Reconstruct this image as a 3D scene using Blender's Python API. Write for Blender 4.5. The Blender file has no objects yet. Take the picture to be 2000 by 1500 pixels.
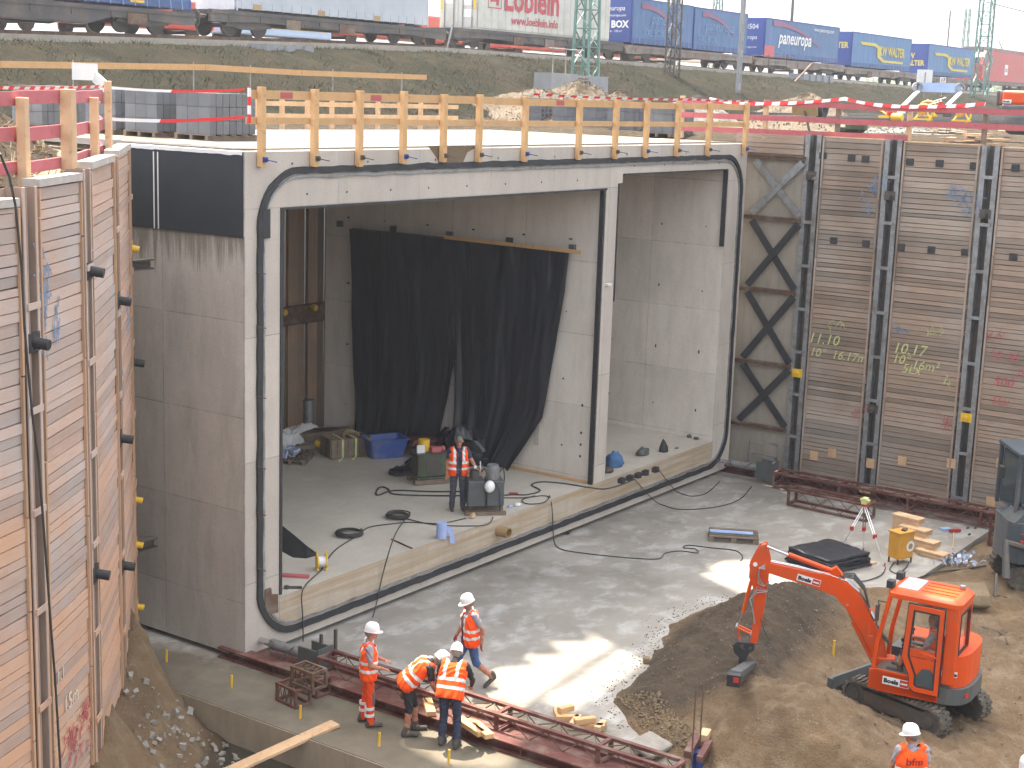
import bpy, math, random
from mathutils import Vector, Matrix, noise as mnoise
from mathutils.geometry import tessellate_polygon
R = math.radians
random.seed(7)
scene = bpy.context.scene
col = scene.collection
# ---------------------------------------------------------------- camera
CAM = Vector((-18.9166, -18.9525, 10.5403))
YAW, PITCH, ROLL, FPX = 0.964407, 0.190816, 0.0334058, 2927.975
_f = Vector((math.sin(YAW)*math.cos(PITCH), math.cos(YAW)*math.cos(PITCH), -math.sin(PITCH)))
_r0 = Vector((math.cos(YAW), -math.sin(YAW), 0)); _u0 = _r0.cross(_f)
_r = _r0*math.cos(ROLL) + _u0*math.sin(ROLL); _u = -_r0*math.sin(ROLL) + _u0*math.cos(ROLL)
cd = bpy.data.cameras.new('camera'); cam = bpy.data.objects.new('camera', cd); col.objects.link(cam)
cd.sensor_fit = 'HORIZONTAL'; cd.sensor_width = 36.0; cd.lens = 36.0*FPX/2000.0
cd.clip_start = 0.1; cd.clip_end = 3000
cam.matrix_world = Matrix(((_r.x, _u.x, -_f.x, CAM.x), (_r.y, _u.y, -_f.y, CAM.y), (_r.z, _u.z, -_f.z, CAM.z), (0, 0, 0, 1)))
scene.camera = cam
# ---------------------------------------------------------------- sky, sun, exposure
SUNV = Vector((0.185, 0.355, 1.0))            # towards the sun
elev = math.atan2(1.0, math.hypot(SUNV.x, SUNV.y)); azim = math.atan2(SUNV.x, SUNV.y)
w = bpy.data.worlds.new('World'); scene.world = w; w.use_nodes = True
wn = w.node_tree; wn.nodes.clear()
sky = wn.nodes.new('ShaderNodeTexSky'); sky.sky_type = 'NISHITA'; sky.sun_disc = False
sky.sun_elevation = elev; sky.sun_rotation = azim
sky.air_density = 1.0; sky.dust_density = 6.0; sky.ozone_density = 0.6; sky.altitude = 300
bg = wn.nodes.new('ShaderNodeBackground'); bg.inputs['Strength'].default_value = 0.15
wo = wn.nodes.new('ShaderNodeOutputWorld')
hs = wn.nodes.new('ShaderNodeHueSaturation'); hs.inputs['Saturation'].default_value = 0.28
wn.links.new(sky.outputs[0], hs.inputs['Color']); wn.links.new(hs.outputs[0], bg.inputs[0]); wn.links.new(bg.outputs[0], wo.inputs[0])
sl = bpy.data.lights.new('sun', 'SUN'); sl.energy = 2.9; sl.angle = R(0.53); sl.color = (1.0, 0.89, 0.73)
so = bpy.data.objects.new('sun', sl); col.objects.link(so)
so.rotation_euler = (-SUNV).to_track_quat('-Z', 'Y').to_euler(); so.location = (0, 0, 60)
vs = scene.view_settings
scene.cycles.diffuse_bounces = 7; scene.cycles.max_bounces = 12
vs.view_transform = 'Standard'; vs.look = 'None'; vs.gamma = 1; vs.use_curve_mapping = False; vs.exposure = 2.32

# ---------------------------------------------------------------- placing helpers (pixels of the 2000x1500 photograph to points on real planes)
def ray(px, py): return _f + _r*((px-1000)/FPX) - _u*((py-750)/FPX)
def GZ(px, py, z=0.0): d = ray(px, py); return CAM + d*((z-CAM.z)/d.z)
def GX(px, py, x=0.0): d = ray(px, py); return CAM + d*((x-CAM.x)/d.x)
def GY(px, py, y=0.0): d = ray(px, py); return CAM + d*((y-CAM.y)/d.y)
def GP(px, py, p0, th):
    n = Vector((-math.sin(th), math.cos(th), 0)); d = ray(px, py)
    return CAM + d*((Vector(p0)-CAM).dot(n)/d.dot(n))
# ---------------------------------------------------------------- mesh helpers
OFF = {}
def tag(o, label=None, cat=None, group=None, kind=None):
    if label: o['label'] = label
    if cat: o['category'] = cat
    if group: o['group'] = group
    if kind: o['kind'] = kind
    return o
def empty(name, loc, label=None, cat=None, group=None):
    o = bpy.data.objects.new(name, None); col.objects.link(o); o.location = loc; o.empty_display_size = 0.3
    OFF[o.name] = Vector(loc); return tag(o, label, cat, group)
class MB:
    def __init__(s): s.v = []; s.f = []; s.m = []; s.mi = 0; s.M = None
    def add(s, vs_, fs_):
        b = len(s.v)
        s.v += [(s.M @ Vector(p)) if s.M else Vector(p) for p in vs_]
        s.f += [tuple(b+i for i in f) for f in fs_]; s.m += [s.mi]*len(fs_)
        return s
    def box(s, c, d, rz=0, rot=None):
        x, y, z = d[0]/2, d[1]/2, d[2]/2
        m = rot if rot is not None else Matrix.Rotation(rz, 3, 'Z')
        P = [Vector(c) + m @ Vector((a*x, b*y, e*z)) for e in (-1, 1) for (a, b) in ((-1, -1), (1, -1), (1, 1), (-1, 1))]
        return s.add(P, [(3, 2, 1, 0), (4, 5, 6, 7), (0, 1, 5, 4), (1, 2, 6, 5), (2, 3, 7, 6), (3, 0, 4, 7)])
    def bx(s, x0, x1, y0, y1, z0, z1): return s.box(((x0+x1)/2, (y0+y1)/2, (z0+z1)/2), (x1-x0, y1-y0, z1-z0))
    def bar(s, a, b, w_, h, up=(0, 0, 1)):
        a, b = Vector(a), Vector(b); d = b-a; L = d.length
        if L < 1e-6: return s
        d.normalize(); up = Vector(up)
        if abs(d.dot(up)) > .98: up = Vector((1, 0, 0))
        sd = d.cross(up).normalized(); u = sd.cross(d)
        m = Matrix((d, sd, u)).transposed()
        return s.box((a+b)/2, (L, w_, h), rot=m)
    def tube(s, pts, r, n=8, cap=True):
        pts = [Vector(p) for p in pts]; k = len(pts); rs = r if isinstance(r, (list, tuple)) else [r]*k
        V = []; prev = None
        for i, p in enumerate(pts):
            d = (pts[min(i+1, k-1)] - pts[max(i-1, 0)])
            if d.length < 1e-9: d = Vector((0, 0, 1))
            d.normalize()
            if prev is None:
                a = d.orthogonal().normalized()
            else:
                a = (prev - d*prev.dot(d))
                a = a.normalized() if a.length > 1e-6 else d.orthogonal().normalized()
            prev = a; b = d.cross(a)
            for j in range(n):
                t = 2*math.pi*j/n; V.append(p + (a*math.cos(t) + b*math.sin(t))*rs[i])
        F = [(i*n+j, i*n+(j+1) % n, (i+1)*n+(j+1) % n, (i+1)*n+j) for i in range(k-1) for j in range(n)]
        if cap: F += [tuple(range(n-1, -1, -1)), tuple((k-1)*n+j for j in range(n))]
        return s.add(V, F)
    def cyl(s, a, b, r, r2=None, n=16): return s.tube([a, b], [r, r if r2 is None else r2], n)
    def ring(s, a, b, ro, ri, n=24):       # hollow pipe
        a, b = Vector(a), Vector(b); d = (b-a).normalized(); u = d.orthogonal().normalized(); v_ = d.cross(u)
        V = []
        for (p, rr) in ((a, ro), (b, ro), (b, ri), (a, ri)):
            for j in range(n):
                t = 2*math.pi*j/n; V.append(p + (u*math.cos(t)+v_*math.sin(t))*rr)
        F = [(q*n+j, q*n+(j+1) % n, ((q+1) % 4)*n+(j+1) % n, ((q+1) % 4)*n+j) for q in range(4) for j in range(n)]
        return s.add(V, F)
    def sph(s, c, r, n=12, sc=(1, 1, 1), z0=-1.0):
        c = Vector(c); V = []; F = []; m = n//2
        for i in range(m+1):
            ph = math.pi*i/m
            for j in range(n):
                t = 2*math.pi*j/n
                V.append(c+Vector((r*sc[0]*math.sin(ph)*math.cos(t), r*sc[1]*math.sin(ph)*math.sin(t), r*sc[2]*max(z0, math.cos(ph)))))
        F = [(i*n+j, (i+1)*n+j, (i+1)*n+(j+1) % n, i*n+(j+1) % n) for i in range(m) for j in range(n)]
        return s.add(V, F)
    def prism(s, poly, a, b, o=(0, 0, 0), ex=(1, 0, 0), ey=(0, 0, 1)):
        # 2D polygon (ex, ey plane) extruded from a to b along ex x ey reversed
        o, ex, ey = Vector(o), Vector(ex), Vector(ey); nz = ex.cross(ey)
        n = len(poly)
        V = [o+ex*p[0]+ey*p[1]+nz*a for p in poly] + [o+ex*p[0]+ey*p[1]+nz*b for p in poly]
        T = tessellate_polygon([[Vector((p[0], p[1], 0)) for p in poly]])
        F = []
        for t in T:
            pa, pb, pc = [poly[i] for i in t]
            ar = (pb[0]-pa[0])*(pc[1]-pa[1])-(pb[1]-pa[1])*(pc[0]-pa[0])
            t = t if ar > 0 else (t[2], t[1], t[0])
            F.append(tuple(reversed(t))); F.append(tuple(i+n for i in t))
        area = sum(poly[i][0]*poly[(i+1) % n][1]-poly[(i+1) % n][0]*poly[i][1] for i in range(n))
        for i in range(n):
            j = (i+1) % n
            F.append((i, j, j+n, i+n) if area > 0 else (j, i, i+n, j+n))
        if b < a: F = [tuple(reversed(f)) for f in F]
        return s.add(V, F)
    def build(s, name, mats, parent=None, smooth=False, local=False, off=None, auto=None):
        if not isinstance(mats, (list, tuple)): mats = [mats]
        o_ = Vector((0, 0, 0))
        if parent is not None and not local: o_ = OFF.get(parent.name, Vector((0, 0, 0)))
        if parent is None and off is not None: o_ = Vector(off)
        me = bpy.data.meshes.new(name); me.from_pydata([tuple(p-o_) for p in s.v], [], s.f)
        for m in mats: me.materials.append(m)
        me.polygons.foreach_set('material_index', s.m)
        if smooth: me.polygons.foreach_set('use_smooth', [True]*len(s.f))
        me.update()
        if smooth and auto is not None:
            try: me.set_sharp_from_angle(angle=R(auto))
            except Exception: pass
        ob = bpy.data.objects.new(name, me); col.objects.link(ob)
        if parent is not None: ob.parent = parent; OFF[ob.name] = o_ if not local else Vector((0, 0, 0))
        elif off is not None: ob.location = off; OFF[ob.name] = Vector(off)
        else: OFF[ob.name] = Vector((0, 0, 0))
        return ob
def bevel(o, wd=0.01, seg=2):
    m = o.modifiers.new('bevel', 'BEVEL'); m.width = wd; m.segments = seg; m.limit_method = 'ANGLE'; m.angle_limit = R(40)
    return o
def copy_tree(o, parent=None):
    c = o.copy(); col.objects.link(c); c.parent = parent
    OFF[c.name] = OFF.get(o.name, Vector((0, 0, 0)))
    for ch in [x for x in o.children]: copy_tree(ch, c)
    return c
def text(s, size, o, ex, ey, mt, parent, name='lettering', bold=0.0, align='LEFT', d=0.004, sx=1.0, shear=0.0):
    cu = bpy.data.curves.new('t', 'FONT'); cu.body = s; cu.size = size; cu.extrude = d/2; cu.offset = bold; cu.align_x = align; cu.shear = shear; cu.resolution_u = 2
    to = bpy.data.objects.new('t', cu); col.objects.link(to)
    dg = bpy.context.evaluated_depsgraph_get(); me = bpy.data.meshes.new_from_object(to.evaluated_get(dg))
    bpy.data.objects.remove(to)
    ex, ey = Vector(ex).normalized(), Vector(ey).normalized(); nz = ex.cross(ey); oo = Vector(o)
    of = OFF.get(parent.name, Vector((0, 0, 0))) if parent else Vector((0, 0, 0))
    for v in me.vertices: v.co = oo + ex*(v.co.x*sx) + ey*v.co.y + nz*v.co.z - of
    me.materials.clear(); me.materials.append(mt)
    ob = bpy.data.objects.new(name, me); col.objects.link(ob)
    if parent: ob.parent = parent; OFF[ob.name] = of
    return ob
# ---------------------------------------------------------------- materials
class NT:
    def __init__(s, name):
        s.mt = bpy.data.materials.new(name); s.mt.use_nodes = True; s.t = s.mt.node_tree
        s.b = s.t.nodes['Principled BSDF']; s.tc = s.t.nodes.new('ShaderNodeTexCoord'); s.geo = None
    def n(s, ty): return s.t.nodes.new(ty)
    def put(s, sock, v):
        if hasattr(v, 'is_linked'): s.t.links.new(v, sock)
        else:
            if isinstance(v, tuple) and len(v) == 3 and getattr(sock, 'type', '') == 'RGBA': v = v+(1,)
            sock.default_value = v
    def vec(s, sc=(1, 1, 1), loc=(0, 0, 0), rot=(0, 0, 0)):
        m = s.n('ShaderNodeMapping'); s.t.links.new(s.tc.outputs['Object'], m.inputs[0])
        m.inputs['Scale'].default_value = sc; m.inputs['Location'].default_value = loc; m.inputs['Rotation'].default_value = rot
        return m.outputs[0]
    def noise(s, scale, detail=4, vec=None, rough=.55, dist=0.0):
        x = s.n('ShaderNodeTexNoise'); s.t.links.new(vec if vec is not None else s.tc.outputs['Object'], x.inputs['Vector'])
        x.inputs['Scale'].default_value = scale; x.inputs['Detail'].default_value = detail; x.inputs['Roughness'].default_value = rough
        x.inputs['Distortion'].default_value = dist
        return x.outputs['Fac']
    def vor(s, scale, vec=None, out='Distance', feat='F1'):
        x = s.n('ShaderNodeTexVoronoi'); x.feature = feat; s.t.links.new(vec if vec is not None else s.tc.outputs['Object'], x.inputs['Vector'])
        x.inputs['Scale'].default_value = scale; return x.outputs[out]
    def ramp(s, fac, stops):
        x = s.n('ShaderNodeValToRGB'); s.put(x.inputs[0], fac); e = x.color_ramp.elements
        while len(e) < len(stops): e.new(0.5)
        for i, (p, c) in enumerate(stops):
            e[i].position = p; e[i].color = (c, c, c, 1) if isinstance(c, (int, float)) else tuple(c)+(1,)
        return x.outputs[0]
    def mix(s, fac, a, b, mode='MIX'):
        x = s.n('ShaderNodeMix'); x.data_type = 'RGBA'; x.blend_type = mode
        s.put(x.inputs[0], fac); s.put(x.inputs[6], a); s.put(x.inputs[7], b); return x.outputs[2]
    def m(s, op, a, b=0.0, c=None):
        x = s.n('ShaderNodeMath'); x.operation = op; s.put(x.inputs[0], a); s.put(x.inputs[1], b)
        if c is not None: s.put(x.inputs[2], c)
        return x.outputs[0]
    def xyz(s, vec=None):
        x = s.n('ShaderNodeSeparateXYZ'); s.t.links.new(vec if vec is not None else s.tc.outputs['Object'], x.inputs[0]); return x.outputs
    def island(s):
        if not s.geo: s.geo = s.n('ShaderNodeNewGeometry')
        return s.geo.outputs['Random Per Island']
    def line(s, c, period, width, off=0.0):      # 1 on thin lines
        a = s.m('FRACT', s.m('ADD', s.m('DIVIDE', c, period), off+100.0)); return s.m('LESS_THAN', a, width/period)
    def bump(s, h, st=.3, dist=.02):
        x = s.n('ShaderNodeBump'); x.inputs['Strength'].default_value = st; x.inputs['Distance'].default_value = dist
        s.put(x.inputs['Height'], h); s.t.links.new(x.outputs[0], s.b.inputs['Normal'])
    def fin(s, colr, rough=.8, metal=0.0, spec=None):
        s.put(s.b.inputs['Base Color'], colr); s.put(s.b.inputs['Roughness'], rough); s.b.inputs['Metallic'].default_value = metal
        if spec is not None: s.b.inputs['Specular IOR Level'].default_value = spec
        return s.mt
def pm(name, c1, c2=None, scale=6.0, rough=.75, metal=0.0, bump=.15, bs=None, stretch=(1, 1, 1), island=0.0, dirt=None, spec=None, rr=0.0):
    t = NT(name); c2 = c2 or tuple(x*.78 for x in c1)
    v = t.vec(stretch); a = t.noise(scale, 5, v); cc = t.mix(t.ramp(a, [(.3, 0), (.7, 1)]), c1, c2)
    if island: cc = t.mix(1.0, cc, t.ramp(t.island(), [(0, 1-island), (1, 1+island*.35)]), 'MULTIPLY')
    if dirt:
        dn = t.noise(scale*.35, 6, t.vec(loc=(3, 7, 1)), .65); cc = t.mix(t.ramp(dn, [(.48, 0), (.68, .85)]), cc, dirt)
    if bump: t.bump(t.noise(bs or scale*5, 4, v), bump, .01)
    rg = rough if not rr else t.m('ADD', t.m('MULTIPLY', a, rr), rough-rr/2)
    return t.fin(cc, rg, metal, spec)
def concrete(name, c1, c2, px=2.4, pz=2.4, dark=(.12, .11, .09), stain=.5, axis='xz', streak=.4, bands=0.0, drip=False):
    t = NT(name); X = t.xyz(); ax = {'x': X[0], 'y': X[1], 'z': X[2]}
    base = t.mix(t.ramp(t.noise(.55, 8, None, .62), [(.3, 0), (.7, 1)]), c1, c2)
    base = t.mix(t.m('MULTIPLY', t.ramp(t.noise(3.0, 6, t.vec((1, 1, .22)), .7), [(.45, 0), (.75, 1)]), streak), base, tuple(x*.62 for x in c2))
    base = t.mix(t.ramp(t.noise(28, 3), [(.35, .12), (.5, 0)]), base, dark)
    base = t.mix(t.m('MULTIPLY', t.ramp(t.noise(1.3, 9, t.vec(loc=(9, 2, 4)), .7), [(.55, 0), (.72, 1)]), stain*.5), base, tuple(x*1.18 for x in c1))
    ln = None
    if px:
        h = ax['x'] if 'x' in axis else ax['y']
        ln = t.m('MAXIMUM', t.line(h, px, .018), t.line(ax['z'], pz, .02, .35))
        lw = t.m('MULTIPLY', ln, t.ramp(t.noise(2.2, 3), [(.35, .15), (.65, .75)]))
        base = t.mix(lw, base, tuple(x*.5 for x in c2))
        # tone changes from pour to pour
        cell = t.m('FRACT', t.m('MULTIPLY', t.m('SINE', t.m('ADD', t.m('MULTIPLY', t.m('FLOOR', t.m('ADD', t.m('DIVIDE', h, px), 100.0)), 12.9), t.m('MULTIPLY', t.m('FLOOR', t.m('ADD', t.m('DIVIDE', ax['z'], pz), 100.35)), 78.2))), 437.5))
        base = t.mix(1.0, base, t.ramp(cell, [(0, .9), (1, 1.06)]), 'MULTIPLY')
    if drip:
        zm = t.m('MULTIPLY', t.m('LESS_THAN', X[2], 7.9), t.ramp(t.m('ADD', X[2], t.m('MULTIPLY', t.noise(7, 5, t.vec((1, 1, .03)), .8), 2.2)), [(0, 0), (1, 1)]))
        dp = t.ramp(t.m('DIVIDE', t.m('ADD', t.m('SUBTRACT', X[2], 7.05), t.m('MULTIPLY', t.m('SUBTRACT', t.noise(5.5, 6, t.vec((1, 1, .04)), .8), .5), 3.2)), .9), [(.25, 0), (.8, 1)])
        base = t.mix(t.m('MULTIPLY', t.m('MULTIPLY', dp, t.m('LESS_THAN', X[2], 7.92)), .8), base, (.15, .135, .10))
    if bands:
        bd = t.noise(1.0, 4, t.vec((.35, .35, 9.0)), .6); base = t.mix(t.m('MULTIPLY', t.ramp(bd, [(.42, 0), (.62, 1)]), bands), base, (.34, .25, .15))
    t.bump(t.m('ADD', t.noise(9, 6), t.m('MULTIPLY', t.noise(60, 2), .4)), .25, .012)
    return t.fin(base, .82)
M = {}
M['conc'] = concrete('concrete_face', (.53, .475, .41), (.45, .40, .345), 2.45, 2.3, streak=.3)
M['conc_side'] = concrete('concrete_side', (.52, .485, .43), (.42, .39, .345), 2.1, 1.75, axis='yz', streak=.5, stain=.5, drip=True)
M['conc_in'] = concrete('concrete_inside', (.74, .68, .60), (.64, .585, .51), 2.3, 1.8, axis='yz', streak=.35)
M['conc_sill'] = concrete('concrete_board_marked', (.47, .40, .31), (.40, .335, .26), 0, 0, bands=.95)
M['conc_floor'] = concrete('concrete_floor', (.54, .495, .42), (.45, .41, .345), 0, 0, streak=.2, stain=.8)
M['conc_yard'] = concrete('concrete_blocks', (.30, .31, .32), (.23, .24, .25), 0, 0)
M['membrane'] = pm('black_bitumen', (.018, .019, .022), (.03, .031, .034), 8, .6, bump=.2)
M['panel'] = pm('dark_panel', (.012, .018, .024), (.018, .024, .03), 3, .7, bump=.05)
M['foil'] = pm('plastic_foil', (.013, .015, .021), (.018, .020, .027), 4, .34, bump=.35, bs=9, stretch=(1, 1, .35), spec=.7)
M['white'] = pm('white_plastic', (.75, .75, .74), (.66, .66, .65), 6, .4, bump=.05)
M['helmet'] = pm('helmet_shell', (.82, .81, .79), (.76, .75, .73), 10, .32, bump=.02)
M['black'] = pm('black_rubber', (.02, .02, .022), (.035, .035, .036), 9, .65, bump=.2)
M['track'] = pm('dusty_track_rubber', (.045, .04, .035), (.10, .085, .062), 14, .85, bump=.5, dirt=(.16, .13, .09))
M['cable'] = pm('cable_sheath', (.028, .028, .028), (.05, .048, .045), 4, .6, bump=.1)
M['steel'] = pm('galvanised_steel', (.36, .37, .37), (.26, .27, .28), 10, .5, .6, dirt=(.2, .17, .14))
M['dsteel'] = pm('dark_steel', (.07, .07, .07), (.10, .085, .07), 9, .6, .3, dirt=(.14, .09, .06))
M['rust'] = pm('rusty_steel', (.16, .085, .05), (.09, .06, .045), 7, .85, .1, dirt=(.21, .17, .13))
M['oxide'] = pm('red_oxide_paint', (.125, .032, .024), (.085, .028, .022), 6, .7, bump=.2, dirt=(.20, .13, .10))
M['chrome'] = pm('chrome_rod', (.62, .63, .65), (.5, .5, .52), 5, .22, .9, bump=.02)
M['orange'] = pm('orange_paint', (.66, .074, .005), (.60, .064, .004), 2.2, .42, bump=.03, bs=9, rr=.12, dirt=(.45, .085, .03), spec=.35)
M['vest'] = pm('safety_orange', (.95, .092, .003), (.86, .08, .003), 9, .9, bump=.35, bs=16)
M['refl'] = pm('reflective_tape', (.72, .74, .72), (.6, .62, .6), 20, .35, bump=.05)
M['skin'] = pm('skin', (.42, .185, .115), (.35, .15, .09), 14, .55, bump=.05)
M['hair'] = pm('grey_hair', (.22, .19, .16), (.15, .13, .11), 60, .8, bump=.4)
M['navy'] = pm('navy_cloth', (.025, .033, .062), (.035, .043, .075), 12, .85, bump=.3)
M['blkcloth'] = pm('black_cloth', (.016, .016, .018), (.026, .026, .028), 12, .85, bump=.3)
M['greycloth'] = pm('grey_cloth', (.33, .31, .34), (.27, .25, .28), 12, .85, bump=.3)
M['bluecloth'] = pm('blue_cloth', (.055, .11, .26), (.04, .085, .2), 12, .85, bump=.3)
M['shoe'] = pm('work_boot', (.10, .085, .07), (.05, .045, .04), 20, .8)
M['eye'] = pm('eye_dark', (.02, .015, .012), None, 8, .3, bump=0)
M['glove'] = pm('red_glove', (.35, .04, .03), (.25, .03, .03), 20, .8)
def woodmat(name, c1, c2, st, isl=.35, grey=None, wet=0, low=None):
    t = NT(name); v = t.vec(st)
    a = t.noise(1.6, 6, v, .65); cc = t.mix(t.ramp(a, [(.3, 0), (.68, 1)]), c1, c2)
    cc = t.mix(t.ramp(t.noise(6.5, 3, v), [(.6, 0), (.75, .55)]), cc, tuple(x*.45 for x in c2))
    if grey: cc = t.mix(t.ramp(t.noise(.45, 6, None, .6), [(.42, 0), (.62, .8)]), cc, grey)
    if low: cc = t.mix(t.m('MULTIPLY', t.ramp(t.m('ADD', t.m('MULTIPLY', t.xyz()[2], -.075), t.m('ADD', t.m('MULTIPLY', t.island(), .30), t.m('MULTIPLY', t.noise(.6, 5, t.vec(loc=(3, 3, 3))), .9))), [(.24, 0), (.55, 1)]), .8), cc, low)
    if wet: cc = t.mix(t.ramp(t.noise(.33, 5, t.vec(loc=(5, 5, 2))), [(.52, 0), (.7, wet)]), cc, tuple(x*.55 for x in c2))
    cc = t.mix(t.ramp(t.vor(2.2), [(.0, .5), (.05, 0)]), cc, tuple(x*.3 for x in c2))
    if isl: cc = t.mix(1.0, cc, t.ramp(t.island(), [(0, (1-isl, 1-isl, 1-isl)), (.5, (1, .97, .95)), (1, (1+isl*.45, 1+isl*.3, 1+isl*.22))]), 'MULTIPLY')
    t.bump(t.noise(5, 5, v), .35, .012)
    return t.fin(cc, .82)
M['lag_r'] = woodmat('weathered_lagging', (.37, .28, .21), (.25, .187, .14), (1.2, 1.2, 26), .36, (.35, .31, .265), .6)
M['lag_l'] = woodmat('pink_grey_lagging', (.55, .37, .275), (.45, .31, .235), (1.2, 1.2, 22), .24, (.46, .42, .40), low=(.50, .29, .17))
M['lath'] = woodmat('raw_lath', (.52, .33, .20), (.42, .26, .16), (20, 20, 1.2), .2)
M['pine'] = woodmat('yellow_pine', (.60, .38, .18), (.50, .31, .145), (1.5, 1.5, 1.5), .22)
M['pine2'] = woodmat('pale_pine', (.60, .42, .25), (.47, .31, .18), (1.5, 1.5, 1.5), .22)
M['oldwood'] = woodmat('old_pallet_wood', (.22, .17, .125), (.14, .11, .08), (3, 3, 3), .3)
M['redwood'] = woodmat('red_painted_board', (.48, .13, .14), (.40, .105, .12), (2, 2, 2), .2)
M['whitedge'] = pm('concrete_capping', (.50, .45, .40), (.38, .34, .31), 5, .8)
def slabmat():
    t = NT('wet_pit_concrete')
    c = t.mix(t.ramp(t.noise(.5, 7, None, .6), [(.32, 0), (.66, 1)]), (.34, .315, .275), (.245, .225, .195))
    c = t.mix(t.ramp(t.noise(1.25, 8, t.vec((1, 1.5, 1), (4, 1, 0), (0, 0, .5)), .62, .3), [(.50, 0), (.66, .75)]), c, (.47, .46, .44))
    c = t.mix(t.ramp(t.noise(.28, 5, t.vec(loc=(11, 3, 0)), .6), [(.5, 0), (.66, .75)]), c, (.17, .15, .125))
    c = t.mix(t.ramp(t.noise(3.5, 8, t.vec(loc=(2, 8, 0)), .7), [(.60, 0), (.74, .5)]), c, (.47, .44, .38))
    X = t.xyz(); lw_ = t.m('MULTIPLY', t.ramp(t.m('ADD', t.m('MULTIPLY', X[0], -.45), t.m('ADD', t.m('MULTIPLY', X[1], -.12), t.m('MULTIPLY', t.noise(.9, 7, t.vec(loc=(1, 2, 0)), .65), 1.6))), [(.55, 0), (.9, 1)]), .95)
    c = t.mix(lw_, c, t.mix(t.ramp(t.noise(2.5, 7), [(.3, 0), (.7, 1)]), (.10, .083, .055), (.15, .128, .09)))
    t.bump(t.noise(6, 7), .25, .02)
    return t.fin(c, t.ramp(t.noise(.4, 4), [(.35, .5), (.6, .85)]))
M['slab'] = slabmat()
def dirtmat(name, a, b, d, sc=1.0, stones=.5):
    t = NT(name)
    c = t.mix(t.ramp(t.noise(.45*sc, 8, None, .62), [(.34, 0), (.64, 1)]), a, b)
    c = t.mix(t.ramp(t.noise(2.2*sc, 8, t.vec(loc=(4, 4, 4)), .7), [(.5, 0), (.7, .7)]), c, d)
    vv = t.vor(16*sc); c = t.mix(t.m('MULTIPLY', t.ramp(vv, [(.12, 1), (.22, 0)]), t.ramp(t.noise(3), [(.5, 0), (.6, stones)])), c, tuple(min(1, x*1.9) for x in a))
    t.bump(t.m('ADD', t.noise(7*sc, 9, None, .72), t.m('MULTIPLY', t.noise(35*sc, 4), .45)), .9, .06)
    return t.fin(c, .95)
M['dirt'] = dirtmat('sandy_soil', (.235, .17, .098), (.18, .13, .078), (.30, .225, .14))
M['mound'] = dirtmat('moist_dark_soil', (.13, .095, .058), (.09, .066, .042), (.17, .125, .075), 1.3)
M['mud'] = dirtmat('trench_mud', (.24, .19, .125), (.14, .115, .075), (.33, .28, .2), 1.6, .9)
M['gravel'] = dirtmat('yard_gravel', (.42, .38, .32), (.32, .29, .24), (.5, .44, .34), 2.0, .9)
M['ballast'] = dirtmat('ballast_heap', (.125, .09, .055), (.09, .068, .044), (.18, .14, .09), 2.5, .7)
M['ballast2'] = dirtmat('grey_ballast_heap', (.16, .15, .135), (.12, .115, .10), (.22, .2, .175), 2.5, .7)
def grassmat():
    t = NT('rough_grass'); v = t.vec((1.6, .5, .5))
    c = t.mix(t.ramp(t.noise(.22, 8, None, .65), [(.36, 0), (.62, 1)]), (.062, .068, .040), (.112, .096, .062))
    c = t.mix(t.ramp(t.noise(1.5, 8, v, .75), [(.46, 0), (.66, .9)]), c, (.042, .058, .030))
    c = t.mix(t.ramp(t.noise(.35, 6, t.vec(loc=(7, 1, 5)), .6), [(.56, 0), (.72, .8)]), c, (.15, .125, .08))
    t.bump(t.noise(4, 10, v, .8), 1.0, .35)
    return t.fin(c, .95)
M['grass'] = grassmat()
M['blue'] = pm('blue_tarpaulin', (.055, .135, .29), (.048, .12, .26), 1.2, .5, bump=.25, bs=1.4)
M['blue2'] = pm('deep_blue_paint', (.02, .06, .26), (.02, .05, .22), 2, .5, bump=.05)
M['wblue'] = pm('sky_blue_tarpaulin', (.06, .17, .35), (.055, .15, .32), 1.2, .5, bump=.2, bs=1.4)
M['strip'] = pm('tarp_hem', (.03, .075, .2), (.05, .09, .22), 8, .6, bump=.3, stretch=(1, 1, .1))
M['greytarp'] = pm('silver_grey_tarpaulin', (.42, .46, .50), (.36, .40, .45), 1.0, .5, bump=.2, bs=1.2)
M['boxgrey'] = pm('cream_container', (.55, .55, .50), (.47, .47, .43), 1.5, .5, bump=.1, dirt=(.4, .39, .34))
M['redtxt'] = pm('red_lettering', (.50, .05, .07), None, 4, .5, bump=0)
M['whtxt'] = pm('white_lettering', (.8, .8, .8), None, 4, .5, bump=0)
M['fadetxt'] = pm('faded_lettering', (.14, .26, .48), None, 4, .6, bump=0)
M['redarc'] = pm('faded_red_swoosh', (.28, .10, .16), (.2, .1, .2), 1.5, .6, bump=0)
M['yeltxt'] = pm('yellow_lettering', (.62, .50, .08), (.5, .42, .09), 2, .6, bump=0)
M['yellow'] = pm('yellow_paint', (.75, .48, .03), (.65, .4, .03), 5, .5, bump=.05)
M['green'] = pm('green_mast_paint', (.10, .20, .17), (.14, .24, .21), 5, .6, bump=.1)
M['rred'] = pm('locomotive_red', (.48, .06, .05), (.4, .05, .045), 2, .45, bump=.03, dirt=(.3, .1, .08))
M['wagon'] = pm('wagon_frame', (.055, .06, .066), (.09, .08, .072), 1.5, .8, bump=.2, dirt=(.15, .12, .10))
M['wagon2'] = pm('pale_wagon_frame', (.22, .20, .18), (.14, .12, .11), 1.5, .8, bump=.2, dirt=(.2, .1, .06))
M['wheel'] = pm('wheel_steel', (.06, .055, .05), (.10, .085, .075), 5, .7, .3)
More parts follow.
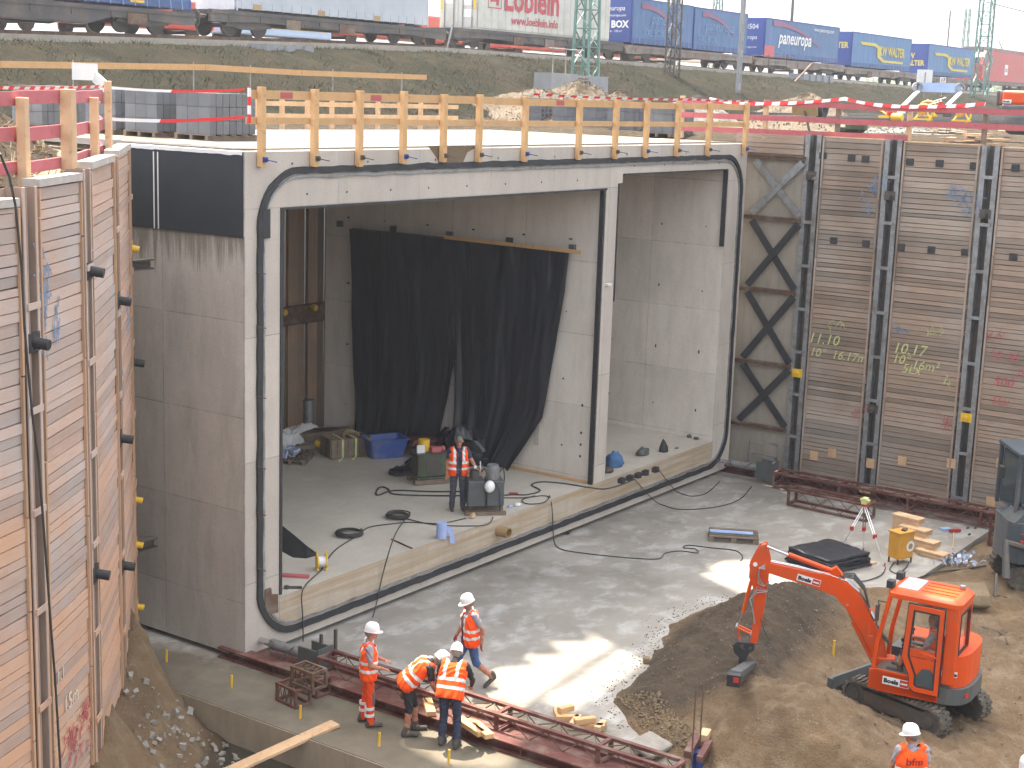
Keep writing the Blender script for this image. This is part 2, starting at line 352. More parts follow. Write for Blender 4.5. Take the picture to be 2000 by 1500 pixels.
def glassmat(name, c, rough=.08, alpha=1.0):
    t = NT(name); t.b.inputs['Transmission Weight'].default_value = alpha; return t.fin(c, rough)
M['glass'] = glassmat('window_glass', (.92, .96, .95), .0, 1.0)
M['rubble'] = pm('broken_concrete', (.30, .275, .235), (.22, .2, .17), 6, .9, bump=.4)
M['postbrown'] = pm('weathered_post_brown', (.36, .26, .20), (.26, .19, .15), 5, .85, bump=.2, stretch=(1, 1, .3))
M['kerb'] = concrete('sandy_kerb', (.40, .33, .235), (.31, .25, .175), 0, 0, streak=.5)
M['dglass'] = pm('dark_glass', (.03, .05, .06), (.05, .08, .09), 2, .08, bump=0, spec=.9)
M['greymach'] = pm('grey_blue_machine_paint', (.06, .08, .095), (.05, .066, .08), 2, .38, bump=.05, dirt=(.15, .14, .12))
M['bluebox'] = pm('blue_plastic_tub', (.05, .10, .33), (.045, .085, .28), 3, .45, dirt=(.2, .2, .22))
M['paper'] = pm('blue_paper_roll', (.34, .42, .68), (.3, .38, .62), 8, .9)
M['dgreen'] = pm('mossy_green_metal', (.085, .11, .06), (.05, .065, .04), 5, .7, dirt=(.05, .04, .03))
M['dgrey'] = pm('dark_grey_enamel', (.085, .095, .095), (.065, .075, .075), 4, .5, dirt=(.12, .11, .10))
M['red'] = pm('red_plastic', (.45, .03, .02), (.4, .03, .02), 8, .5)
M['ochre'] = pm('ochre_plastic', (.62, .30, .03), (.5, .24, .03), 4, .55, dirt=(.45, .3, .14))
M['ltblue'] = pm('light_blue_board', (.35, .48, .72), (.3, .42, .66), 3, .4)
M['bluecl'] = pm('blue_jacket_cloth', (.07, .16, .32), (.05, .12, .26), 8, .8, bump=.5)
M['pvc'] = pm('brown_pipe', (.36, .25, .12), (.3, .2, .1), 5, .5)
M['clear'] = pm('crumpled_foil', (.5, .56, .66), (.3, .36, .5), 10, .25, bump=.8, bs=30)
M['chalky'] = pm('yellow_green_chalk', (.60, .66, .26), (.42, .42, .22), 9, .9, bump=0)
M['chalkr'] = pm('red_spray_paint', (.50, .09, .10), (.36, .12, .11), 6, .9, bump=0)
M['chalkb'] = pm('blue_spray_paint', (.14, .28, .48), (.22, .30, .42), 5, .9, bump=0)
M['chalkw'] = pm('white_chalk', (.62, .60, .5), (.5, .46, .38), 9, .9, bump=0)
M['water'] = pm('puddle_water', (.05, .045, .035), (.04, .04, .03), 2, .08, bump=.05, spec=.6)
def tapemat(name, horizontal=True):
    t = NT(name); X = t.xyz(); s_ = t.m('ADD', X[0], X[1]) if horizontal else X[2]
    st = t.m('LESS_THAN', t.m('FRACT', t.m('ADD', t.m('DIVIDE', s_, .5 if horizontal else .3), 100.0)), .5)
    return t.fin(t.mix(st, (.80, .78, .76), (.70, .03, .03)), .5)
M['tape'] = tapemat('red_white_tape'); M['tapev'] = tapemat('red_white_marker', False)
# ================================================================ SETTING
def fbm(x, y, z=0.0, o=4):
    return mnoise.fractal(Vector((x, y, z)), 1.0, 2.0, o)
def lerp_tab(x, tab):
    if x <= tab[0][0]: return tab[0][1]
    for (a, b), (c, d) in zip(tab, tab[1:]):
        if x <= c: return b+(d-b)*(x-a)/(c-a)
    return tab[-1][1]
def sstep(a, b, x):
    t = max(0.0, min(1.0, (x-a)/(b-a))); return t*t*(3-2*t)
RAILT = [(-60, 10.9), (16, 12.25), (34, 12.72), (41, 12.85), (60, 12.8), (80, 12.66), (108, 12.42), (127, 12.3), (300, 12.0)]
def railz(x): return lerp_tab(x, RAILT)
def grid(name, xs, ys, hf, mt, attr=None, smooth=True, kind='structure', skip=None):
    me = bpy.data.meshes.new(name); nx, ny = len(xs), len(ys)
    V = [(x, y, hf(x, y)) for y in ys for x in xs]
    F = []
    for j in range(ny-1):
        for i in range(nx-1):
            if skip and skip((xs[i]+xs[i+1])/2, (ys[j]+ys[j+1])/2): continue
            F.append((j*nx+i, j*nx+i+1, (j+1)*nx+i+1, (j+1)*nx+i))
    me.from_pydata(V, [], F); me.materials.append(mt)
    if smooth: me.polygons.foreach_set('use_smooth', [True]*len(F))
    if attr:
        a = me.attributes.new('mask', 'FLOAT', 'POINT'); a.data.foreach_set('value', [attr(v[0], v[1]) for v in V])
    me.update(); ob = bpy.data.objects.new(name, me); col.objects.link(ob)
    if kind: ob['kind'] = kind
    return ob
def lin(a, b, n): return [a+(b-a)*i/(n-1) for i in range(n)]
# left wall plan (corner posts) and right wall line
P0 = Vector((-11.4, -5.25, 0)); P = [P0, Vector((-8.71, -4.19, 0)), Vector((-7.35, -3.68, 0)), Vector((-5.6, -2.6, 0)), Vector((-3.5, -.7, 0)), Vector((-1.1, 1.75, 0)), Vector((-1.02, 5.2, 0)), Vector((-1.0, 9.0, 0))]
XR = 20.1
def seg_d(x, y, pts):
    best = 9e9
    for a, b in zip(pts, pts[1:]):
        ab = b-a; t = max(0, min(1, ((x-a.x)*ab.x+(y-a.y)*ab.y)/(ab.x**2+ab.y**2)))
        best = min(best, math.hypot(x-a.x-ab.x*t, y-a.y-ab.y*t))
    return best
# pit slab
mb = MB()
mb.bx(-1.68, 20.0, -8.0, 10.9, -.62, 0.0)
mb.bx(-1.68, 1.9, -16, -8.002, -.62, 0.0)
o = mb.build('pit_floor', M['slab']); o['kind'] = 'structure'
mb = MB(); mb.bx(-1.70, -1.682, -16, 10, -.7, -.012); o = mb.build('slab_kerb_face', M['kerb']); o['kind'] = 'structure'
# trench and soil on the left of the slab
def hl(x, y):
    d = seg_d(x, y, P[:6])
    h = -.66 + .10*fbm(x*1.3, y*1.3, 2) + .05*fbm(x*4, y*4, 6)
    h += max(0, 1.75-d)*.95*sstep(2.4, .2, d)*(1+.25*fbm(x*1.1, y*1.1, 4)+.12*fbm(x*4, y*4, 1))
    h += .55*sstep(-1.0, 1.6, y)*sstep(-1.6, -2.2, x)
    if x > -1.75: h = min(h, -.1)
    return h
def dirt_mix():
    t = NT('pit_soil')
    at = t.n('ShaderNodeAttribute'); at.attribute_name = 'mask'
    n1 = t.noise(.6, 8, None, .62)
    c = t.mix(t.ramp(n1, [(.34, 0), (.64, 1)]), (.20, .128, .064), (.132, .084, .043))
    c = t.mix(t.ramp(t.noise(1.7, 8, t.vec(loc=(4, 4, 4)), .7), [(.48, 0), (.68, .75)]), c, (.28, .205, .125))
    d = t.mix(t.ramp(t.noise(1.6, 8, None, .7), [(.38, 0), (.62, 1)]), (.088, .060, .034), (.052, .037, .022))
    c = t.mix(at.outputs['Fac'], c, d)
    c = t.mix(t.m('MULTIPLY', t.ramp(t.vor(17), [(.12, 1), (.2, 0)]), t.ramp(t.noise(2), [(.5, 0), (.6, .55)])), c, (.5, .44, .36))
    t.bump(t.m('ADD', t.noise(5, 9, None, .75), t.m('MULTIPLY', t.noise(28, 5), .5)), 1.0, .09)
    return t.fin(c, .95)
M['soil'] = dirt_mix()
grid('trench_ground', lin(-16, -1.6, 90), lin(-20, 4, 150), hl, M['soil'], lambda x, y: max(0, min(1, (-.40-hl(x, y))*6+.5*fbm(x*3, y*3, 1))))
# dirt area
GT = [(1.0, -8.6), (1.9, -7.3), (2.8, -6.25), (4.5, -5.95), (7.1, -5.0), (8.5, -5.15), (10, -5.8), (11, -6.6), (12.5, -7.5), (14, -7.85), (20, -8.1)]
def g_(x): return lerp_tab(x, GT) + .14*fbm(x*1.7, 3.3, 1)
def mound(x, y, cx, cy, sx, sy, h): return h*math.exp(-((x-cx)/sx)**2-((y-cy)/sy)**2)
def hd(x, y):
    t = g_(x)-y
    if t < -.25: return -.12
    e = sstep(-.1, .9, t)
    h = .02 + .05*e
    if x < 12: h += mound(x, y, 7.8, -7.1, 2.4, 1.2, .92)*sstep(-.15, .6, t)
    h += mound(x, y, 4.3, -7.3, 1.5, 1.2, .34)*sstep(-.1, .5, t) + mound(x, y, 3.0, -9.9, 1.6, 1.3, 1.05) + mound(x, y, 3.7, -8.6, 1.2, .8, .28) + mound(x, y, 8.6, -8.7, 1.2, 1.0, .22)
    h += mound(x, y, 1.6, -12.0, 2.0, 1.4, .40)
    if x > 11: h -= .10*sstep(11, 13, x)
    h *= sstep(1.2, 2.3, x)
    near = 1-math.exp(-(((x-5.9)/1.5)**2+((y-10.9*-1)/1.5)**2))
    h = h*(.35+.65*near) + (.11*fbm(x*1.2, y*1.2, 5)*(.3+.7*near) + .065*fbm(x*4.3, y*4.3, 9) + .035*fbm(x*13, y*13, 4))*e
    return h-.12*sstep(.25, -.2, t)
def moist(x, y):
    a = mound(x, y, 7.4, -6.9, 3.1, 1.6, 1.3) + mound(x, y, 4.2, -7.2, 2.0, 1.2, 1.2) + .35*mound(x, y, 2.2, -12, 2.6, 2, 1) + mound(x, y, 13.5, -9.5, 3, 1.3, .5)
    return max(0, min(1, (a-.45)*2.5+.35*fbm(x*2.2, y*2.2, 7)))
grid('dirt_ground', lin(1.2, 13.5, 190), lin(-20, -4.3, 240), hd, M['soil'], moist)
grid('dirt_ground', lin(13.5, 24, 40), lin(-20, -7.0, 60), hd, M['soil'], moist)
# upper yard around the pit
def pit_hole(x, y):
    if x > 20.3: return False
    if y > 9.1: return False
    if x < -.9:
        # pit side of the left wall?
        for a, b in zip(P, P[1:]):
            if a.x <= x <= b.x and a.x != b.x:
                yy = a.y+(b.y-a.y)*(x-a.x)/(b.x-a.x); return y < yy+.35
        if x <= P0.x: return y < P0.y+(x-P0.x)*.393+.35
        return y < 1
    return True
def hy(x, y):
    h = 9.22 if x < 2 else 9.36
    h += .16*sstep(20.4, 22, x)
    h += .045*fbm(x*.8, y*.8, 1)
    if x < 0:
        dw = seg_d(x, y, P)
        h += .95*sstep(.5, 2.6, dw)*sstep(6.5, 3.5, dw)*sstep(-1.2, -3, x)+.06*fbm(x*3, y*3, 2)*sstep(.4, 1, dw)
    if x > 22: h += .18*fbm(x*.25, y*.25, 3)*sstep(22, 28, x)
    zr = railz(x)-.42
    b = sstep(16.5, 26.6, y + .5*fbm(x*.2, y*.2, 8))
    h = h*(1-b)+zr*b + (.10*fbm(x*.9, y*.9, 6)+.05*fbm(x*3, y*3, 2))*sstep(17, 19, y)*sstep(27, 25.5, y)
    return h
xs = lin(-40, -20, 18) + lin(-19.6, 3, 110) + lin(3.4, 60, 140) + lin(61, 140, 80) + lin(145, 300, 20)
def emb_mask(x, y): return max(0, min(1, (y-16.8+.8*fbm(x*.3, y*.3, 2))*1.2))
def yard_mat():
    t = NT('yard_and_bank'); at = t.n('ShaderNodeAttribute'); at.attribute_name = 'mask'
    g = t.mix(t.ramp(t.noise(.5, 8, None, .62), [(.34, 0), (.64, 1)]), (.12, .092, .062), (.08, .062, .042))
    g = t.mix(t.ramp(t.noise(3.2, 8, None, .7), [(.5, 0), (.7, .7)]), g, (.22, .19, .145))
    v = t.vec((1.4, .6, .6))
    c = t.mix(t.ramp(t.noise(.25, 8, None, .65), [(.38, 0), (.6, 1)]), (.030, .027, .015), (.055, .043, .026))
    c = t.mix(t.ramp(t.noise(1.6, 9, v, .78), [(.46, 0), (.62, .9)]), c, (.020, .028, .015))
    c = t.mix(t.ramp(t.noise(.4, 6, t.vec(loc=(7, 1, 5)), .6), [(.57, 0), (.72, .8)]), c, (.068, .06, .04))
    t.bump(t.m('ADD', t.m('MULTIPLY', t.noise(3.5, 10, v, .8), 1.0), t.noise(14, 4)), 1.0, .3)
    return t.fin(t.mix(at.outputs['Fac'], g, c), 1.0, spec=.08)
M['yard'] = yard_mat()
grid('yard_ground', xs, lin(-14, 9.1, 90), hy, M['yard'], emb_mask, skip=pit_hole)
grid('embankment', xs, lin(9.1, 15.8, 26)+lin(16, 27, 70)+lin(27.5, 62, 18), hy, M['yard'], emb_mask)
mb = MB(); mb.add([(-500, 62, 11.2), (900, 62, 11.2), (900, 900, 11.2), (-500, 900, 11.2)], [(0, 1, 2, 3)])
mb.add([(300, -300, 10.0), (900, -300, 10.0), (900, 62, 10.0), (300, 62, 10.0)], [(0, 1, 2, 3)])
mb.add([(-500, -300, 9.0), (-40, -300, 9.0), (-40, 62, 9.0), (-500, 62, 9.0)], [(0, 1, 2, 3)])
mb.add([(-40, -300, 8.9), (300, -300, 8.9), (300, -14, 8.9), (-40, -14, 8.9)], [(0, 1, 2, 3)]) if False else None
o = mb.build('far_ground', M['grass']); o['kind'] = 'structure'
mb = MB(); mb.bx(-12, 20.2, 9.0, 13.0, 8.9, 9.28); o = mb.build('added_sun_cover', M['gravel']); o['kind'] = 'structure'  # added cover slab, keeps sun out of the frame's open back
# track bed: rails and ballast
xr = lin(-50, 260, 125)
def strip(name, y0, y1, dz, mt, th=.12):
    mb = MB()
    V = []
    for x in xr:
        z = railz(x)+dz; V += [(x, y0, z), (x, y1, z), (x, y1, z-th), (x, y0, z-th)]
    F = []
    for i in range(len(xr)-1):
        a, b = i*4, i*4+4
        F += [(a, b, b+1, a+1), (a+1, b+1, b+2, a+2), (a+2, b+2, b+3, a+3), (a+3, b+3, b, a)]
    mb.add(V, F); return mb.build(name, mt)
for y0 in (29.0, 30.44, 33.3, 34.74): o = strip('track_rail', y0, y0+.07, 0, M['rust'], .16); o['kind'] = 'structure'
o = strip('track_bed', 26.9, 37.5, -.17, M['gravel'], .4); o['kind'] = 'structure'

# ================================================================ TUNNEL BOX
W = 19.57; D = 9.0
box = empty('concrete_tunnel_frame', (9.8, 0, 0), 'huge two-cell grey concrete underpass frame filling the middle of the pit', 'underpass')
mb = MB(); mb.bx(0, .9, 0, D, .1, 9.4)
mb.build('side_wall', [M['conc_side']], box)
mb = MB(); mb.bx(18.5, W, 0, D, .1, 9.4); mb.build('side_wall', M['conc_in'], box)
mb = MB(); mb.bx(12.12, 12.65, 0, D, 1.05, 8.38); mb.build('dividing_wall', M['conc_in'], box)
mb = MB(); mb.bx(.9, 18.5, 0, D, .1, 1.05); mb.build('floor_slab', M['conc_floor'], box)
mb = MB(); mb.bx(.9, 12.65, 0, D, 8.38, 9.4); mb.bx(12.65, 18.5, 0, D, 8.72, 9.4)
mb.bx(12.651, 12.86, .0, D, 8.5, 8.719); mb.build('roof_slab', M['conc'], box)
# front skin, 4 mm proud: one sheet per member so that the cast face reads light
def hole_pts(n, mbx, y, r=.022):
    for (x, z) in n: mbx.cyl((x, y, z), (x, y-.004, z), r, n=8)
mb = MB()
mb.bx(0, .9, -.004, -.0005, .1, 9.4); mb.bx(.9, 12.12, -.004, -.0005, 8.38, 9.4); mb.bx(12.12, 12.65, -.004, -.0005, 1.05, 9.4)
mb.bx(12.65, 18.5, -.004, -.0005, 8.72, 9.4); mb.bx(18.5, W, -.004, -.0005, .1, 9.4); mb.bx(.9, 18.5, -.004, -.0005, .1, .46)
mb.mi = 1
hole_pts([(x, 8.62) for x in (1.6, 2.7, 4.0, 5.2, 6.5, 7.9, 9.3, 10.8)] + [(x, 8.9) for x in (13.4, 14.9, 16.4, 17.9)] + [(x, 9.18) for x in (1.2, 3.3, 5.4, 7.6, 9.8, 13.0, 16.0)], mb, -.004)
mb.build('front_face', [M['conc'], M['black']], box)
mb = MB(); mb.bx(.9, 18.5, -.012, -.0045, .462, 1.052); mb.build('board_marked_sill', M['conc_sill'], box)
# tie holes on the inner faces
mb = MB()
for y in (1.0, 2.4, 3.9, 5.4, 6.9, 8.2):
    for z in (1.9, 3.6, 5.3, 7.1):
        mb.cyl((12.121, y+random.uniform(-.1, .1), z), (12.112, y, z), .02, n=8)
        if y < 4.2: mb.cyl((18.501, y-.4, z+random.uniform(-.1, .1)), (18.492, y-.4, z), .02, n=8)
for z in (1.7, 2.0, 2.3, 3.0): mb.box((12.115, .42, z), (.012, .05, .06))
tag(mb.build('tie_hole', M['black'], box), kind='stuff')
# waterproof membrane loop
def rrect(x0, x1, z0, z1, r, n=10):
    pts = []
    for cx, cz, a0 in ((x1-r, z1-r, 0), (x0+r, z1-r, 90), (x0+r, z0+r, 180), (x1-r, z0+r, 270)):
        for i in range(n+1):
            t = R(a0+90*i/n); pts.append((cx+r*math.cos(t), cz+r*math.sin(t)))
    return pts
def loop_strip(mb, pts, wd, y0, y1, jit=0.0, wav=0.0):
    n = len(pts); V = []
    for i, (x, z) in enumerate(pts):
        a = pts[i-1]; b = pts[(i+1) % n]; dx, dz = b[0]-a[0], b[1]-a[1]; L = math.hypot(dx, dz); nx, nz = dz/L, -dx/L
        k = jit*fbm(x*2.1, z*2.1, 3, 3); q = wd/2*(1+wav*fbm(x*3, z*3, 8, 2))
        V += [(x+nx*(q+k), y0, z+nz*(q+k)), (x+nx*(q+k), y1, z+nz*(q+k)), (x-nx*(q-k), y1, z-nz*(q-k)), (x-nx*(q-k), y0, z-nz*(q-k))]
    F = []
    for i in range(n):
        a, b = i*4, ((i+1) % n)*4
        F += [(a, b, b+1, a+1), (a+1, b+1, b+2, a+2), (a+2, b+2, b+3, a+3), (a+3, b+3, b, a)]
    mb.add(V, F)
def dens(pts, d=.15):
    out = []
    for i in range(len(pts)):
        a, b = pts[i], pts[(i+1) % len(pts)]; L = math.hypot(b[0]-a[0], b[1]-a[1]); k = max(1, int(L/d))
        out += [(a[0]+(b[0]-a[0])*j/k, a[1]+(b[1]-a[1])*j/k) for j in range(k)]
    return out
lp = dens(rrect(.36, 19.3, .33, 9.06, 1.0))
mb = MB(); loop_strip(mb, lp, .12, -.004, -.055, .016, .25); mb.build('black_membrane_seal', M['membrane'], box)
lp2 = dens(rrect(.47, 19.18, .45, 8.94, .9))
mb = MB(); loop_strip(mb, lp2, .045, -.004, -.035, .02, .5); mb.build('grey_clamping_strip', M['steel'], box)
# opening trims
mb = MB()
mb.bx(.9, .96, -.03, .1, 1.1, 8.40); mb.bx(.96, 12.12, -.03, .1, 8.355, 8.40); mb.bx(12.0, 12.06, -.02, .1, 1.06, 8.355)
mb.bx(12.651, 12.69, -.03, .1, 5.6, 8.49); mb.bx(12.9, 18.42, -.03, .1, 8.69, 8.73); mb.bx(18.38, 18.42, -.03, .1, 6.6, 8.69)
mb.build('black_edge_trim', M['black'], box)
mb = MB(); mb.box((12.35, -.03, 6.05), (.16, .10, .05)); mb.build('step_bracket', M['white'], box)
mb = MB(); mb.box(tuple(GY(519, 437, -.035)), (.19, .05, .52)); mb.build('cover_plate', M['membrane'], box)
mb = MB(); p = GY(529, 1172, -.02); mb.prism([(-.18, .25), (-.02, .25), (.0, .12), (.16, .08), (.17, -.28), (-.18, -.25)], 0, .03, p, (1, 0, 0), (0, 0, 1)); mb.build('rusty_plate', M['rust'], box)
p = GY(972, 1036, 0); mb = MB(); mb.ring((p.x, .05, p.z), (p.x, -.32, p.z), .125, .105); mb.build('pipe_stub', M['pvc'], box, smooth=False)
mb = MB()
for py in (532, 637, 773, 910, 1000, 1108):
    mb = MB(); p = GY(500, py, -.01); mb.tube([p, p+Vector((-.05, -.3, 0))], .008, 5); mb.build('rebar_stub', M['rust'], box)
# mud stains on the parapet
mb = MB(); p = GY(885, 284, -.005)
mb.add([p+Vector((-.85, 0, .0)), p+Vector((-.6, 0, -.2)), p+Vector((-.45, 0, -.36)), p+Vector((.35, 0, -.36)), p+Vector((.5, 0, -.15)), p+Vector((.95, 0, .0))], [(0, 1, 2, 3, 4, 5)])
mb.build('mud_stain', M['dirt'], box)
# black bitumen sheet on the left outer wall
mb = MB(); mb.bx(-.02, -.001, .02, 4.6, 7.9, 9.38); mb.build('black_bitumen_sheet', M['panel'], box)
mb = MB(); mb.bx(-.024, -.0205, 2.27, 2.30, 7.9, 9.3); mb.bx(-.024, -.0205, 2.16, 2.19, 7.9, 9.3); mb.build('sheet_seam', M['white'], box)
mb = MB()
V = []
for i in range(47):
    y = .02+i*.1; V += [(-.03, y, 9.34+.018*fbm(y*4, 1)), (-.03, y, 9.405), (.10, y, 9.41+.01*fbm(y*5, 2))]
mb.add(V, [f for i in range(46) for f in ((i*3, i*3+3, i*3+4, i*3+1), (i*3+1, i*3+4, i*3+5, i*3+2))]); mb.build('foil_edge', M['white'], box)
# timber-board protective deck on the roof
mb = MB()
for i in range(30):
    y0 = .45+i*.28
    mb.bx(.25, 19.4, y0, y0+.262, 9.402, 9.425+random.uniform(0, .012))
def roofboards():
    t = NT('sunlit_roof_boards'); c = t.mix(t.ramp(t.noise(.8, 6, t.vec((.3, 3, 3))), [(.3, 0), (.7, 1)]), (.23, .20, .16), (.18, .155, .125))
    c = t.mix(1.0, c, t.ramp(t.island(), [(0, .85), (1, 1.08)]), 'MULTIPLY'); return t.fin(c, .85)
mb.build('roof_boards', roofboards(), box)

# roof guard rail
XF = [.35, 1.71, 2.96, 4.27, 5.56, 6.78, 8.47, 10.67, 12.3, 13.76, 15.36, 17.06, 19.23]
fr = empty('roof_guard_rail', (9.8, 0, 9.4), 'yellow timber guard rail along the front edge of the concrete roof', 'guard rail')
for i, x in enumerate(XF):
    mb = MB(); mb.bx(x-.06, x+.06, -.135, -.0165, 9.12+random.uniform(-.03, .03), 10.50+random.uniform(-.02, .03)); bevel(mb.build('post', M['pine'], fr), .006, 1)
    mb = MB(); mb.box((x+.02, -.15, 9.27), (.10, .03, .09)); mb.tube([(x+.03, -.15, 9.27), (x+.03, -.42, 9.24)], .010, 6); mb.cyl((x+.03, -.165, 9.27), (x+.03, -.19, 9.27), .03, n=8)
    mb.build('clamp', M['blue2'] if i % 3 == 0 else M['dsteel'], fr)
def rails(mb_name, zc, hh, xs_):
    for a, b in zip(xs_, xs_[1:]):
        mb = MB(); dz = random.uniform(-.012, .012); mb.bx(a, b-.004, -.014, .018, zc-hh/2+dz, zc+hh/2+dz); mb.build(mb_name, M['pine'], fr)
rails('rail', 10.385, .155, [.12, 3.4, 7.45, 9.9, 13.1, 16.2, 19.5]); rails('rail', 9.93, .12, [.05, 4.3, 6.85, 10.0, 13.9, 17.1, 19.5])
for px, py in ((560, 178), (735, 183), (1095, 193)):
    p = GY(px, py, -.017); mb = MB(); mb.bx(p.x-.16, p.x+.16, -.0165, -.0145, 10.33, 10.44); mb.build('red_spray_mark', M['chalkr'], fr)
# posts at the right end returning backwards
mb = MB()
# back fence of the roof
bf = empty('rear_guard_rail', (13.5, 9.2, 9.4), 'far timber guard rail at the back edge of the concrete roof', 'guard rail')
for i in range(9):
    x = 9.6+i*.98; mb = MB(); mb.bx(x-.05, x+.05, 9.15, 9.25, 9.3, 10.2); mb.build('post', M['pine2'], bf)
for z in (10.1, 9.78):
    mb = MB(); mb.bx(9.2, 18.2, 9.115, 9.145, z-.06, z+.06); mb.build('rail', M['pine2'], bf)
# distant guard board on stakes
gb = empty('board_barrier', (10, 14, 9.4), 'long single-board barrier on thin stakes at the foot of the embankment', 'barrier')
pp = [(-6, 10.55), (5.4, 10.86), (12.4, 11.02), (16.5, 10.98), (22.7, 11.02)]
for (a, za), (b, zb) in zip(pp, pp[1:]):
    mb = MB(); mb.bar((a, 14, za), (b+.1, 14.02, zb), .04, .17); mb.build('board', M['pine'], gb)
for x in (-2, 2.8, 7.7, 12.0, 14.3, 18.0, 21.5):
    mb = MB(); mb.tube([(x, 14.06, 9.2), (x, 14.06, lerp_tab(x, pp)+.14)], .022, 6); mb.build('stake', M['steel'], gb)
# ================================================================ SHORING
def vertical_plate_planks(mb, a, b, z0, z1, hb, th, nrm, jit=.012):
    d = (b-a).normalized(); z = z0
    while z < z1-.02:
        h = min(random.uniform(*hb), z1-z); off = random.uniform(-jit, jit); tl = random.uniform(-.006, .006)
        e0, e1 = random.uniform(-.02, .015), random.uniform(-.02, .015)
        if z1-z-h < .06: h = z1-z
        p, q = a-d*e0, b+d*e1
        mb.bar(Vector((p.x, p.y, z+h/2+tl))+nrm*off, Vector((q.x, q.y, z+h/2-tl))+nrm*off, th, h-random.uniform(.008, .022))
        z += h
def shoring_post(root, p, d, nrm, z0, z1, gap=.20, tw=.11, caps=(), spaces=1.2, steel='steel', zoff=0.0, backm='dsteel', flm=None):
    mb = MB(); c = Vector((p.x, p.y, 0))
    mb.bar(c-nrm*.22+Vector((0, 0, z0)), c-nrm*.22+Vector((0, 0, z1-.05)), .5, .04, up=nrm) if False else None
    def pil(off, wdt, dn, dep, mt, nm, zz0=z0, zz1=z1):
        m_ = MB(); q = c+d*off+nrm*dn
        m_.box((q.x, q.y, (zz0+zz1)/2), (wdt, dep, zz1-zz0), rz=math.atan2(d.y, d.x)); return m_.build(nm, M[mt], root)
    pil(0, .56, -.22, .03, backm, 'back_plate', z0, z1-.02)
    for s_ in (-1, 1):
        pil(s_*(gap/2+.012), .024, -.07, .26, flm and 'postbrown' or steel, 'channel_web')
        pil(s_*(gap/2+.012+tw/2), tw, .045, .018, flm or steel, 'channel_flange')
    z = z0+.7+zoff
    while z < z1-.3:
        m_ = MB(); q = c+nrm*.068; m_.box((q.x, q.y, z), (gap+.14, .022, .085), rz=math.atan2(d.y, d.x)); m_.build('spacer_plate', M['steel'] if flm is None else M['lag_l'], root)
        z += spaces
    for (zc, kind) in caps:
        m_ = MB(); q = c+nrm*.05; mt = M['yellow'] if kind == 'y' else M['black' if flm else 'dsteel']
        m_.box((q.x, q.y, zc), (gap+.1, .03, .24), rz=math.atan2(d.y, d.x)); m_.cyl(q+Vector((0, 0, zc)), q+nrm*(.2 if kind == 'b' else .13)+Vector((0, 0, zc-.03)), .07 if kind == 'b' else .06, n=14)
        m_.build('anchor_cap', mt, root)
def capstrip(mb, a, b, nrm, z, dp=.22, th=.10):
    m = (a+b)/2-nrm*(dp/2-.08); d = b-a; mb.box((m.x, m.y, z+th/2), (d.length, dp, th), rz=math.atan2(d.y, d.x))
lw = empty('timber_shoring_wall', (-5.6, -2.6, 0), 'curved pit wall of pinkish timber planks between steel posts at the left', 'shoring wall')
TOP = [8.85, 9.0, 9.2, 9.32, 9.36, 9.42, 9.4, 9.4]
for i in range(len(P)-1):
    a, b = P[i], P[i+1]; d = (b-a).normalized(); n = Vector((d.y, -d.x, 0)); z1 = min(TOP[i], TOP[i+1])+.02
    aa, bb = a+d*.25, b-d*.25
    mb = MB(); vertical_plate_planks(mb, aa, bb, -1.2, z1, (.11, .19), .07, n); mb.mi = 1; q_ = (aa+bb)/2-n*.05; mb.box((q_.x, q_.y, z1/2-.6), ((bb-aa).length-.04, .03, z1+1.2), rz=math.atan2(d.y, d.x)); mb.build('plank_panel', [M['lag_l'], M['mud']], lw)
    mb = MB(); capstrip(mb, aa, bb, n, z1+.012); mb.build('capping', M['whitedge'], lw)
    for q in (aa+d*.02, bb-d*.02):
        mb = MB(); z = -1.2
        while z < z1-.2:
            L = min(random.uniform(1.2, 2.4), z1-z); qq = q+n*.055+d*random.uniform(-.012, .012)
            mb.box((qq.x, qq.y, z+L/2), (.045, .04, L-.02), rz=math.atan2(d.y, d.x)); z += L
        mb.build('edge_lath', M['lath'], lw)
for a, b in ((Vector((-18, -7.84, 0)), P0), (Vector((-25, -10.6, 0)), Vector((-18, -7.84, 0)))):
    d = (b-a).normalized(); n = Vector((d.y, -d.x, 0)); mb = MB(); vertical_plate_planks(mb, a, b, -1.2, 8.87, (.11, .19), .07, n); mb.build('plank_panel', M['lag_l'], lw)
    mb = MB(); capstrip(mb, a, b, n, 8.88); mb.build('capping', M['whitedge'], lw)
# earth standing behind the left wall
_Q = [Vector((-25, -10.6, 0)), Vector((-18, -7.84, 0))]+P; mb = MB()
for i in range(len(_Q)-1):
    a, b = _Q[i], _Q[i+1]; d = (b-a).normalized(); n = Vector((-d.y, d.x, 0)); za = 8.75 if i < 2 else TOP[i-2]-.12; zb = 8.75 if i < 1 else TOP[i-1]-.12
    mb.add([a+n*.12+Vector((0, 0, -1.3)), b+n*.12+Vector((0, 0, -1.3)), b+n*.12+Vector((0, 0, zb)), a+n*.12+Vector((0, 0, za)), a+n*1.3+Vector((0, 0, za+.12)), b+n*1.3+Vector((0, 0, zb+.12)), a+n*1.4+Vector((0, 0, -1.3)), b+n*1.4+Vector((0, 0, -1.3))], [(0, 1, 2, 3), (3, 2, 5, 4), (4, 5, 7, 6)])
o = mb.build('earth_face', M['mud']); o['kind'] = 'structure'
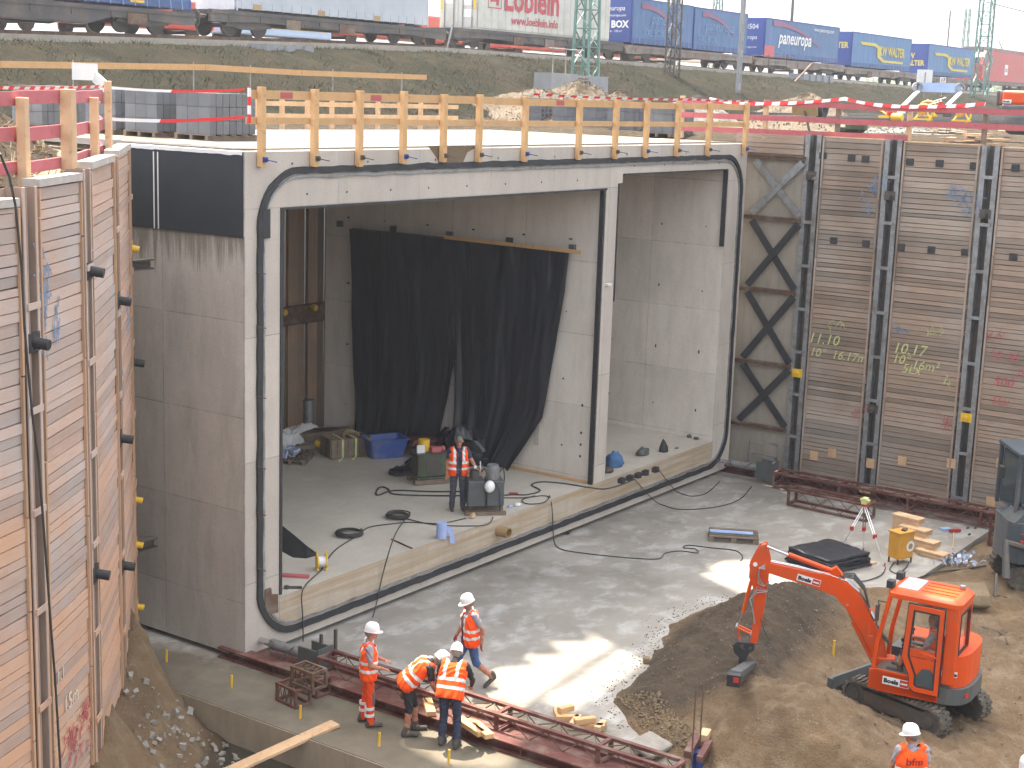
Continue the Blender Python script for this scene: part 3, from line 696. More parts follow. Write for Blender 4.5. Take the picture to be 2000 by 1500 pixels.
capsL = {1: [(6.1, 'b'), (2.3, 'b')], 2: [(7.35, 'b')], 3: [(8.0, 'b'), (3.7, 'b')], 4: [(7.2, 'b'), (2.9, 'b'), (5.0, 'b')], 5: [(7.65, 'y'), (5.6, 'b'), (3.05, 'y'), (2.2, 'y'), (1.0, 'y')]}
for i in range(1, 6):
    d = (P[i+1]-P[i-1]).normalized() if i < 5 else (P[5]-P[4]).normalized(); n = Vector((d.y, -d.x, 0))
    shoring_post(lw, P[i], d, n, -1.2, TOP[i]+.05, gap=.2, tw=.09, caps=capsL.get(i, ()), spaces=1.3, steel='rustpost', zoff=.2*i) if False else shoring_post(lw, P[i], d, n, -1.2, TOP[i]+.05, gap=.2, tw=.08, caps=capsL.get(i, ()), spaces=1.3, zoff=.25*i, backm='postbrown', flm='lag_l')
# loose cable hanging down the left wall
d = (P[2]-P[1]).normalized(); n = Vector((d.y, -d.x, 0))
pts = []
for k, (px, py) in enumerate(((0, 300), (18, 345), (30, 400), (42, 520), (48, 640), (62, 800), (75, 900), (84, 1010), (92, 1120), (100, 1230), (108, 1330), (118, 1500), (122, 1560))):
    pts.append(GP(px, py, P[2]+n*.16, math.atan2((P[3]-P[1]).y, (P[3]-P[1]).x)))
mb = MB(); mb.tube(pts, .016, 6); tag(mb.build('hanging_cable', M['cable']), 'grey cable hanging down the face of the left timber wall', 'cable')
# steel brackets poking from behind the left wall
for k, (px, py) in enumerate(((272, 508), (280, 1055))):
    p = GX(px, py, -.75); mb = MB(); mb.box(p, (.5, .22, .03)); mb.box(p+Vector((0, 0, -.16)), (.5, .22, .03)); mb.box(p+Vector((0, .0, -.08)), (.5, .02, .14))
    mb.build('waler_bracket', M['dsteel'], lw)
# scribbles ---------------------------------------------------------
def scribble(mb, c, ex, ey, n, w_, h, k=10, t=.014, rnd=None):
    rnd = rnd or random
    for _ in range(k):
        p = Vector(c)+Vector(ex)*rnd.uniform(-w_/2, w_/2)+Vector(ey)*rnd.uniform(-h/2, h/2); q = p
        for s_ in range(3):
            q2 = q+Vector(ex)*rnd.uniform(-.12, .12)*min(1, w_*2)+Vector(ey)*rnd.uniform(-.14, .14)
            mb.bar(q+n*.002, q2+n*.002, t, .004, up=n); q = q2
def wall_frame(i, off=.06):
    d = (P[i+1]-P[i]).normalized(); n = Vector((d.y, -d.x, 0)); return d, n, P[i]+n*off, math.atan2(d.y, d.x)
d, n, p0, th = wall_frame(2, .055)
for (px, py, ww, hh, mt, k) in ((85, 540, .35, .5, 'chalkb', 22), (82, 605, .25, .5, 'chalkb', 16), (112, 620, .2, .4, 'chalkb', 12), (84, 665, .25, .4, 'chalkb', 16), (150, 1445, .9, .45, 'chalkr', 34), (165, 1400, .5, .25, 'chalkr', 10)):
    mb = MB(); scribble(mb, GP(px, py, p0, th), d, (0, 0, 1), n, ww, hh, k); mb.build('paint_scribble', M[mt], lw)
text('15m', .32, GP(126, 1395, p0, th), d, (0, 0, 1), M['chalkw'], lw, 'chalk_lettering')
text('11.1', .26, GP(104, 1345, p0, th), d, (0, 0, 1), M['chalkw'], lw, 'chalk_lettering')
for i, px, py in ((3, 248, 610), (3, 240, 760)):
    d, n, p0, th = wall_frame(i, .055)
    mb = MB(); scribble(mb, GP(px, py, p0, th) if abs(px) else p0, d, (0, 0, 1), n, .2, .5, 8); mb.build('paint_scribble', M['chalkb'], lw)
# right wall ---------------------------------------------------------
rw = empty('plank_shoring_wall', (XR, -6, 0), 'tall brown weathered plank wall between steel posts on the right of the pit', 'shoring wall')
YP = [-1.75, -4.05, -6.65, -9.3, -12.0, -14.6]
dR = Vector((0, -1, 0)); nR = Vector((-1, 0, 0))
for k, (y0, y1) in enumerate(zip(YP, YP[1:])):
    a, b = Vector((XR, y0-.28, 0)), Vector((XR, y1+.28, 0)); z1 = 9.66-.03*k
    mb = MB(); vertical_plate_planks(mb, a, b, -.7, z1, (.10, .17), .08, nR, .014); mb.mi = 1; mb.bx(XR+.045, XR+.075, b.y+.02, a.y-.02, -.7, z1-.02); mb.build('plank_panel', [M['lag_r'], M['mud']], rw)
    mb = MB(); mb.bx(XR-.06, XR+.22, b.y, a.y, z1+.004, z1+.03); mb.build('top_board', M['pine2'], rw)
    for q in (a.y-.03, b.y+.03):
        mb = MB(); z = -.6
        while z < z1-.1:
            L = min(random.uniform(1.2, 2.2), z1-z); mb.box((XR-.065, q, z+L/2), (.045, .05, L-.02)); z += L
        mb.build('edge_lath', M['lag_r'], rw)
capsR = [[(8.6, 'b'), (3.05, 'y')], [(8.2, 'b'), (2.35, 'b')], [(7.9, 'b'), (2.5, 'y')], [], []]
for k, y in enumerate(YP[:5]):
    shoring_post(rw, Vector((XR, y, 0)), dR, nR, -.7, 9.72-.03*k, gap=.2, tw=.12, caps=capsR[k], spaces=1.22, zoff=.15*k)
for (px, py) in ((1607, 304), (1663, 309), (1690, 311), (1777, 316), (1835, 319), (1902, 324), (1983, 328), (1628, 470), (1691, 476), (1760, 483), (1819, 488), (1885, 493), (1979, 502)):
    p = GX(px, py, XR-.06); mb = MB(); mb.box(p, (.03, .2, .18)); mb.build('square_recess', M['black'], rw)
for (px, py) in ((1625, 885), (1700, 905), (1762, 900), (1858, 905), (1955, 905), (1590, 890), (1935, 980)):
    p = GX(px, py, XR-.065); mb = MB(); mb.box(p, (.03, .24, .26)); mb.build('patch_board', M['pine2'], rw)
# first bay: concrete infill with steel cross bracing
mb = MB(); mb.bx(XR+.02, XR+.2, YP[0]+.25, .6, -.7, 9.5)
mb.build('infill_panel', concrete('dusty_infill', (.35, .31, .255), (.26, .23, .185), 0, 0, axis='yz', stain=.6, streak=.6), rw)
mb = MB(); vertical_plate_planks(mb, Vector((XR, YP[0]+.28, 0)), Vector((XR, .6, 0)), 9.15, 9.68, (.12, .16), .1, nR); mb.build('top_plank', M['lag_r'], rw)
zs = [9.05, 7.35, 5.3, 3.2, 1.35]
for z in zs:
    mb = MB(); mb.bx(XR-.12, XR+.0, YP[0]+.2, .4, z-.06, z+.06); mb.bx(XR-.16, XR-.121, YP[0]+.2, .4, z+.03, z+.06); mb.build('cross_beam', M['rust'], rw)
for k, (za, zb) in enumerate(zip(zs, zs[1:])):
    for s_, (q0, q1) in enumerate((((-.05), YP[0]+.25), (YP[0]+.25, -.05))):
        mb = MB(); mb.bar((XR-.09-.03*s_, q0, za-.1), (XR-.09-.03*s_, q1, zb+.1), .20, .02, up=(1, 0, 0)); mb.build('diagonal_brace', M['membrane'] if k else M['steel'], rw)
# writing on the right wall
exR, eyR = (0, -1, 0), (0, 0, 1)
def wtext(s_, px, py, size, mt, nm='chalk_lettering', sh=.25, bold=.0):
    p = GX(px, py, XR-.062); text(s_, size, p, exR, eyR, M[mt], rw, nm, bold=bold, shear=sh)
wtext('11.10', 1577, 668, .42, 'chalky'); wtext('10°  16.17m', 1580, 694, .34, 'chalky')
wtext('10.17', 1742, 688, .42, 'chalky'); wtext('10°', 1741, 708, .36, 'chalky'); wtext('16m²', 1779, 720, .36, 'chalky'); wtext('5Lx', 1760, 727, .36, 'chalky')
wtext('10.16', 1928, 700, .36, 'chalkr'); wtext('500', 1938, 752, .36, 'chalkr'); wtext('700', 1982, 735, .3, 'chalkr'); wtext('SLx', 1935, 788, .32, 'chalkr')
rs = random.Random(3)
for (px, py, ww, hh, mt, k) in ((1712, 362, .5, .4, 'chalkb', 20), (1690, 402, .4, .3, 'chalkb', 8), (1868, 378, .6, .35, 'chalkb', 22), (1893, 400, .5, .6, 'chalkb', 22), (1680, 795, .3, .2, 'chalkr', 12), (1848, 823, .3, .15, 'chalkr', 12), (1940, 655, .3, .06, 'chalkr', 10), (1850, 748, .3, .06, 'chalky', 6), (1640, 635, .6, .04, 'chalky', 6), (1760, 645, .4, .08, 'chalkb', 10), (1815, 654, .6, .04, 'chalky', 6)):
    mb = MB(); scribble(mb, GX(px, py, XR-.062), exR, eyR, nR, ww, hh, k, rnd=rs, t=.012); mb.build('paint_scribble', M[mt], rw)
# sheet pile wall behind the frame
sp = empty('sheet_pile_wall', (12, 11.2, 0), 'brown timber and steel pile wall seen through the back of the left cell', 'shoring wall')
mb = MB()
for i in range(46):
    x = 4+i*.42; dy = .14 if i % 2 else 0; mb.bx(x, x+.40, 11.2-dy, 11.32-dy, -.6, 9.25)
mb.build('vertical_planks', woodmat('pile_timber', (.42, .29, .19), (.28, .19, .12), (9, 9, .8), .45, (.24, .2, .16)), sp)
for z in (4.0, 7.6):
    mb = MB(); mb.bx(4, 20, 10.93, 11.05, z-.28, z-.24); mb.bx(4, 20, 10.93, 11.05, z+.24, z+.28); mb.bx(4, 20, 11.0, 11.03, z-.24, z+.24); mb.build('waler', M['rust'], sp)
for px, py in ((553, 610), (612, 601)):
    p = GY(px, py, 10.9); mb = MB(); mb.cyl(p+Vector((0, .1, 0)), p+Vector((0, -.1, 0)), .09, n=12); mb.build('anchor_cap', M['yellow'], sp)

# ================================================================ fences on the left and right pit edge
lf = empty('red_board_fence', (-5, -2, 9.3), 'red boarded safety fence with square wooden posts on top of the left wall', 'fence')
def offp(i, off): d = (P[i+1]-P[i]).normalized(); return P[i]+Vector((-d.y, d.x, 0))*off, math.atan2(d.y, d.x)
posts = []
for (px, pyt, pyb, i, wd) in ((-62, 215, 395, 1, .16), (48, 190, 362, 2, .15), (136, 174, 345, 2, .2), (186, 190, 318, 3, .15), (213, 158, 302, 3, .13)):
    q, th = offp(i, .22); b = GP(px, pyb, q, th); t_ = GP(px, pyt, q, th); posts.append((b, t_.z)); mb = MB()
    mb.box((b.x, b.y, (b.z-.15+t_.z)/2), (wd, wd*.8, t_.z-b.z+.15), rz=th); bevel(mb.build('post', M['pine2'], lf), .008, 1)
bp = [b for b, _ in posts]+[Vector((-1.3, 2.1, 0))]
for zr_, hh in ((10.28, .17), (9.84, .17), (9.42, .15)):
    for a, b in zip(bp, bp[1:]):
        d = (b-a); d.z = 0; d.normalize(); n = Vector((-d.y, d.x, 0))*.1
        za = zr_+random.uniform(-.02, .02)
        mb = MB(); mb.bar(Vector((a.x, a.y, za))+n, Vector((b.x, b.y, za+.02))+n, .035, hh); mb.build('rail', M['redwood'], lf)
# sun-bleached boards at the back corner
mb = MB(); p = GY(166, 140, 3.2); mb.box(p, (.75, .04, .3), rz=.3); mb.build('white_board', M['white'], lf)
mb = MB(); mb.bar(GY(185, 150, 3.0), GY(212, 175, 2.6), .04, .2); mb.build('white_board', M['white'], lf)
rf = empty('red_plank_fence', (20.6, -5, 9.6), 'red plank safety fence with grey posts above the right pit wall', 'fence')
yp = []
for px in (1387, 1495, 1637, 1777, 1925):
    p = GX(px, 230, 20.42); yp.append(p.y)
yp = [2.6]+yp+[yp[-1]-2.2, yp[-1]-4.4]
for k, y in enumerate(yp):
    mb = MB(); mb.bx(20.37, 20.49, y-.06, y+.06, 9.45, 10.66-.02*k); bevel(mb.build('post', M['oldwood'] if k % 2 else M['pine2'], rf), .006, 1)
for zc in (10.52, 10.12, 9.72):
    for a, b in zip(yp, yp[1:]):
        if zc < 9.8 and b < -5.5 and a > -8: continue
        dz = random.uniform(-.02, .02); mb = MB(); mb.bx(20.335, 20.366, b, a, zc-.075+dz, zc+.075+dz); mb.build('rail', M['redwood'], rf)
# tapes
def tape(pts, label, wd=.06, sag=.05):
    mb = MB(); V = []
    out = []
    for a, b in zip(pts, pts[1:]):
        a, b = Vector(a), Vector(b); k = 14
        for j in range(k): t = j/k; out.append(a.lerp(b, t)-Vector((0, 0, sag*4*t*(1-t))))
    out.append(Vector(pts[-1]))
    for q in out:
        w2 = wd/2*(1+.3*fbm(q.x*5, q.y*5, 1)); V += [q+Vector((0.01, -.01, w2)), q+Vector((-.01, .01, -w2))]
    mb.add(V, [(2*i, 2*i+1, 2*i+3, 2*i+2) for i in range(len(out)-1)]); tag(mb.build('barrier_tape', M['tape']), label, 'barrier tape', 'red and white barrier tapes')
tape([(8.5, -.15, 10.56), (12.3, -.15, 10.53), (16, -.15, 10.56), (19.4, -.15, 10.57)], 'red and white tape along the top of the roof guard rail', .05, .01)
tape([GY(206, 170, 1.8), (.1, .1, 10.47)], 'upper red and white tape strung from the left fence to the roof rail', .045)
tape([GY(206, 232, 1.8), (.1, .1, 10.0)], 'lower red and white tape strung from the left fence to the roof rail', .06)
tape([(20.3, yp[1], 10.6), (20.3, yp[2]+.3, 10.5), (20.3, yp[3]-.2, 10.72), (20.3, yp[4]+.4, 10.56), (20.3, yp[5], 10.7)], 'crumpled red and white tape on top of the red plank fence', .09, .04)
tape([GP(0, 171, Vector((-5, 0, 0)), .5), GP(205, 168, Vector((-5, 0, 0)), .5)], 'red and white tape behind the left fence posts', .05, .02)
mb = MB(); mb.bx(.05, .11, -.06, -.03, 9.9, 10.52); tag(mb.build('marker_strip', M['tapev']), 'short upright red and white marker strip at the left end of the roof rail', 'marker')
HR0 = math.atan2(_r0.y, _r0.x)
# ================================================================ TRAIN
YT = 28.5
def hooks(mb, x0, x1, z, step=.62):
    x = x0
    while x < x1: mb.bar((x, YT-.012, z+.32), (x+.03, YT-.02, z-.05), .05, .03, up=(0, 1, 0)); x += step
def ripple_sheet(x0, x1, z0, z1, y, amp=.02, nx=90, nz=10, sd=0):
    V = []; F = []
    for j in range(nz+1):
        for i in range(nx+1):
            x = x0+(x1-x0)*i/nx; z = z0+(z1-z0)*j/nz
            V.append((x, y-.01-amp*(1+fbm(x*1.5+sd, z*.5, 2)+.5*math.sin(x*9+sd)*fbm(x*.3, z, 4)), z))
    F = [(j*(nx+1)+i, j*(nx+1)+i+1, (j+1)*(nx+1)+i+1, (j+1)*(nx+1)+i) for j in range(nz) for i in range(nx)]
    return V, F
def curtain_box(x0, x1, z0, h, mside, mend, label, strip=True, hem='strip', grp='blue curtain-sided swap bodies on the train'):
    t = empty('swap_body', ((x0+x1)/2, YT+1.25, z0), label, 'container', grp)
    mb = MB(); mb.bx(x0, x1, YT+.03, YT+2.5, z0+.12, z0+h); mb.build('body', M[mend], t)
    mb = MB(); V, F = ripple_sheet(x0+.06, x1-.06, z0+.42, z0+h-.08, YT+.02); mb.add(V, F); mb.build('side_curtain', M[mside], t, smooth=True)
    mb = MB(); mb.bx(x0, x1, YT-.02, YT+.029, z0+h-.08, z0+h+.01); mb.bx(x0, x0+.07, YT-.02, YT+.029, z0, z0+h-.081); mb.bx(x1-.07, x1, YT-.02, YT+.029, z0, z0+h-.081); mb.build('corner_frame', M[mend], t)
    mb = MB(); mb.bx(x0+.07, x1-.07, YT-.012, YT+.02, z0+.1, z0+.42); mb.build('hem', M[hem], t)
    mb = MB(); hooks(mb, x0+.3, x1-.2, z0+.12); mb.build('strap', M['greytarp'] if hem != 'strip' else M['fadetxt'], t)
    return t
exT, eyT = (1, 0, 0), (0, 0, 1)
t = curtain_box(6.0, 25.4, 13.42, 2.8, 'blue', 'blue2', 'long blue curtain-sided trailer at the far left end of the train')
mb = MB(); mb.bx(17.2, 17.8, YT-.03, YT-.013, 13.6, 13.72); mb.bx(22.2, 22.9, YT-.03, YT-.013, 13.62, 13.72); mb.build('reflector', M['yellow'], t)
t = curtain_box(28.0, 41.15, 13.66, 2.9, 'greytarp', 'greytarp', 'silver-grey curtain-sided trailer near the left end of the train', hem='greytarp')
for x in (29.0, 33.1, 37): mb = MB(); mb.bx(x, x+.45, YT-.035, YT-.013, 13.74, 13.98); mb.build('reflector', M['pvc'], t)
mb = MB(); mb.bx(27.96, 27.999, YT+.1, YT+2.4, 13.7, 16.4); mb.build('rear_door', M['white'], t)
# cream container with red lettering
t = empty('box_container', (52, YT+1.25, 13.8), 'cream corrugated container with red lettering in the middle of the train', 'container')
x0, x1, z0 = 45.3, 58.35, 13.8
mb = MB(); mb.bx(x0, x1, YT+.05, YT+2.5, z0, z0+2.9); mb.build('body', M['boxgrey'], t)
V = []; k = 0; x = x0; F = []
while x < x1-.01:
    yy = YT+.03 if k % 2 else YT-.005; V += [(x, yy, z0+.1), (x, yy, z0+2.85)]; x += (.18 if k % 2 else .45); 
    V += [(min(x-.05, x1), yy, z0+.1), (min(x-.05, x1), yy, z0+2.85)]; k += 1
mb = MB(); mb.add(V, [(2*i, 2*i+2, 2*i+3, 2*i+1) for i in range(len(V)//2-1)]); mb.build('corrugated_side', M['boxgrey'], t)
text('Löblein', 1.95, (47.55, YT-.02, 14.93), exT, eyT, M['redtxt'], t, bold=.05, sx=.93)
text('www.loeblein.info', .62, (48.3, YT-.02, 14.22), exT, eyT, M['redtxt'], t, bold=.012, sx=1.0)
mb = MB(); mb.bx(46.15, 47.35, YT-.018, YT-.008, 14.93, 14.98); mb.bx(46.15, 46.2, YT-.018, YT-.008, 14.98, 16.3); mb.bx(47.3, 47.35, YT-.018, YT-.008, 14.98, 16.3); mb.bx(46.2, 47.3, YT-.018, YT-.008, 16.25, 16.3)
mb.bar((46.4, YT-.015, 15.3), (46.85, YT-.015, 16.15), .22, .008, up=(0, 1, 0)); mb.bar((46.35, YT-.012, 15.35), (46.95, YT-.012, 15.35), .16, .008, up=(0, 1, 0)); mb.bar((46.95, YT-.018, 15.1), (47.15, YT-.018, 15.9), .2, .008, up=(0, 1, 0))
mb.build('logo', M['redtxt'], t)
mb = MB(); mb.bx(x0-.03, x0-.001, YT+.1, YT+1.2, z0+.1, z0+2.7); mb.bx(x0-.03, x0-.001, YT+1.3, YT+2.4, z0+.1, z0+2.7); mb.build('door', M['boxgrey'], t)
mb = MB()
for yy in (.35, .95, 1.55, 2.15): mb.tube([(x0-.07, YT+yy, z0+.1), (x0-.07, YT+yy, z0+2.7)], .03, 6)
mb.build('lock_rod', M['steel'], t)
for yy, zz in ((.6, 1.5), (1.9, 1.6), (.6, .9)): mb = MB(); mb.bx(x0-.045, x0-.031, YT+yy-.3, YT+yy+.3, z0+zz-.3, z0+zz+.1); mb.build('sign_plate', M['white'], t)
for yy in (.12, 2.3): mb = MB(); mb.bx(x0-.045, x0-.031, YT+yy, YT+yy+.14, z0+1.0, z0+1.9); mb.build('reflector', M['yellow'], t)
# blue swap bodies
def xl_end(t, x, z0):
    e1, e2 = (0, -1, 0), (0, 0, 1)
    mb = MB(); mb.bx(x-.05, x-.001, YT+.08, YT+2.42, z0+.15, z0+2.7); mb.build('end_wall', M['blue2'], t)
    text('XL BOX', .58, (x-.06, YT+2.3, z0+1.0), e1, e2, M['whtxt'], t, bold=.02); text('paneuropa', .42, (x-.06, YT+2.3, z0+2.0), e1, e2, M['whtxt'], t, shear=.2)
    text('8.80 - 24 m · 100 m³', .2, (x-.06, YT+2.3, z0+.72), e1, e2, M['whtxt'], t); text('www.paneuropa.com', .22, (x-.06, YT+2.3, z0+1.65), e1, e2, M['whtxt'], t)
def arc(t, x0, x1, z0, z1, mt='redarc', y=YT-.055):
    mb = MB(); V = []; n = 18
    for i in range(n+1):
        u = i/n; x = x0+(x1-x0)*u; z = z1-(z1-z0)*u**2.2; wd = .34*(1-u)**.7+.03; V += [(x, y, z+wd*.4), (x-.1*u, y, z-wd*.6)]
    mb.add(V, [(2*i, 2*i+1, 2*i+3, 2*i+2) for i in range(n)]); mb.build('red_swoosh', M[mt], t)
t = curtain_box(60.9, 68.5, 13.72, 2.75, 'blue', 'blue2', 'first blue paneuropa swap body right beside the cream container'); xl_end(t, 60.9, 13.72)
arc(t, 61.9, 66.2, 14.9, 16.1); text('paneuropa', .95, (63.1, YT-.06, 15.05), exT, eyT, M['fadetxt'], t, shear=.25, bold=.01); text('XXL BOX', .6, (62.2, YT-.06, 14.3), exT, eyT, M['fadetxt'], t, bold=.01)
t = curtain_box(68.65, 76.3, 13.68, 2.75, 'blue', 'blue2', 'second blue paneuropa swap body coupled close to the first one')
arc(t, 69.7, 74.3, 14.9, 16.1); text('paneuropa', .95, (70.1, YT-.06, 15.05), exT, eyT, M['fadetxt'], t, shear=.25, bold=.01); text('XXL BOX', .6, (69.2, YT-.06, 14.3), exT, eyT, M['fadetxt'], t, bold=.01)
t = curtain_box(79.1, 92.0, 13.62, 2.75, 'blue', 'blue2', 'dark blue swap body with large white paneuropa lettering'); 
mb = MB(); mb.bx(79.05, 79.099, YT+.08, YT+2.42, 13.75, 16.3); mb.build('end_wall', M['blue2'], t)
text('3504', .5, (79.03, YT+1.5, 15.6), (0, -1, 0), (0, 0, 1), M['whtxt'], t); text('paneuropa', .4, (79.03, YT+2.3, 14.9), (0, -1, 0), (0, 0, 1), M['whtxt'], t, shear=.2); text('www.paneuropa.com', .2, (79.03, YT+2.3, 14.3), (0, -1, 0), (0, 0, 1), M['whtxt'], t)
arc(t, 80.2, 88.4, 14.7, 16.1); text('paneuropa', 1.3, (81.2, YT-.06, 14.72), exT, eyT, M['whtxt'], t, shear=.22, bold=.02); text('www.paneuropa.com', .42, (87.2, YT-.06, 15.85), exT, eyT, M['whtxt'], t); text('paneuropa transport gmbh', .3, (81.4, YT-.06, 14.2), exT, eyT, M['fadetxt'], t)
mb = MB(); mb.bx(79.06, 80.6, YT-.06, YT-.03, 13.7, 14.5); mb.build('red_corner_panel', M['redwood'], t)
def walter(x0, x1, z0, label, endtext):
    t = curtain_box(x0, x1, z0, 2.75, 'wblue', 'blue2', label); L = x1-x0
    mb = MB(); y = YT-.06
    a = [(x0+L*.12, z0+2.05), (x0+L*.36, z0+2.05), (x0+L*.46, z0+1.75), (x0+L*.46, z0+1.05), (x0+L*.53, z0+.78), (x0+L*.86, z0+.78), (x0+L*.84, z0+.6), (x0+L*.5, z0+.6), (x0+L*.405, z0+.95), (x0+L*.40, z0+1.65), (x0+L*.35, z0+1.82), (x0+L*.14, z0+1.82)]
    mb.prism([(p[0], p[1]) for p in a], 0, .01, (0, y, 0), (1, 0, 0), (0, 0, 1)); mb.build('yellow_swoosh', M['yeltxt'], t)
    text('LKW WALTER', 1.02, (x0+L*.40, YT-.075, z0+1.15), exT, eyT, M['yeltxt'], t, bold=.03, sx=.92)
    mb = MB(); mb.bx(x0-.05, x0-.001, YT+.08, YT+2.42, z0+.15, z0+2.7); mb.build('end_wall', M['blue2'], t)
    for k, s_ in enumerate(endtext): text(s_, .62, (x0-.06, YT+2.35, z0+1.5-.62*k), (0, -1, 0), (0, 0, 1), M['yeltxt'], t, bold=.02, sx=.85)
    return t
walter(94.6, 107.4, 13.48, 'bright blue swap body with yellow WALTER lettering, left of the white square sign', ['WALTER'])
walter(111.6, 123.9, 13.32, 'bright blue swap body with yellow WALTER lettering, next to the red locomotive', ['LKW', 'WALTER'])
# wagons
def bogie(t, x, yz):
    for s_ in (-.9, .9):
        m = MB(); 
        for yy in (.42, 1.93): m.cyl((x+s_, YT+yy, yz+.46), (x+s_, YT+yy+.13, yz+.46), .46, n=20)
        m.cyl((x+s_, YT+.5, yz+.46), (x+s_, YT+2.0, yz+.46), .09, n=8); m.build('wheelset', M['wheel'], t, smooth=False)
    m = MB(); m.prism([(-1.4, .42), (-1.1, .75), (-.35, .82), (-.2, .95), (.2, .95), (.35, .82), (1.1, .75), (1.4, .42), (1.0, .38), (.45, .3), (-.45, .3), (-1.0, .38)], 0, .14, (x, YT+.3, yz), (1, 0, 0), (0, 0, 1)); m.build('bogie_frame', M['wagon'], t)
def wagon(x0, x1, deck, label, mt='wagon', bog=None, plates=()):
    zr = railz((x0+x1)/2); t = empty('flat_wagon', ((x0+x1)/2, YT+1.25, zr), label, 'railway wagon', 'flat wagons of the freight train')
    L = x1-x0; zb = zr+.42; zd = deck-.02
    poly = [(0, zd), (0, zd-.5), (L*.06, zd-.5), (2.6, zd-.42), (4.4, zd-.42), (5.6, zb), (L-5.6, zb), (L-4.4, zd-.42), (L-2.6, zd-.42), (L-L*.06, zd-.5), (L, zd-.5), (L, zd)]
    m = MB(); m.prism([(p[0], p[1]) for p in poly], 0, .16, (x0, YT+.14, 0), (1, 0, 0), (0, 0, 1)); m.prism([(p[0], p[1]) for p in poly], 0, .16, (x0, YT+2.3, 0), (1, 0, 0), (0, 0, 1))
    m.bx(x0+.1, x1-.1, YT+.145, YT+2.3, zd-.12, zd-.01); m.build('underframe', M[mt], t)
    m = MB(); m.bx(x0, x1, YT-.06, YT-.022, zd-.16, zd-.02); m.bx(x0+5.7, x1-5.7, YT-.05, YT-.022, zb+.06, zb+.12)
    k = x0+1
    while k < x1-.8: m.bx(k, k+.09, YT-.05, YT-.022, zd-.40, zd-.17); k += 1.9
    m.build('sill_rib', M[mt], t)
    for b in (bog or (x0+2.6, x1-2.6)): bogie(t, b, railz(b))
    for s_, xx in ((-1, x0), (1, x1)):
        for yy in (.35, 2.15): m = MB(); m.cyl((xx, YT+yy, zd-.3), (xx+s_*.42, YT+yy, zd-.3), .09, n=10); m.cyl((xx+s_*.42, YT+yy, zd-.3), (xx+s_*.47, YT+yy, zd-.3), .2, n=12); m.build('buffer', M['wheel'], t)
    for (px_, w_, c) in plates: m = MB(); m.bx(px_, px_+w_, YT-.075, YT-.061, zd-.62, zd-.2); m.build('data_plate', M[c], t)
    return t
wagon(5, 25.6, 13.42, 'dark flat wagon under the long blue trailer at the left end', plates=((22, 1.0, 'rust'),))
wagon(26.5, 42.6, 13.66, 'dark flat wagon under the silver-grey trailer', plates=((31, .9, 'oldwood'), (34.5, 1.1, 'rust')), bog=(28.9, 40.0))
wagon(43.3, 59.9, 13.8, 'dark flat wagon under the cream lettered container', bog=(44.7, 62.0-3.9), plates=((48.5, .9, 'rust'), (51.5, .9, 'wagon2')))
wagon(60.4, 77.4, 13.7, 'flat wagon with pale frame under the two joined blue swap bodies', 'wagon2', bog=(62.6, 75.0))
wagon(78.0, 93.3, 13.62, 'flat wagon under the swap body with large white lettering', 'wagon2')
wagon(93.9, 109.6, 13.48, 'pale rusty flat wagon left of the white square sign', 'wagon2', plates=((98, .9, 'rust'), (103, .8, 'rust')))
wagon(110.3, 125.2, 13.32, 'pale flat wagon just behind the red locomotive', 'wagon2', plates=((114, .9, 'rust'),))
# locomotive
lo = empty('electric_locomotive', (135, YT+1.3, 12.3), 'red electric locomotive at the right end of the freight train', 'locomotive')
prof = [(0, .0), (0, 1.45), (.25, 2.15), (.9, 2.75), (17, 2.75), (18.2, 2.0), (18.2, 0)]
mb = MB(); mb.prism(prof, 0, -2.7, (126.2, YT-.1, 13.35), (1, 0, 0), (0, 0, 1)); mb.build('body', M['rred'], lo)
mb = MB(); mb.bx(127, 143.5, YT+.3, YT+2.2, 16.11, 16.5); mb.bx(126.5, 144, YT-.05, YT+2.5, 13.05, 13.34); mb.build('roof_gear', M['wagon2'], lo)
mb = MB(); mb.bx(128.4, 129.0, YT-.14, YT-.101, 14.9, 15.7); mb.build('window', M['dglass'], lo)
mb = MB(); mb.bx(126.16, 126.2, YT+.3, YT+2.2, 14.9, 15.5); mb.build('windscreen', M['dglass'], lo)
mb = MB(); mb.bx(133.0, 133.9, YT-.14, YT-.101, 14.0, 15.0); mb.build('emblem', M['whtxt'], lo); text('DB', .5, (133.08, YT-.15, 14.3), exT, eyT, M['redtxt'], lo, bold=.01)
mb = MB(); mb.tube([(136, YT+1.2, 16.5), (134.6, YT+1.2, 17.3), (136.0, YT+1.2, 18.1)], .05, 6); mb.bar((136, YT+.4, 18.1), (136, YT+2.0, 18.1), .1, .06); mb.build('pantograph', M['dsteel'], lo)
for x in (129, 141): bogie(lo, x, 12.3)
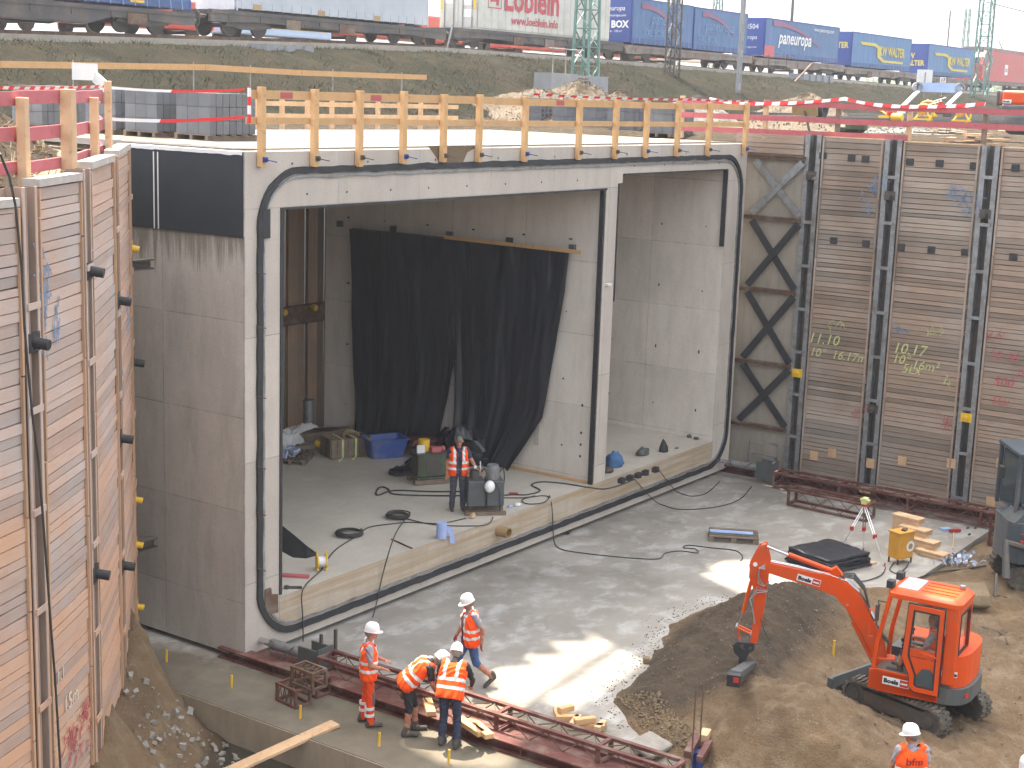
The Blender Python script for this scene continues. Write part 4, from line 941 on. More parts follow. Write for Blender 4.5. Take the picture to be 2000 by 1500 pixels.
# second train behind, seen below the wagons and in the gap
for i, (x0, x1, z0, z1, mt, lab) in enumerate(((2, 14, 12.9, 14.3, 'rred', 'red wagon on the rear track seen below the left trailer'), (15, 22, 12.9, 13.9, 'white', 'white wagon on the rear track under the blue trailer'), (23, 31, 12.9, 14.2, 'rred', 'red wagon on the rear track near the first wheels'), (32, 39, 12.9, 13.8, 'ltblue', 'pale blue wagon on the rear track'), (39.5, 50, 13.2, 14.6, 'rred', 'red wagon on the rear track under the grey trailer'), (50.8, 53.6, 13.4, 15.2, 'ltblue', 'small blue wagon seen in the gap between two containers'), (54.5, 72, 13.2, 14.2, 'rred', 'long red wagon on the rear track under the cream container'), (73, 95, 13.2, 14.0, 'white', 'long white wagon on the rear track'))):
    t = empty('rear_track_wagon', ((x0+x1)/2, 34.0, z0-.3), lab, 'railway wagon', 'wagons on the rear track')
    mb = MB(); mb.bx(x0, x1, 32.9, 35.2, z0, z1); bevel(mb.build('body', M[mt], t), .12, 2)
    for x in (x0+1.2, x1-1.2):
        mb = MB(); mb.cyl((x, 33.1, z0-.1), (x, 33.2, z0-.1), .4, n=14); mb.cyl((x, 34.9, z0-.1), (x, 35.0, z0-.1), .4, n=14); mb.cyl((x, 33.15, z0-.1), (x, 34.95, z0-.1), .08, n=8); mb.build('wheelset', M['wheel'], t)
    mb = MB(); mb.bx(x0+.4, x1-.4, 32.86, 32.899, z0+.35, z0+.55); mb.build('stripe', M['yellow'] if i % 2 else M['white'], t)
# ---------------------------------------------------------------- masts and poles
def lattice(x, y, z0, z1, w0, w1, mt, label, arms=(), grp='lattice catenary masts', step=1.0, base=None, t_=.06):
    t = empty('lattice_mast', (x, y, z0), label, 'mast', grp)
    n = max(3, int((z1-z0)/step)); W_ = lambda z: w0+(w1-w0)*(z-z0)/(z1-z0)
    cs = ((-1, -1), (1, -1), (1, 1), (-1, 1))
    for cx, cy in cs: mb = MB(); mb.bar((x+cx*w0/2, y+cy*w0/2, z0), (x+cx*w1/2, y+cy*w1/2, z1), t_*1.5, t_*1.5, up=(1, 0, 0)); mb.build('leg', M[mt], t)
    mb = MB()
    for i in range(n):
        za, zb = z0+(z1-z0)*i/n, z0+(z1-z0)*(i+1)/n; wa, wb = W_(za)/2, W_(zb)/2
        for k in range(4):
            a, b = cs[k], cs[(k+1) % 4]
            if i % 2: a, b = b, a
            mb.bar((x+a[0]*wa, y+a[1]*wa, za), (x+b[0]*wb, y+b[1]*wb, zb), t_*.8, t_*.5); mb.bar((x+a[0]*wb, y+a[1]*wb, zb), (x+b[0]*wb, y+b[1]*wb, zb), t_*.6, t_*.5)
    mb.build('lacing', M[mt], t)
    for (p, q, r_) in arms: mb = MB(); mb.tube([p, q], r_, 6); mb.build('arm', M['steel'], t)
    if base: mb = MB(); mb.bx(x-base, x+base, y-base, y+base, z0-1.2, z0+.02); mb.build('foundation', M['conc_yard'], t)
    return t
p = GY(1142, 165, 21.9)
lattice(p.x, 21.9, p.z, 22, .95, .6, 'green', 'green lattice mast on pale blue-grey foundations in front of the cream container', step=.9, t_=.075)
fb = empty('foundation_block', (47.5, 24.0, 11), 'pale blue-grey concrete foundation block with a small handrail below the green mast', 'foundation')
a = GY(1078, 142, 20.3); b = GY(1128, 168, 20.3); c = GY(1182, 150, 20.9)
mb = MB(); mb.bx(a.x, b.x, 20.3, 21.3, b.z-1.2, a.z); mb.build('block', M['ltblue'] if False else M['conc_yard'], fb)
mb = MB(); mb.bx(b.x+.2, c.x+.3, 20.9, 21.6, b.z-1.2, c.z); mb.build('block', M['conc_yard'], fb)
mb = MB(); h0 = a.z
for x in (a.x+.5, a.x+1.6): mb.tube([(x, 20.6, h0), (x, 20.6, h0+1.15)], .03, 6)
mb.tube([(a.x+.1, 20.6, h0+1.12), (b.x+.9, 20.6, h0+1.12)], .03, 6); mb.build('handrail', M['steel'], fb)
p = GY(1310, 190, 24.0); lattice(p.x, 24.0, p.z, 24, .62, .45, 'dsteel', 'dark narrow lattice mast in front of the faded blue swap bodies', step=.7, t_=.055)
p = GY(1912, 190, 24.0); lattice(p.x, 24.0, p.z, 26, 1.1, .9, 'green', 'tall green-grey lattice mast in front of the red locomotive', step=1.0, t_=.09, arms=(((p.x, 24, 19.6), (p.x+30, 24.5, 19.4), .06),))
for i, (px, pyb, y, h) in enumerate(((1885, 90, 62, 26), (1316, 5, 45, 22), (1978, 105, 70, 22), (1402, 18, 60, 24))):
    q = GY(px, pyb, y); lattice(q.x, y, 12.2, h if i != 2 else 19.5, 1.0, .6, 'green', ['distant lattice mast right of the bright sky gap, behind the second Walter body', 'distant lattice mast just above the joined blue swap bodies', 'short distant lattice mast above the red locomotive', 'distant lattice mast above the middle of the blue swap bodies'][i], step=1.3, t_=.09)
def pole(px, py0, y, z1, r, mt, label, nm='utility_pole', box=None, head=None):
    q = GY(px, py0, y); t = empty(nm, (q.x, y, q.z), label, 'pole', 'slim poles by the railway'); mb = MB()
    if box:
        mb.bx(q.x-box/2, q.x-box/2+.05, y-.09, y+.09, q.z, z1); mb.bx(q.x+box/2-.05, q.x+box/2, y-.09, y+.09, q.z, z1)
        z = q.z+.4
        while z < z1: mb.bx(q.x-box/2+.05, q.x+box/2-.05, y-.08, y-.06, z, z+.45); z += .95
    else: mb.tube([(q.x, y, q.z), (q.x, y, z1)], r, 8)
    mb.build('shaft', M[mt], t)
    if head: mb = MB(); mb.box((q.x+.25, y, z1), (.9, .12, .1)); mb.build('head', M[mt], t)
    return t
pole(1441, 190, 22, 22, .1, 'conc_yard', 'pale flat concrete pole standing left of the dark blue lettered swap body', box=.36)
pole(1545, 60, 45, 20.5, .16, 'dsteel', 'thick dark pole rising behind the large white paneuropa lettering')
pole(1579, 60, 50, 18.0, .12, 'steel', 'short grey pole with cross head behind the train', head=True)
pole(1850, 95, 55, 24.0, .11, 'dsteel', 'thin dark pole behind the second Walter swap body')
pole(1951, 110, 60, 19.3, .1, 'steel', 'short lamp pole behind the locomotive', head=True)
wr = MB()
for (a, b) in (((1600, 25), (2000, 45)), ((1690, -20), (1905, 55)), ((1905, 85), (2000, 30)), ((1780, 28), (2000, 32)), ((1900, 75), (2010, 72))):
    wr.tube([GY(a[0], a[1], 40), GY(b[0], b[1], 40)], .018, 4)
tag(wr.build('overhead_wire', M['dsteel']), 'thin overhead wires crossing the bright sky above the locomotive', 'wire')
# signs
t = empty('square_sign', tuple(GY(1806, 165, 23)), 'blank white square sign seen from behind, in front of the blue Walter body', 'sign'); q = GY(1806, 149, 23)
mb = MB(); mb.box((q.x, 23, q.z), (1.2, .03, 1.0), rz=math.atan2(_r0.y, _r0.x)); mb.build('sign_panel', M['white'], t); mb = MB(); mb.tube([(q.x-.06, 22.93, q.z+.3), (q.x-.06, 22.93, q.z-1.6)], .04, 6); mb.build('post', M['steel'], t)
t = empty('number_sign', tuple(GY(1842, 175, 23)), 'small white sign with the number 17 beside the track', 'sign'); q = GY(1842, 156, 23)
mb = MB(); mb.box((q.x, 23, q.z), (.46, .03, .42), rz=math.atan2(_r0.y, _r0.x)); mb.build('sign_panel', M['white'], t); mb = MB(); mb.tube([(q.x, 23.05, q.z), (q.x, 23.05, q.z-1.3)], .03, 6); mb.build('post', M['steel'], t)
text('17', .36, Vector((q.x, 23, q.z-.13))-_r0*.19-Vector((.8, .6, 0))*.03, _r0, eyT, M['black'], t, bold=.01)
# sloping rail and leaning post on the bank
mb = MB(); mb.bar(GY(1552, 160, 24), GY(1585, 125, 24), .09, .09); tag(mb.build('leaning_post', M['rust']), 'rusty post leaning on the bank right of the flat concrete pole', 'post')
mb = MB(); mb.tube([GY(872, 100, 26), GY(884, 48, 26)], .045, 6); tag(mb.build('leaning_pipe', M['steel']), 'thin grey pipe leaning against the wagons in the gap left of the cream container', 'pipe')
pf = empty('platform_railing', tuple(GY(1500, 140, 25.5)), 'thin rusty handrail on the bank below the dark blue lettered body', 'railing')
for px in (1468, 1500, 1535): a = GY(px, 140, 25.5); mb = MB(); mb.tube([a, a+Vector((0, 0, 1.1))], .03, 5); mb.build('post', M['rust'], pf)
a, b = GY(1468, 140, 25.5), GY(1545, 142, 25.5); mb = MB(); mb.tube([a+Vector((0, 0, 1.05)), b+Vector((0, 0, 1.05))], .03, 5); mb.build('rail', M['rust'], pf)
# concrete culvert face under the railway
for (px0, px1, py0, py1, nm) in ((518, 612, 92, 165, 'left'), (1565, 1625, 148, 190, 'right')):
    a = GY(px0, py1, 25.2); b = GY(px1, py0, 25.2); t = MB(); k = 0; x = a.x
    while x < b.x: t.bx(x, min(x+.55, b.x), 25.1+(.12 if k % 2 else 0), 26.2, 9.4, b.z); x += .56; k += 1
    tag(t.build('sheet_pile_box', M['dsteel' if False else 'conc_yard']), 'grey sheet-pile shaft in the bank below the ' + ('silver-grey trailer' if nm == 'left' else 'first Walter swap body'), 'sheet piling')
# ---------------------------------------------------------------- yard things
def block_stack(c, rz, label, nx=6, nz=3, sx=1.05, sy=1.0, hz=.80, grp='pallets of grey concrete blocks'):
    t = empty('block_pallet', c, label, 'block pallet', grp); t.rotation_euler = (0, 0, rz)
    mb = MB()
    for y in (-sy/2+.05, 0, sy/2-.05): mb.box((0, y, .05), (sx+.1, .09, .09))
    for i in range(5): mb.box((-sx/2+.05+i*(sx-.1)/4, 0, .108), (.14, sy+.08, .022))
    mb.build('pallet', M['oldwood'], t, local=True)
    mb = MB(); h = hz/nz
    for k in range(nz):
        for i in range(nx):
            for j in range(3):
                mb.box((-sx/2+(i+.5)*sx/nx+random.uniform(-.004, .004), -sy/2+(j+.5)*sy/3, .12+h*(k+.5)), (sx/nx-.014, sy/3-.008, h-.008))
    mb.build('concrete_blocks', M['blockm'], t, local=True); return t
def blockm():
    t = NT('grey_blocks'); c = t.mix(t.ramp(t.noise(3, 5), [(.3, 0), (.7, 1)]), (.155, .162, .175), (.12, .127, .14)); c = t.mix(1.0, c, t.ramp(t.island(), [(0, .82), (1, 1.1)]), 'MULTIPLY')
    t.bump(t.noise(60, 3), .4, .01); return t.fin(c, .9)
M['blockm'] = blockm()
blk = [(432, 274, 'grey block pallet on the roof corner, nearest to the striped marker'), (330, 268, 'grey block pallet, middle of the three at the left roof corner'), (250, 262, 'grey block pallet, leftmost of the three behind the left fence')]
for px, py, lb in blk: q = GZ(px, py, 9.43); block_stack((q.x+.1, q.y+.25, 9.43), R(-4), lb, nx=7, sx=1.2, sy=1.05, hz=.82)
for px, py, lb in ((95, 250, 'grey block pallet seen between the first posts of the red fence'), (150, 248, 'grey block pallet seen behind the thick middle post of the red fence')):
    q = GZ(px, py, 9.45); block_stack((min(q.x, 9), q.y, 9.42), R(2), lb, nx=7, sx=1.2, hz=.85)
for px, py, lb in ((1130, 250, 'grey block pallet right beside the round-holed blocks'), (1186, 255, 'second grey block pallet from the round-holed blocks'), (1243, 261, 'third grey block pallet from the round-holed blocks'), (1322, 268, 'last and widest grey block pallet, near the right end of the roof rail')):
    q = GZ(px, py, 9.43); block_stack((q.x, q.y+.3, 9.43), R(-3), lb, nx=6, sx=1.25 if px > 1300 else 1.05, hz=.84)
q = GZ(1074, 246, 9.43); t = empty('hollow_block_pallet', (q.x, q.y+.2, 9.43), 'pallet of bluish blocks with rows of round holes facing the pit', 'block pallet')
mb = MB()
for r_ in range(5):
    for c_ in range(5): mb.bx(q.x-.62+c_*.25, q.x-.62+c_*.25+.235, q.y, q.y+.8, 9.56+r_*.175, 9.56+r_*.175+.168)
mb.build('concrete_blocks', M['blockm'], t)
mb = MB()
for r_ in range(5):
    for c_ in range(5): mb.cyl((q.x-.62+c_*.25+.118, q.y-.004, 9.56+r_*.175+.084), (q.x-.62+c_*.25+.118, q.y+.0005, 9.56+r_*.175+.084), .068, n=14)
tag(mb.build('round_hole', M['black'], t), None)
mb = MB(); mb.bx(q.x-.65, q.x+.66, q.y, q.y+.8, 9.44, 9.55); mb.build('pallet', M['oldwood'], t)
def heap(cx, cy, rx, ry, h, mt, label, n=64, sd=0):
    V = []; F = []; m = 22
    for i in range(m+1):
        for j in range(n):
            a = 2*math.pi*j/n; rr = i/m; k = 1+.28*fbm(math.cos(a)*1.4, math.sin(a)*1.4, sd)
            x = cx+rx*k*rr*math.cos(a); y = cy+ry*k*rr*math.sin(a)
            z = hy(x, y)-.15+.8*h*(1-rr)**.85*(1+.3*fbm(x*.6, y*.6, sd+3)) + .07*fbm(x*3, y*3, sd)*(1-rr*.5)
            V.append((x, y, z))
    F = [(i*n+j, (i+1)*n+j, (i+1)*n+(j+1) % n, i*n+(j+1) % n) for i in range(m) for j in range(n)]
    mb = MB(); mb.add(V, F)
    rr = random.Random(sd)
    for _ in range(900):
        v = V[rr.randrange(len(V))]; s_ = rr.uniform(.015, .045); mb.box((v[0]+rr.uniform(-.2, .2), v[1]+rr.uniform(-.2, .2), v[2]+.01), (s_*1.5, s_, s_), rot=Matrix.Rotation(rr.uniform(0, 6), 3, (rr.random(), rr.random(), rr.random()+.01)))
    return tag(mb.build('gravel_heap', M[mt], smooth=False), label, 'heap', 'heaps in the yard')
heap(34.6, 17.0, 3.4, 3, 1.75, 'ballast', 'brown gravel heap, left end of the long heap behind the roof', sd=1)
heap(38.2, 17.4, 3.6, 3, 2.2, 'ballast', 'tallest brown gravel heap in front of the green mast foundations', sd=2)
heap(41.0, 17.2, 2.8, 2.6, 1.6, 'ballast', 'brown gravel heap sloping down right of the green mast', sd=3)
heap(29.6, 12.6, 3.2, 2.6, .95, 'ballast', 'low brown gravel heap left of the round-holed blocks', sd=4)
heap(48.2, 17.0, 2.4, 2.4, 1.6, 'ballast2', 'small pale grey gravel heap beside the narrow dark mast', sd=5)
heap(57.5, 15.5, 4.2, 3, 2.1, 'ballast', 'brown gravel heap right of the flat concrete pole', sd=6)
heap(33.5, 5.6, 7, 2.8, .85, 'ballast', 'wide low gravel bank behind the red fence', sd=7)
heap(40, 3.2, 7, 2.6, .55, 'ballast2', 'flat pale gravel spread behind the red fence', sd=8)
# yellow machinery and bits
def yard_at(px, py, x): q = GX(px, py, x); return q
t = empty('vibration_plate', tuple(GX(1735, 228, 52)), 'yellow trench compactor with red engine lying behind the red fence', 'compactor')
q = GX(1742, 224, 46); mb = MB(); mb.cyl(q+Vector((0, -.5, -.1)), q+Vector((0, .0, -.1)), .17, n=16); mb.box(q+Vector((0, .3, -.1)), (.4, .5, .1)); mb.tube([q+Vector((0, .2, .0)), q+Vector((0, .9, .35)), q+Vector((0, 1.1, .3))], .04, 6); mb.build('frame', M['yellow'], t)
mb = MB(); mb.sph(q+Vector((0, .1, .08)), .16, 12); mb.build('engine', M['red'], t)
mb = MB(); mb.box(q+Vector((.2, -.35, .18)), (.25, .3, .2)); mb.build('tank', M['white'], t)
for i, (px, py, lb) in enumerate(((1803, 222, 'yellow frame machine with curved arms behind the red fence'), (1812, 215, 'second yellow frame machine right behind the first'), (1878, 225, 'small yellow machine with raised handle near the tall mast'))):
    q = GX(px, py, 50+i*1.5); t = empty('track_machine', tuple(q), lb, 'track machine', 'yellow track machines in the yard'); mb = MB()
    mb.tube([q+Vector((0, .45*math.cos(a), .42*math.sin(a))) for a in [R(k*20) for k in range(2, 15)]], .05, 6); mb.tube([q+Vector((0, -.4, -.3)), q+Vector((.1, .1, .5))], .04, 6); mb.tube([q+Vector((0, .4, -.3)), q+Vector((.1, -.1, .45))], .04, 6); mb.box(q+Vector((0, 0, -.26)), (.2, .9, .08)); mb.build('frame', M['yellow'], t)
    mb = MB(); mb.cyl(q+Vector((-.1, .1, .05)), q+Vector((.12, .1, .05)), .16, n=14); mb.build('drum', M['ochre'], t)
    mb = MB(); mb.tube([q+Vector((0, -.1, .35)), q+Vector((.1, -.8, .6))], .03, 6); mb.build('handle', M['steel'], t)
for i, (px, py) in enumerate(((1836, 216), (1852, 222))):
    q = GX(px, py, 50); t = empty('motor_unit', tuple(q), ['dark pump with red cap in the yard', 'black and teal pump in the yard'][i], 'pump'); mb = MB(); mb.box(q, (.4, .4, .3)); mb.cyl(q+Vector((0, 0, .15)), q+Vector((0, 0, .25)), .12); bevel(mb.build('body', M['dsteel'], t), .04)
    mb = MB(); mb.cyl(q+Vector((0, 0, .25)), q+Vector((0, 0, .42)), .1); mb.build('cap', M['red' if i == 0 else 'dgreen'], t)
t = empty('chute_pipe_rack', tuple(GY(1850, 190, 16)), 'light blue pipe rack with two round openings and slanting white chutes', 'pipe rack')
_p0 = GX(1835, 172, 70); a, b = GP(1793, 170, _p0, HR0), GP(1876, 172, _p0, HR0); mb = MB(); _dv = Vector((.9, .43, 0)); mb.bar(a+_dv*.4, b+_dv*.4, .5, .55); mb.build('frame', M['ltblue'], t)
for q in (a, b):
    mb = MB(); mb.ring(q, q+_dv*.7, .30, .20, 20); mb.build('pipe', M['conc_yard'], t)
    mb = MB(); mb.bar(q-_dv*.1+Vector((0, 0, -.25)), q-_r0*.9-_dv*.5+Vector((0, 0, -1.2)), .4, .06); mb.build('chute', M['white'], t)
# plank pile near the right pit edge
pl = empty('plank_pile', tuple(GX(1650, 265, 21.5)), 'untidy pile of old planks at the edge of the right pit wall', 'plank pile')
rr = random.Random(11)
for i in range(15):
    u = rr.uniform(-1, 1); c = Vector((22.2+rr.uniform(-.5, 1.0), -5.3+u*.9, 9.62+.045*i*.6)); a = rr.uniform(-.5, .5)+(0 if i % 3 else 1.5)
    mb = MB(); mb.box(c, (rr.uniform(1.2, 2.2), .16, .04), rz=a); mb.build('plank', M['oldwood'] if i % 2 else M['pine2'], pl)
mb = MB()
for (s_, px, py) in ((.35, 1672, 248), (.3, 1650, 252)):
    q = GX(px, py, 24); mb.sph(q, s_, 10, (1.2, 1, .6))
mb.build('green_bag', M['dgreen'], pl)
for k, (y0_, x_, lb) in enumerate(((11.5, 58, 'bundle of long dark rails lying in the yard behind the red fence, nearer one'), (14.5, 66, 'bundle of long dark rails lying in the yard, farther one'))):
    t = empty('rail_bundle', (x_, y0_, 9.6), lb, 'rail bundle', 'rail bundles in the yard'); z_ = hy(x_, y0_)
    for j in range(5): mb = MB(); mb.bar((x_-14, y0_+.35*j, z_+.35), (x_+22, y0_+.35*j-2, z_+.35+.04*j), .12, .15); mb.build('rail', M['dsteel'], t)
    for j in range(5): mb = MB(); mb.box((x_-11+7*j, y0_+.4-.35*j, z_+.12), (.2, 2.2, .24)); mb.build('sleeper', M['oldwood'], t)
# stone cutter / sign case on the gravel
t = empty('info_case', (29.5, .2, 9.6), 'small dark display case on a post behind the red fence', 'display case'); q = GX(1572, 216, 26)
mb = MB(); mb.box(q, (.06, .85, .32), rot=Matrix.Rotation(-.3, 3, 'Y')); mb.build('case', M['pvc'], t); mb = MB(); mb.tube([q, q+Vector((0, -.3, -.95))], .04, 6); mb.build('post', M['dsteel'], t)
q = GX(1605, 212, 27); mb = MB(); mb.ring(q+Vector((0, .12, 0)), q+Vector((0, -.12, 0)), .28, .19, 20); tag(mb.build('tyre', M['black']), 'black tyre standing behind the red fence', 'tyre')
# orange mini digger at the right edge of the yard
md = empty('orange_digger', (44, .6, 9.5), 'rear of an orange digger parked in the yard at the right edge', 'excavator')
q = GX(1958, 222, 42); 
def qb(px0, px1, py0, py1, x, dx, mt, nm, bv=.08):
    a = GX(px0, py1, x); b = GX(px1, py0, x); mb = MB(); mb.bx(x, x+dx, min(a.y, b.y), max(a.y, b.y), a.z, b.z); return bevel(mb.build(nm, M[mt], md), bv, 3)
qb(1955, 2040, 178, 205, 38.5, 2.0, 'orange', 'engine_cover', .12); qb(1954, 2040, 206, 216, 38.45, 2.1, 'dgrey', 'counterweight')
qb(1957, 2040, 218, 262, 38.4, 2.2, 'dgrey', 'lower_body', .25); qb(1944, 1953, 176, 206, 39, .8, 'greymach', 'side_tank')
q = GX(1967, 198, 38.49); mb = MB(); mb.box(q, (.01, .32, .14)); mb.build('sticker', M['white'], md); text('Boels', .11, (q.x-.01, q.y+.14, q.z-.04), (0, -1, 0), (0, 0, 1), M['black'], md, bold=.004)
# trees behind the railway
def tree(x, y, z, h, rad, label, sd):
    t = empty('broadleaf_tree', (x, y, z), label, 'tree', 'green trees beyond the railway'); rr = random.Random(sd)
    mb = MB(); mb.tube([(x, y, z), (x+.2, y, z+h*.35), (x+.1, y+.2, z+h*.7)], [.35, .25, .1], 8)
    for k in range(5): a = rr.uniform(0, 6.28); mb.tube([(x+.1, y, z+h*(.3+.08*k)), (x+math.cos(a)*rad*.6, y+math.sin(a)*rad*.6, z+h*(.5+.08*k))], [.13, .04], 6)
    mb.build('trunk', M['rust'], t)
    mb = MB(); cl = [(Vector((rr.gauss(0, .45), rr.gauss(0, .45), rr.uniform(-.5, .5)))) for _ in range(16)]
    for i in range(2600):
        c = cl[rr.randrange(16)]; v = Vector((rr.gauss(0, 1), rr.gauss(0, 1), rr.gauss(0, 1))).normalized()*rr.uniform(.55, 1)*.38
        p = Vector((x+(c.x+v.x)*rad, y+(c.y+v.y)*rad, z+h*.62+(c.z+v.z)*h*.42)); s_ = rr.uniform(.16, .4)
        u = Vector((rr.gauss(0, 1), rr.gauss(0, 1), rr.gauss(0, 1))).normalized(); w_ = u.orthogonal().normalized()
        mb.add([p-u*s_, p+w_*s_*.6, p+u*s_, p-w_*s_*.6], [(0, 1, 2, 3)])
    mb.build('crown', M['leaf'], t)
def leafm():
    t = NT('leaves'); c = t.mix(t.ramp(t.noise(.5, 4), [(.35, 0), (.65, 1)]), (.07, .13, .035), (.11, .17, .05)); c = t.mix(1.0, c, t.ramp(t.island(), [(0, .7), (1, 1.25)]), 'MULTIPLY'); return t.fin(c, .7)
M['leaf'] = leafm()
for i, (px, y, h, r_) in enumerate(((1985, 95, 9.5, 6), (1955, 120, 9, 6), (2025, 80, 10, 6), (1815, 140, 8.5, 5), (1760, 150, 8.6, 6), (1700, 150, 8.3, 5), (1890, 130, 8.5, 5))):
    q = GY(px, 120, y); tree(q.x, y, 11.0, h, r_, ['pale green tree at the right edge above the locomotive', 'pale green tree just left of the edge tree above the locomotive', 'tree cut by the right edge of the picture', 'small tree top above the first Walter body, right one', 'small tree top above the first Walter body', 'small tree top left above the first Walter body', 'small tree top behind the tall mast'][i], 20+i)
# reeds and brush on the soil behind the left fence
def brush():
    rr = random.Random(5); mb = MB()
    for i in range(4200):
        x, y = rr.uniform(-13, -3.2), rr.uniform(-4.6, 4.5); d = seg_d(x, y, P)
        if pit_hole(x, y-.3) or d < .4 or d > 4.2: continue
        z = hy(x, y); a = rr.uniform(0, 6.28); L = rr.uniform(.12, .4); dd = Vector((math.cos(a), math.sin(a), rr.uniform(.05, .7))).normalized()*L; p = Vector((x, y, z-.02)); s_ = dd.cross(Vector((0, 0, 1))).normalized()*.008
        mb.add([p-s_, p+s_, p+dd+s_*.3, p+dd-s_*.3], [(0, 1, 2, 3)])
    for i in range(500):
        x, y = rr.uniform(-13, -3.2), rr.uniform(-4.6, 4.5); d = seg_d(x, y, P)
        if pit_hole(x, y-.3) or d < .4 or d > 4.2: continue
        s_ = rr.uniform(.02, .06); mb.box((x, y, hy(x, y)+.01), (s_*1.4, s_, s_), rz=rr.uniform(0, 3))
    o = mb.build('dry_brush', pm('dry_stalks', (.17, .115, .055), (.11, .07, .035), 3, .9)); o['kind'] = 'stuff'; o['label'] = 'dry brown stalks and clods on the soil behind the left fence'
brush()
def bank_weeds():
    rr = random.Random(15); mb = MB()
    for i in range(30000):
        x = rr.uniform(2, 110) if i % 3 else rr.uniform(5, 60); y = rr.uniform(16.8, 27); z = hy(x, y)
        if fbm(x*.35, y*.35, 4)+rr.uniform(-.3, .3) < -.05: continue
        a = rr.uniform(0, 6.28); L = rr.uniform(.08, .26); dd = Vector((math.cos(a)*.6, math.sin(a)*.6, rr.uniform(.4, 1))).normalized()*L; p = Vector((x, y, z-.03)); s_ = dd.cross(Vector((.3, .8, .2))).normalized()*L*.07
        mb.add([p-s_, p+s_, p+dd], [(0, 1, 2)])
    o = mb.build('bank_grass', pm('bank_grass_blades', (.034, .036, .018), (.055, .046, .028), .6, 1.0, bump=0, spec=.05)); o['kind'] = 'stuff'; o['label'] = 'rough grass tufts growing on the railway embankment'
bank_weeds()
# ================================================================ EXCAVATOR
ex = empty('mini_excavator', (5.87, -10.7, 0), 'bright orange mini excavator with cab and long arm digging in the dirt mound', 'excavator')
C0 = Vector((5.87, -10.7, 0.03))
def fr_(ang):
    a = R(ang); F_ = Vector((math.cos(a), math.sin(a), 0)); L_ = Vector((-math.sin(a), math.cos(a), 0)); return F_, L_
FT, LT = fr_(75); FU, LU = fr_(94); CU = Vector((5.85, -10.86, 0.03))
def T_(a, b, c): return C0+FT*a+LT*b+Vector((0, 0, c))
def U_(a, b, c): return CU+FU*a+LU*b+Vector((0, 0, c))
MU = Matrix((FU, LU, Vector((0, 0, 1)))).transposed().to_4x4(); MU.translation = CU
MTR = Matrix((FT, LT, Vector((0, 0, 1)))).transposed().to_4x4(); MTR.translation = C0
def ub(name, mt, boxes, bv=0, M_=None, seg=2):
    mb = MB(); mb.M = M_ or MU
    for b in boxes: mb.bx(*b)
    o = mb.build(name, M[mt], ex)
    if bv: bevel(o, bv, seg)
    return o
def stadium(x0, x1, z0, z1, n=8):
    r = (z1-z0)/2; pts = []
    for i in range(n+1): t = R(-90+180*i/n); pts.append((x1-r+r*math.cos(t), z0+r+r*math.sin(t)))
    for i in range(n+1): t = R(90+180*i/n); pts.append((x0+r+r*math.cos(t), z0+r+r*math.sin(t)))
    return pts
for sgn in (1, -1):
    b0, b1 = (.46, .76) if sgn > 0 else (-.76, -.46)
    outer = stadium(-1.03, 1.03, 0.0, .50); inner = stadium(-.98, .98, .05, .45)
    mb = MB(); mb.M = MTR; n = len(outer)
    V = []
    for (pts, b) in ((outer, b0), (outer, b1), (inner, b1), (inner, b0)): V += [(p[0], b, p[1]) for p in pts]
    F = [(q*n+j, q*n+(j+1) % n, ((q+1) % 4)*n+(j+1) % n, ((q+1) % 4)*n+j) for q in range(4) for j in range(n)]
    mb.add(V, [tuple(reversed(f)) for f in F])
    dp = dens(outer, .092)
    for i, p in enumerate(dp):
        q = dp[(i+1) % len(dp)]; tx, tz = q[0]-p[0], q[1]-p[1]; L = math.hypot(tx, tz) or 1; nx, nz = tz/L, -tx/L
        an = math.atan2(tz, tx)
        for (ba, bb, sh) in ((b0, (b0+b1)/2, 0), ((b0+b1)/2, b1, .3)):
            mb.box((p[0]+nx*.012+tx*sh, (ba+bb)/2, p[1]+nz*.012+tz*sh), (.045, (bb-ba)*.94, .03), rot=Matrix.Rotation(-an, 3, 'Y'))
    tr = mb.build('track', M['track'], ex)
    mb = MB(); mb.M = MTR; mb.prism([(-.72, .1), (.72, .1), (.62, .36), (-.62, .38)], -.11, .11, (0, (b0+b1)/2, 0), (1, 0, 0), (0, 0, 1)); mb.build('side_frame', M['dsteel'], tr)
    mb = MB(); mb.M = MTR
    for (x, r_) in ((-.77, .2), (.77, .2)): mb.cyl((x, b0+.03, .25), (x, b1-.03, .25), r_, n=18); mb.cyl((x, b0-.005, .25), (x, b1+.005, .25), .09, n=12)
    for k in range(4): mb.cyl((-.45+.3*k, b0+.04, .1), (-.45+.3*k, b1-.04, .1), .065, n=12)
    mb.build('wheel', M['wheel'], tr)
ub('chassis', 'dsteel', [(-.45, .45, -.459, .459, .2, .42), (-.3, .3, -.3, .3, .421, .55)], .02, MTR)
# dozer blade
mb = MB(); mb.M = MTR; mb.prism([(1.32, .02), (1.38, .05), (1.30, .2), (1.34, .37), (1.29, .37), (1.24, .2), (1.27, .04)], -.77, .77, (0, 0, 0), (1, 0, 0), (0, 0, 1)); bl = mb.build('dozer_blade', M['dgrey'], ex)
mb = MB(); mb.M = MTR
for s_ in (-1, 1): mb.bar((.4, s_*.28, .32), (1.26, s_*.34, .2), .09, .09); mb.box((1.28, s_*.79, .2), (.12, .03, .36))
mb.build('blade_arm', M['dgrey'], bl)
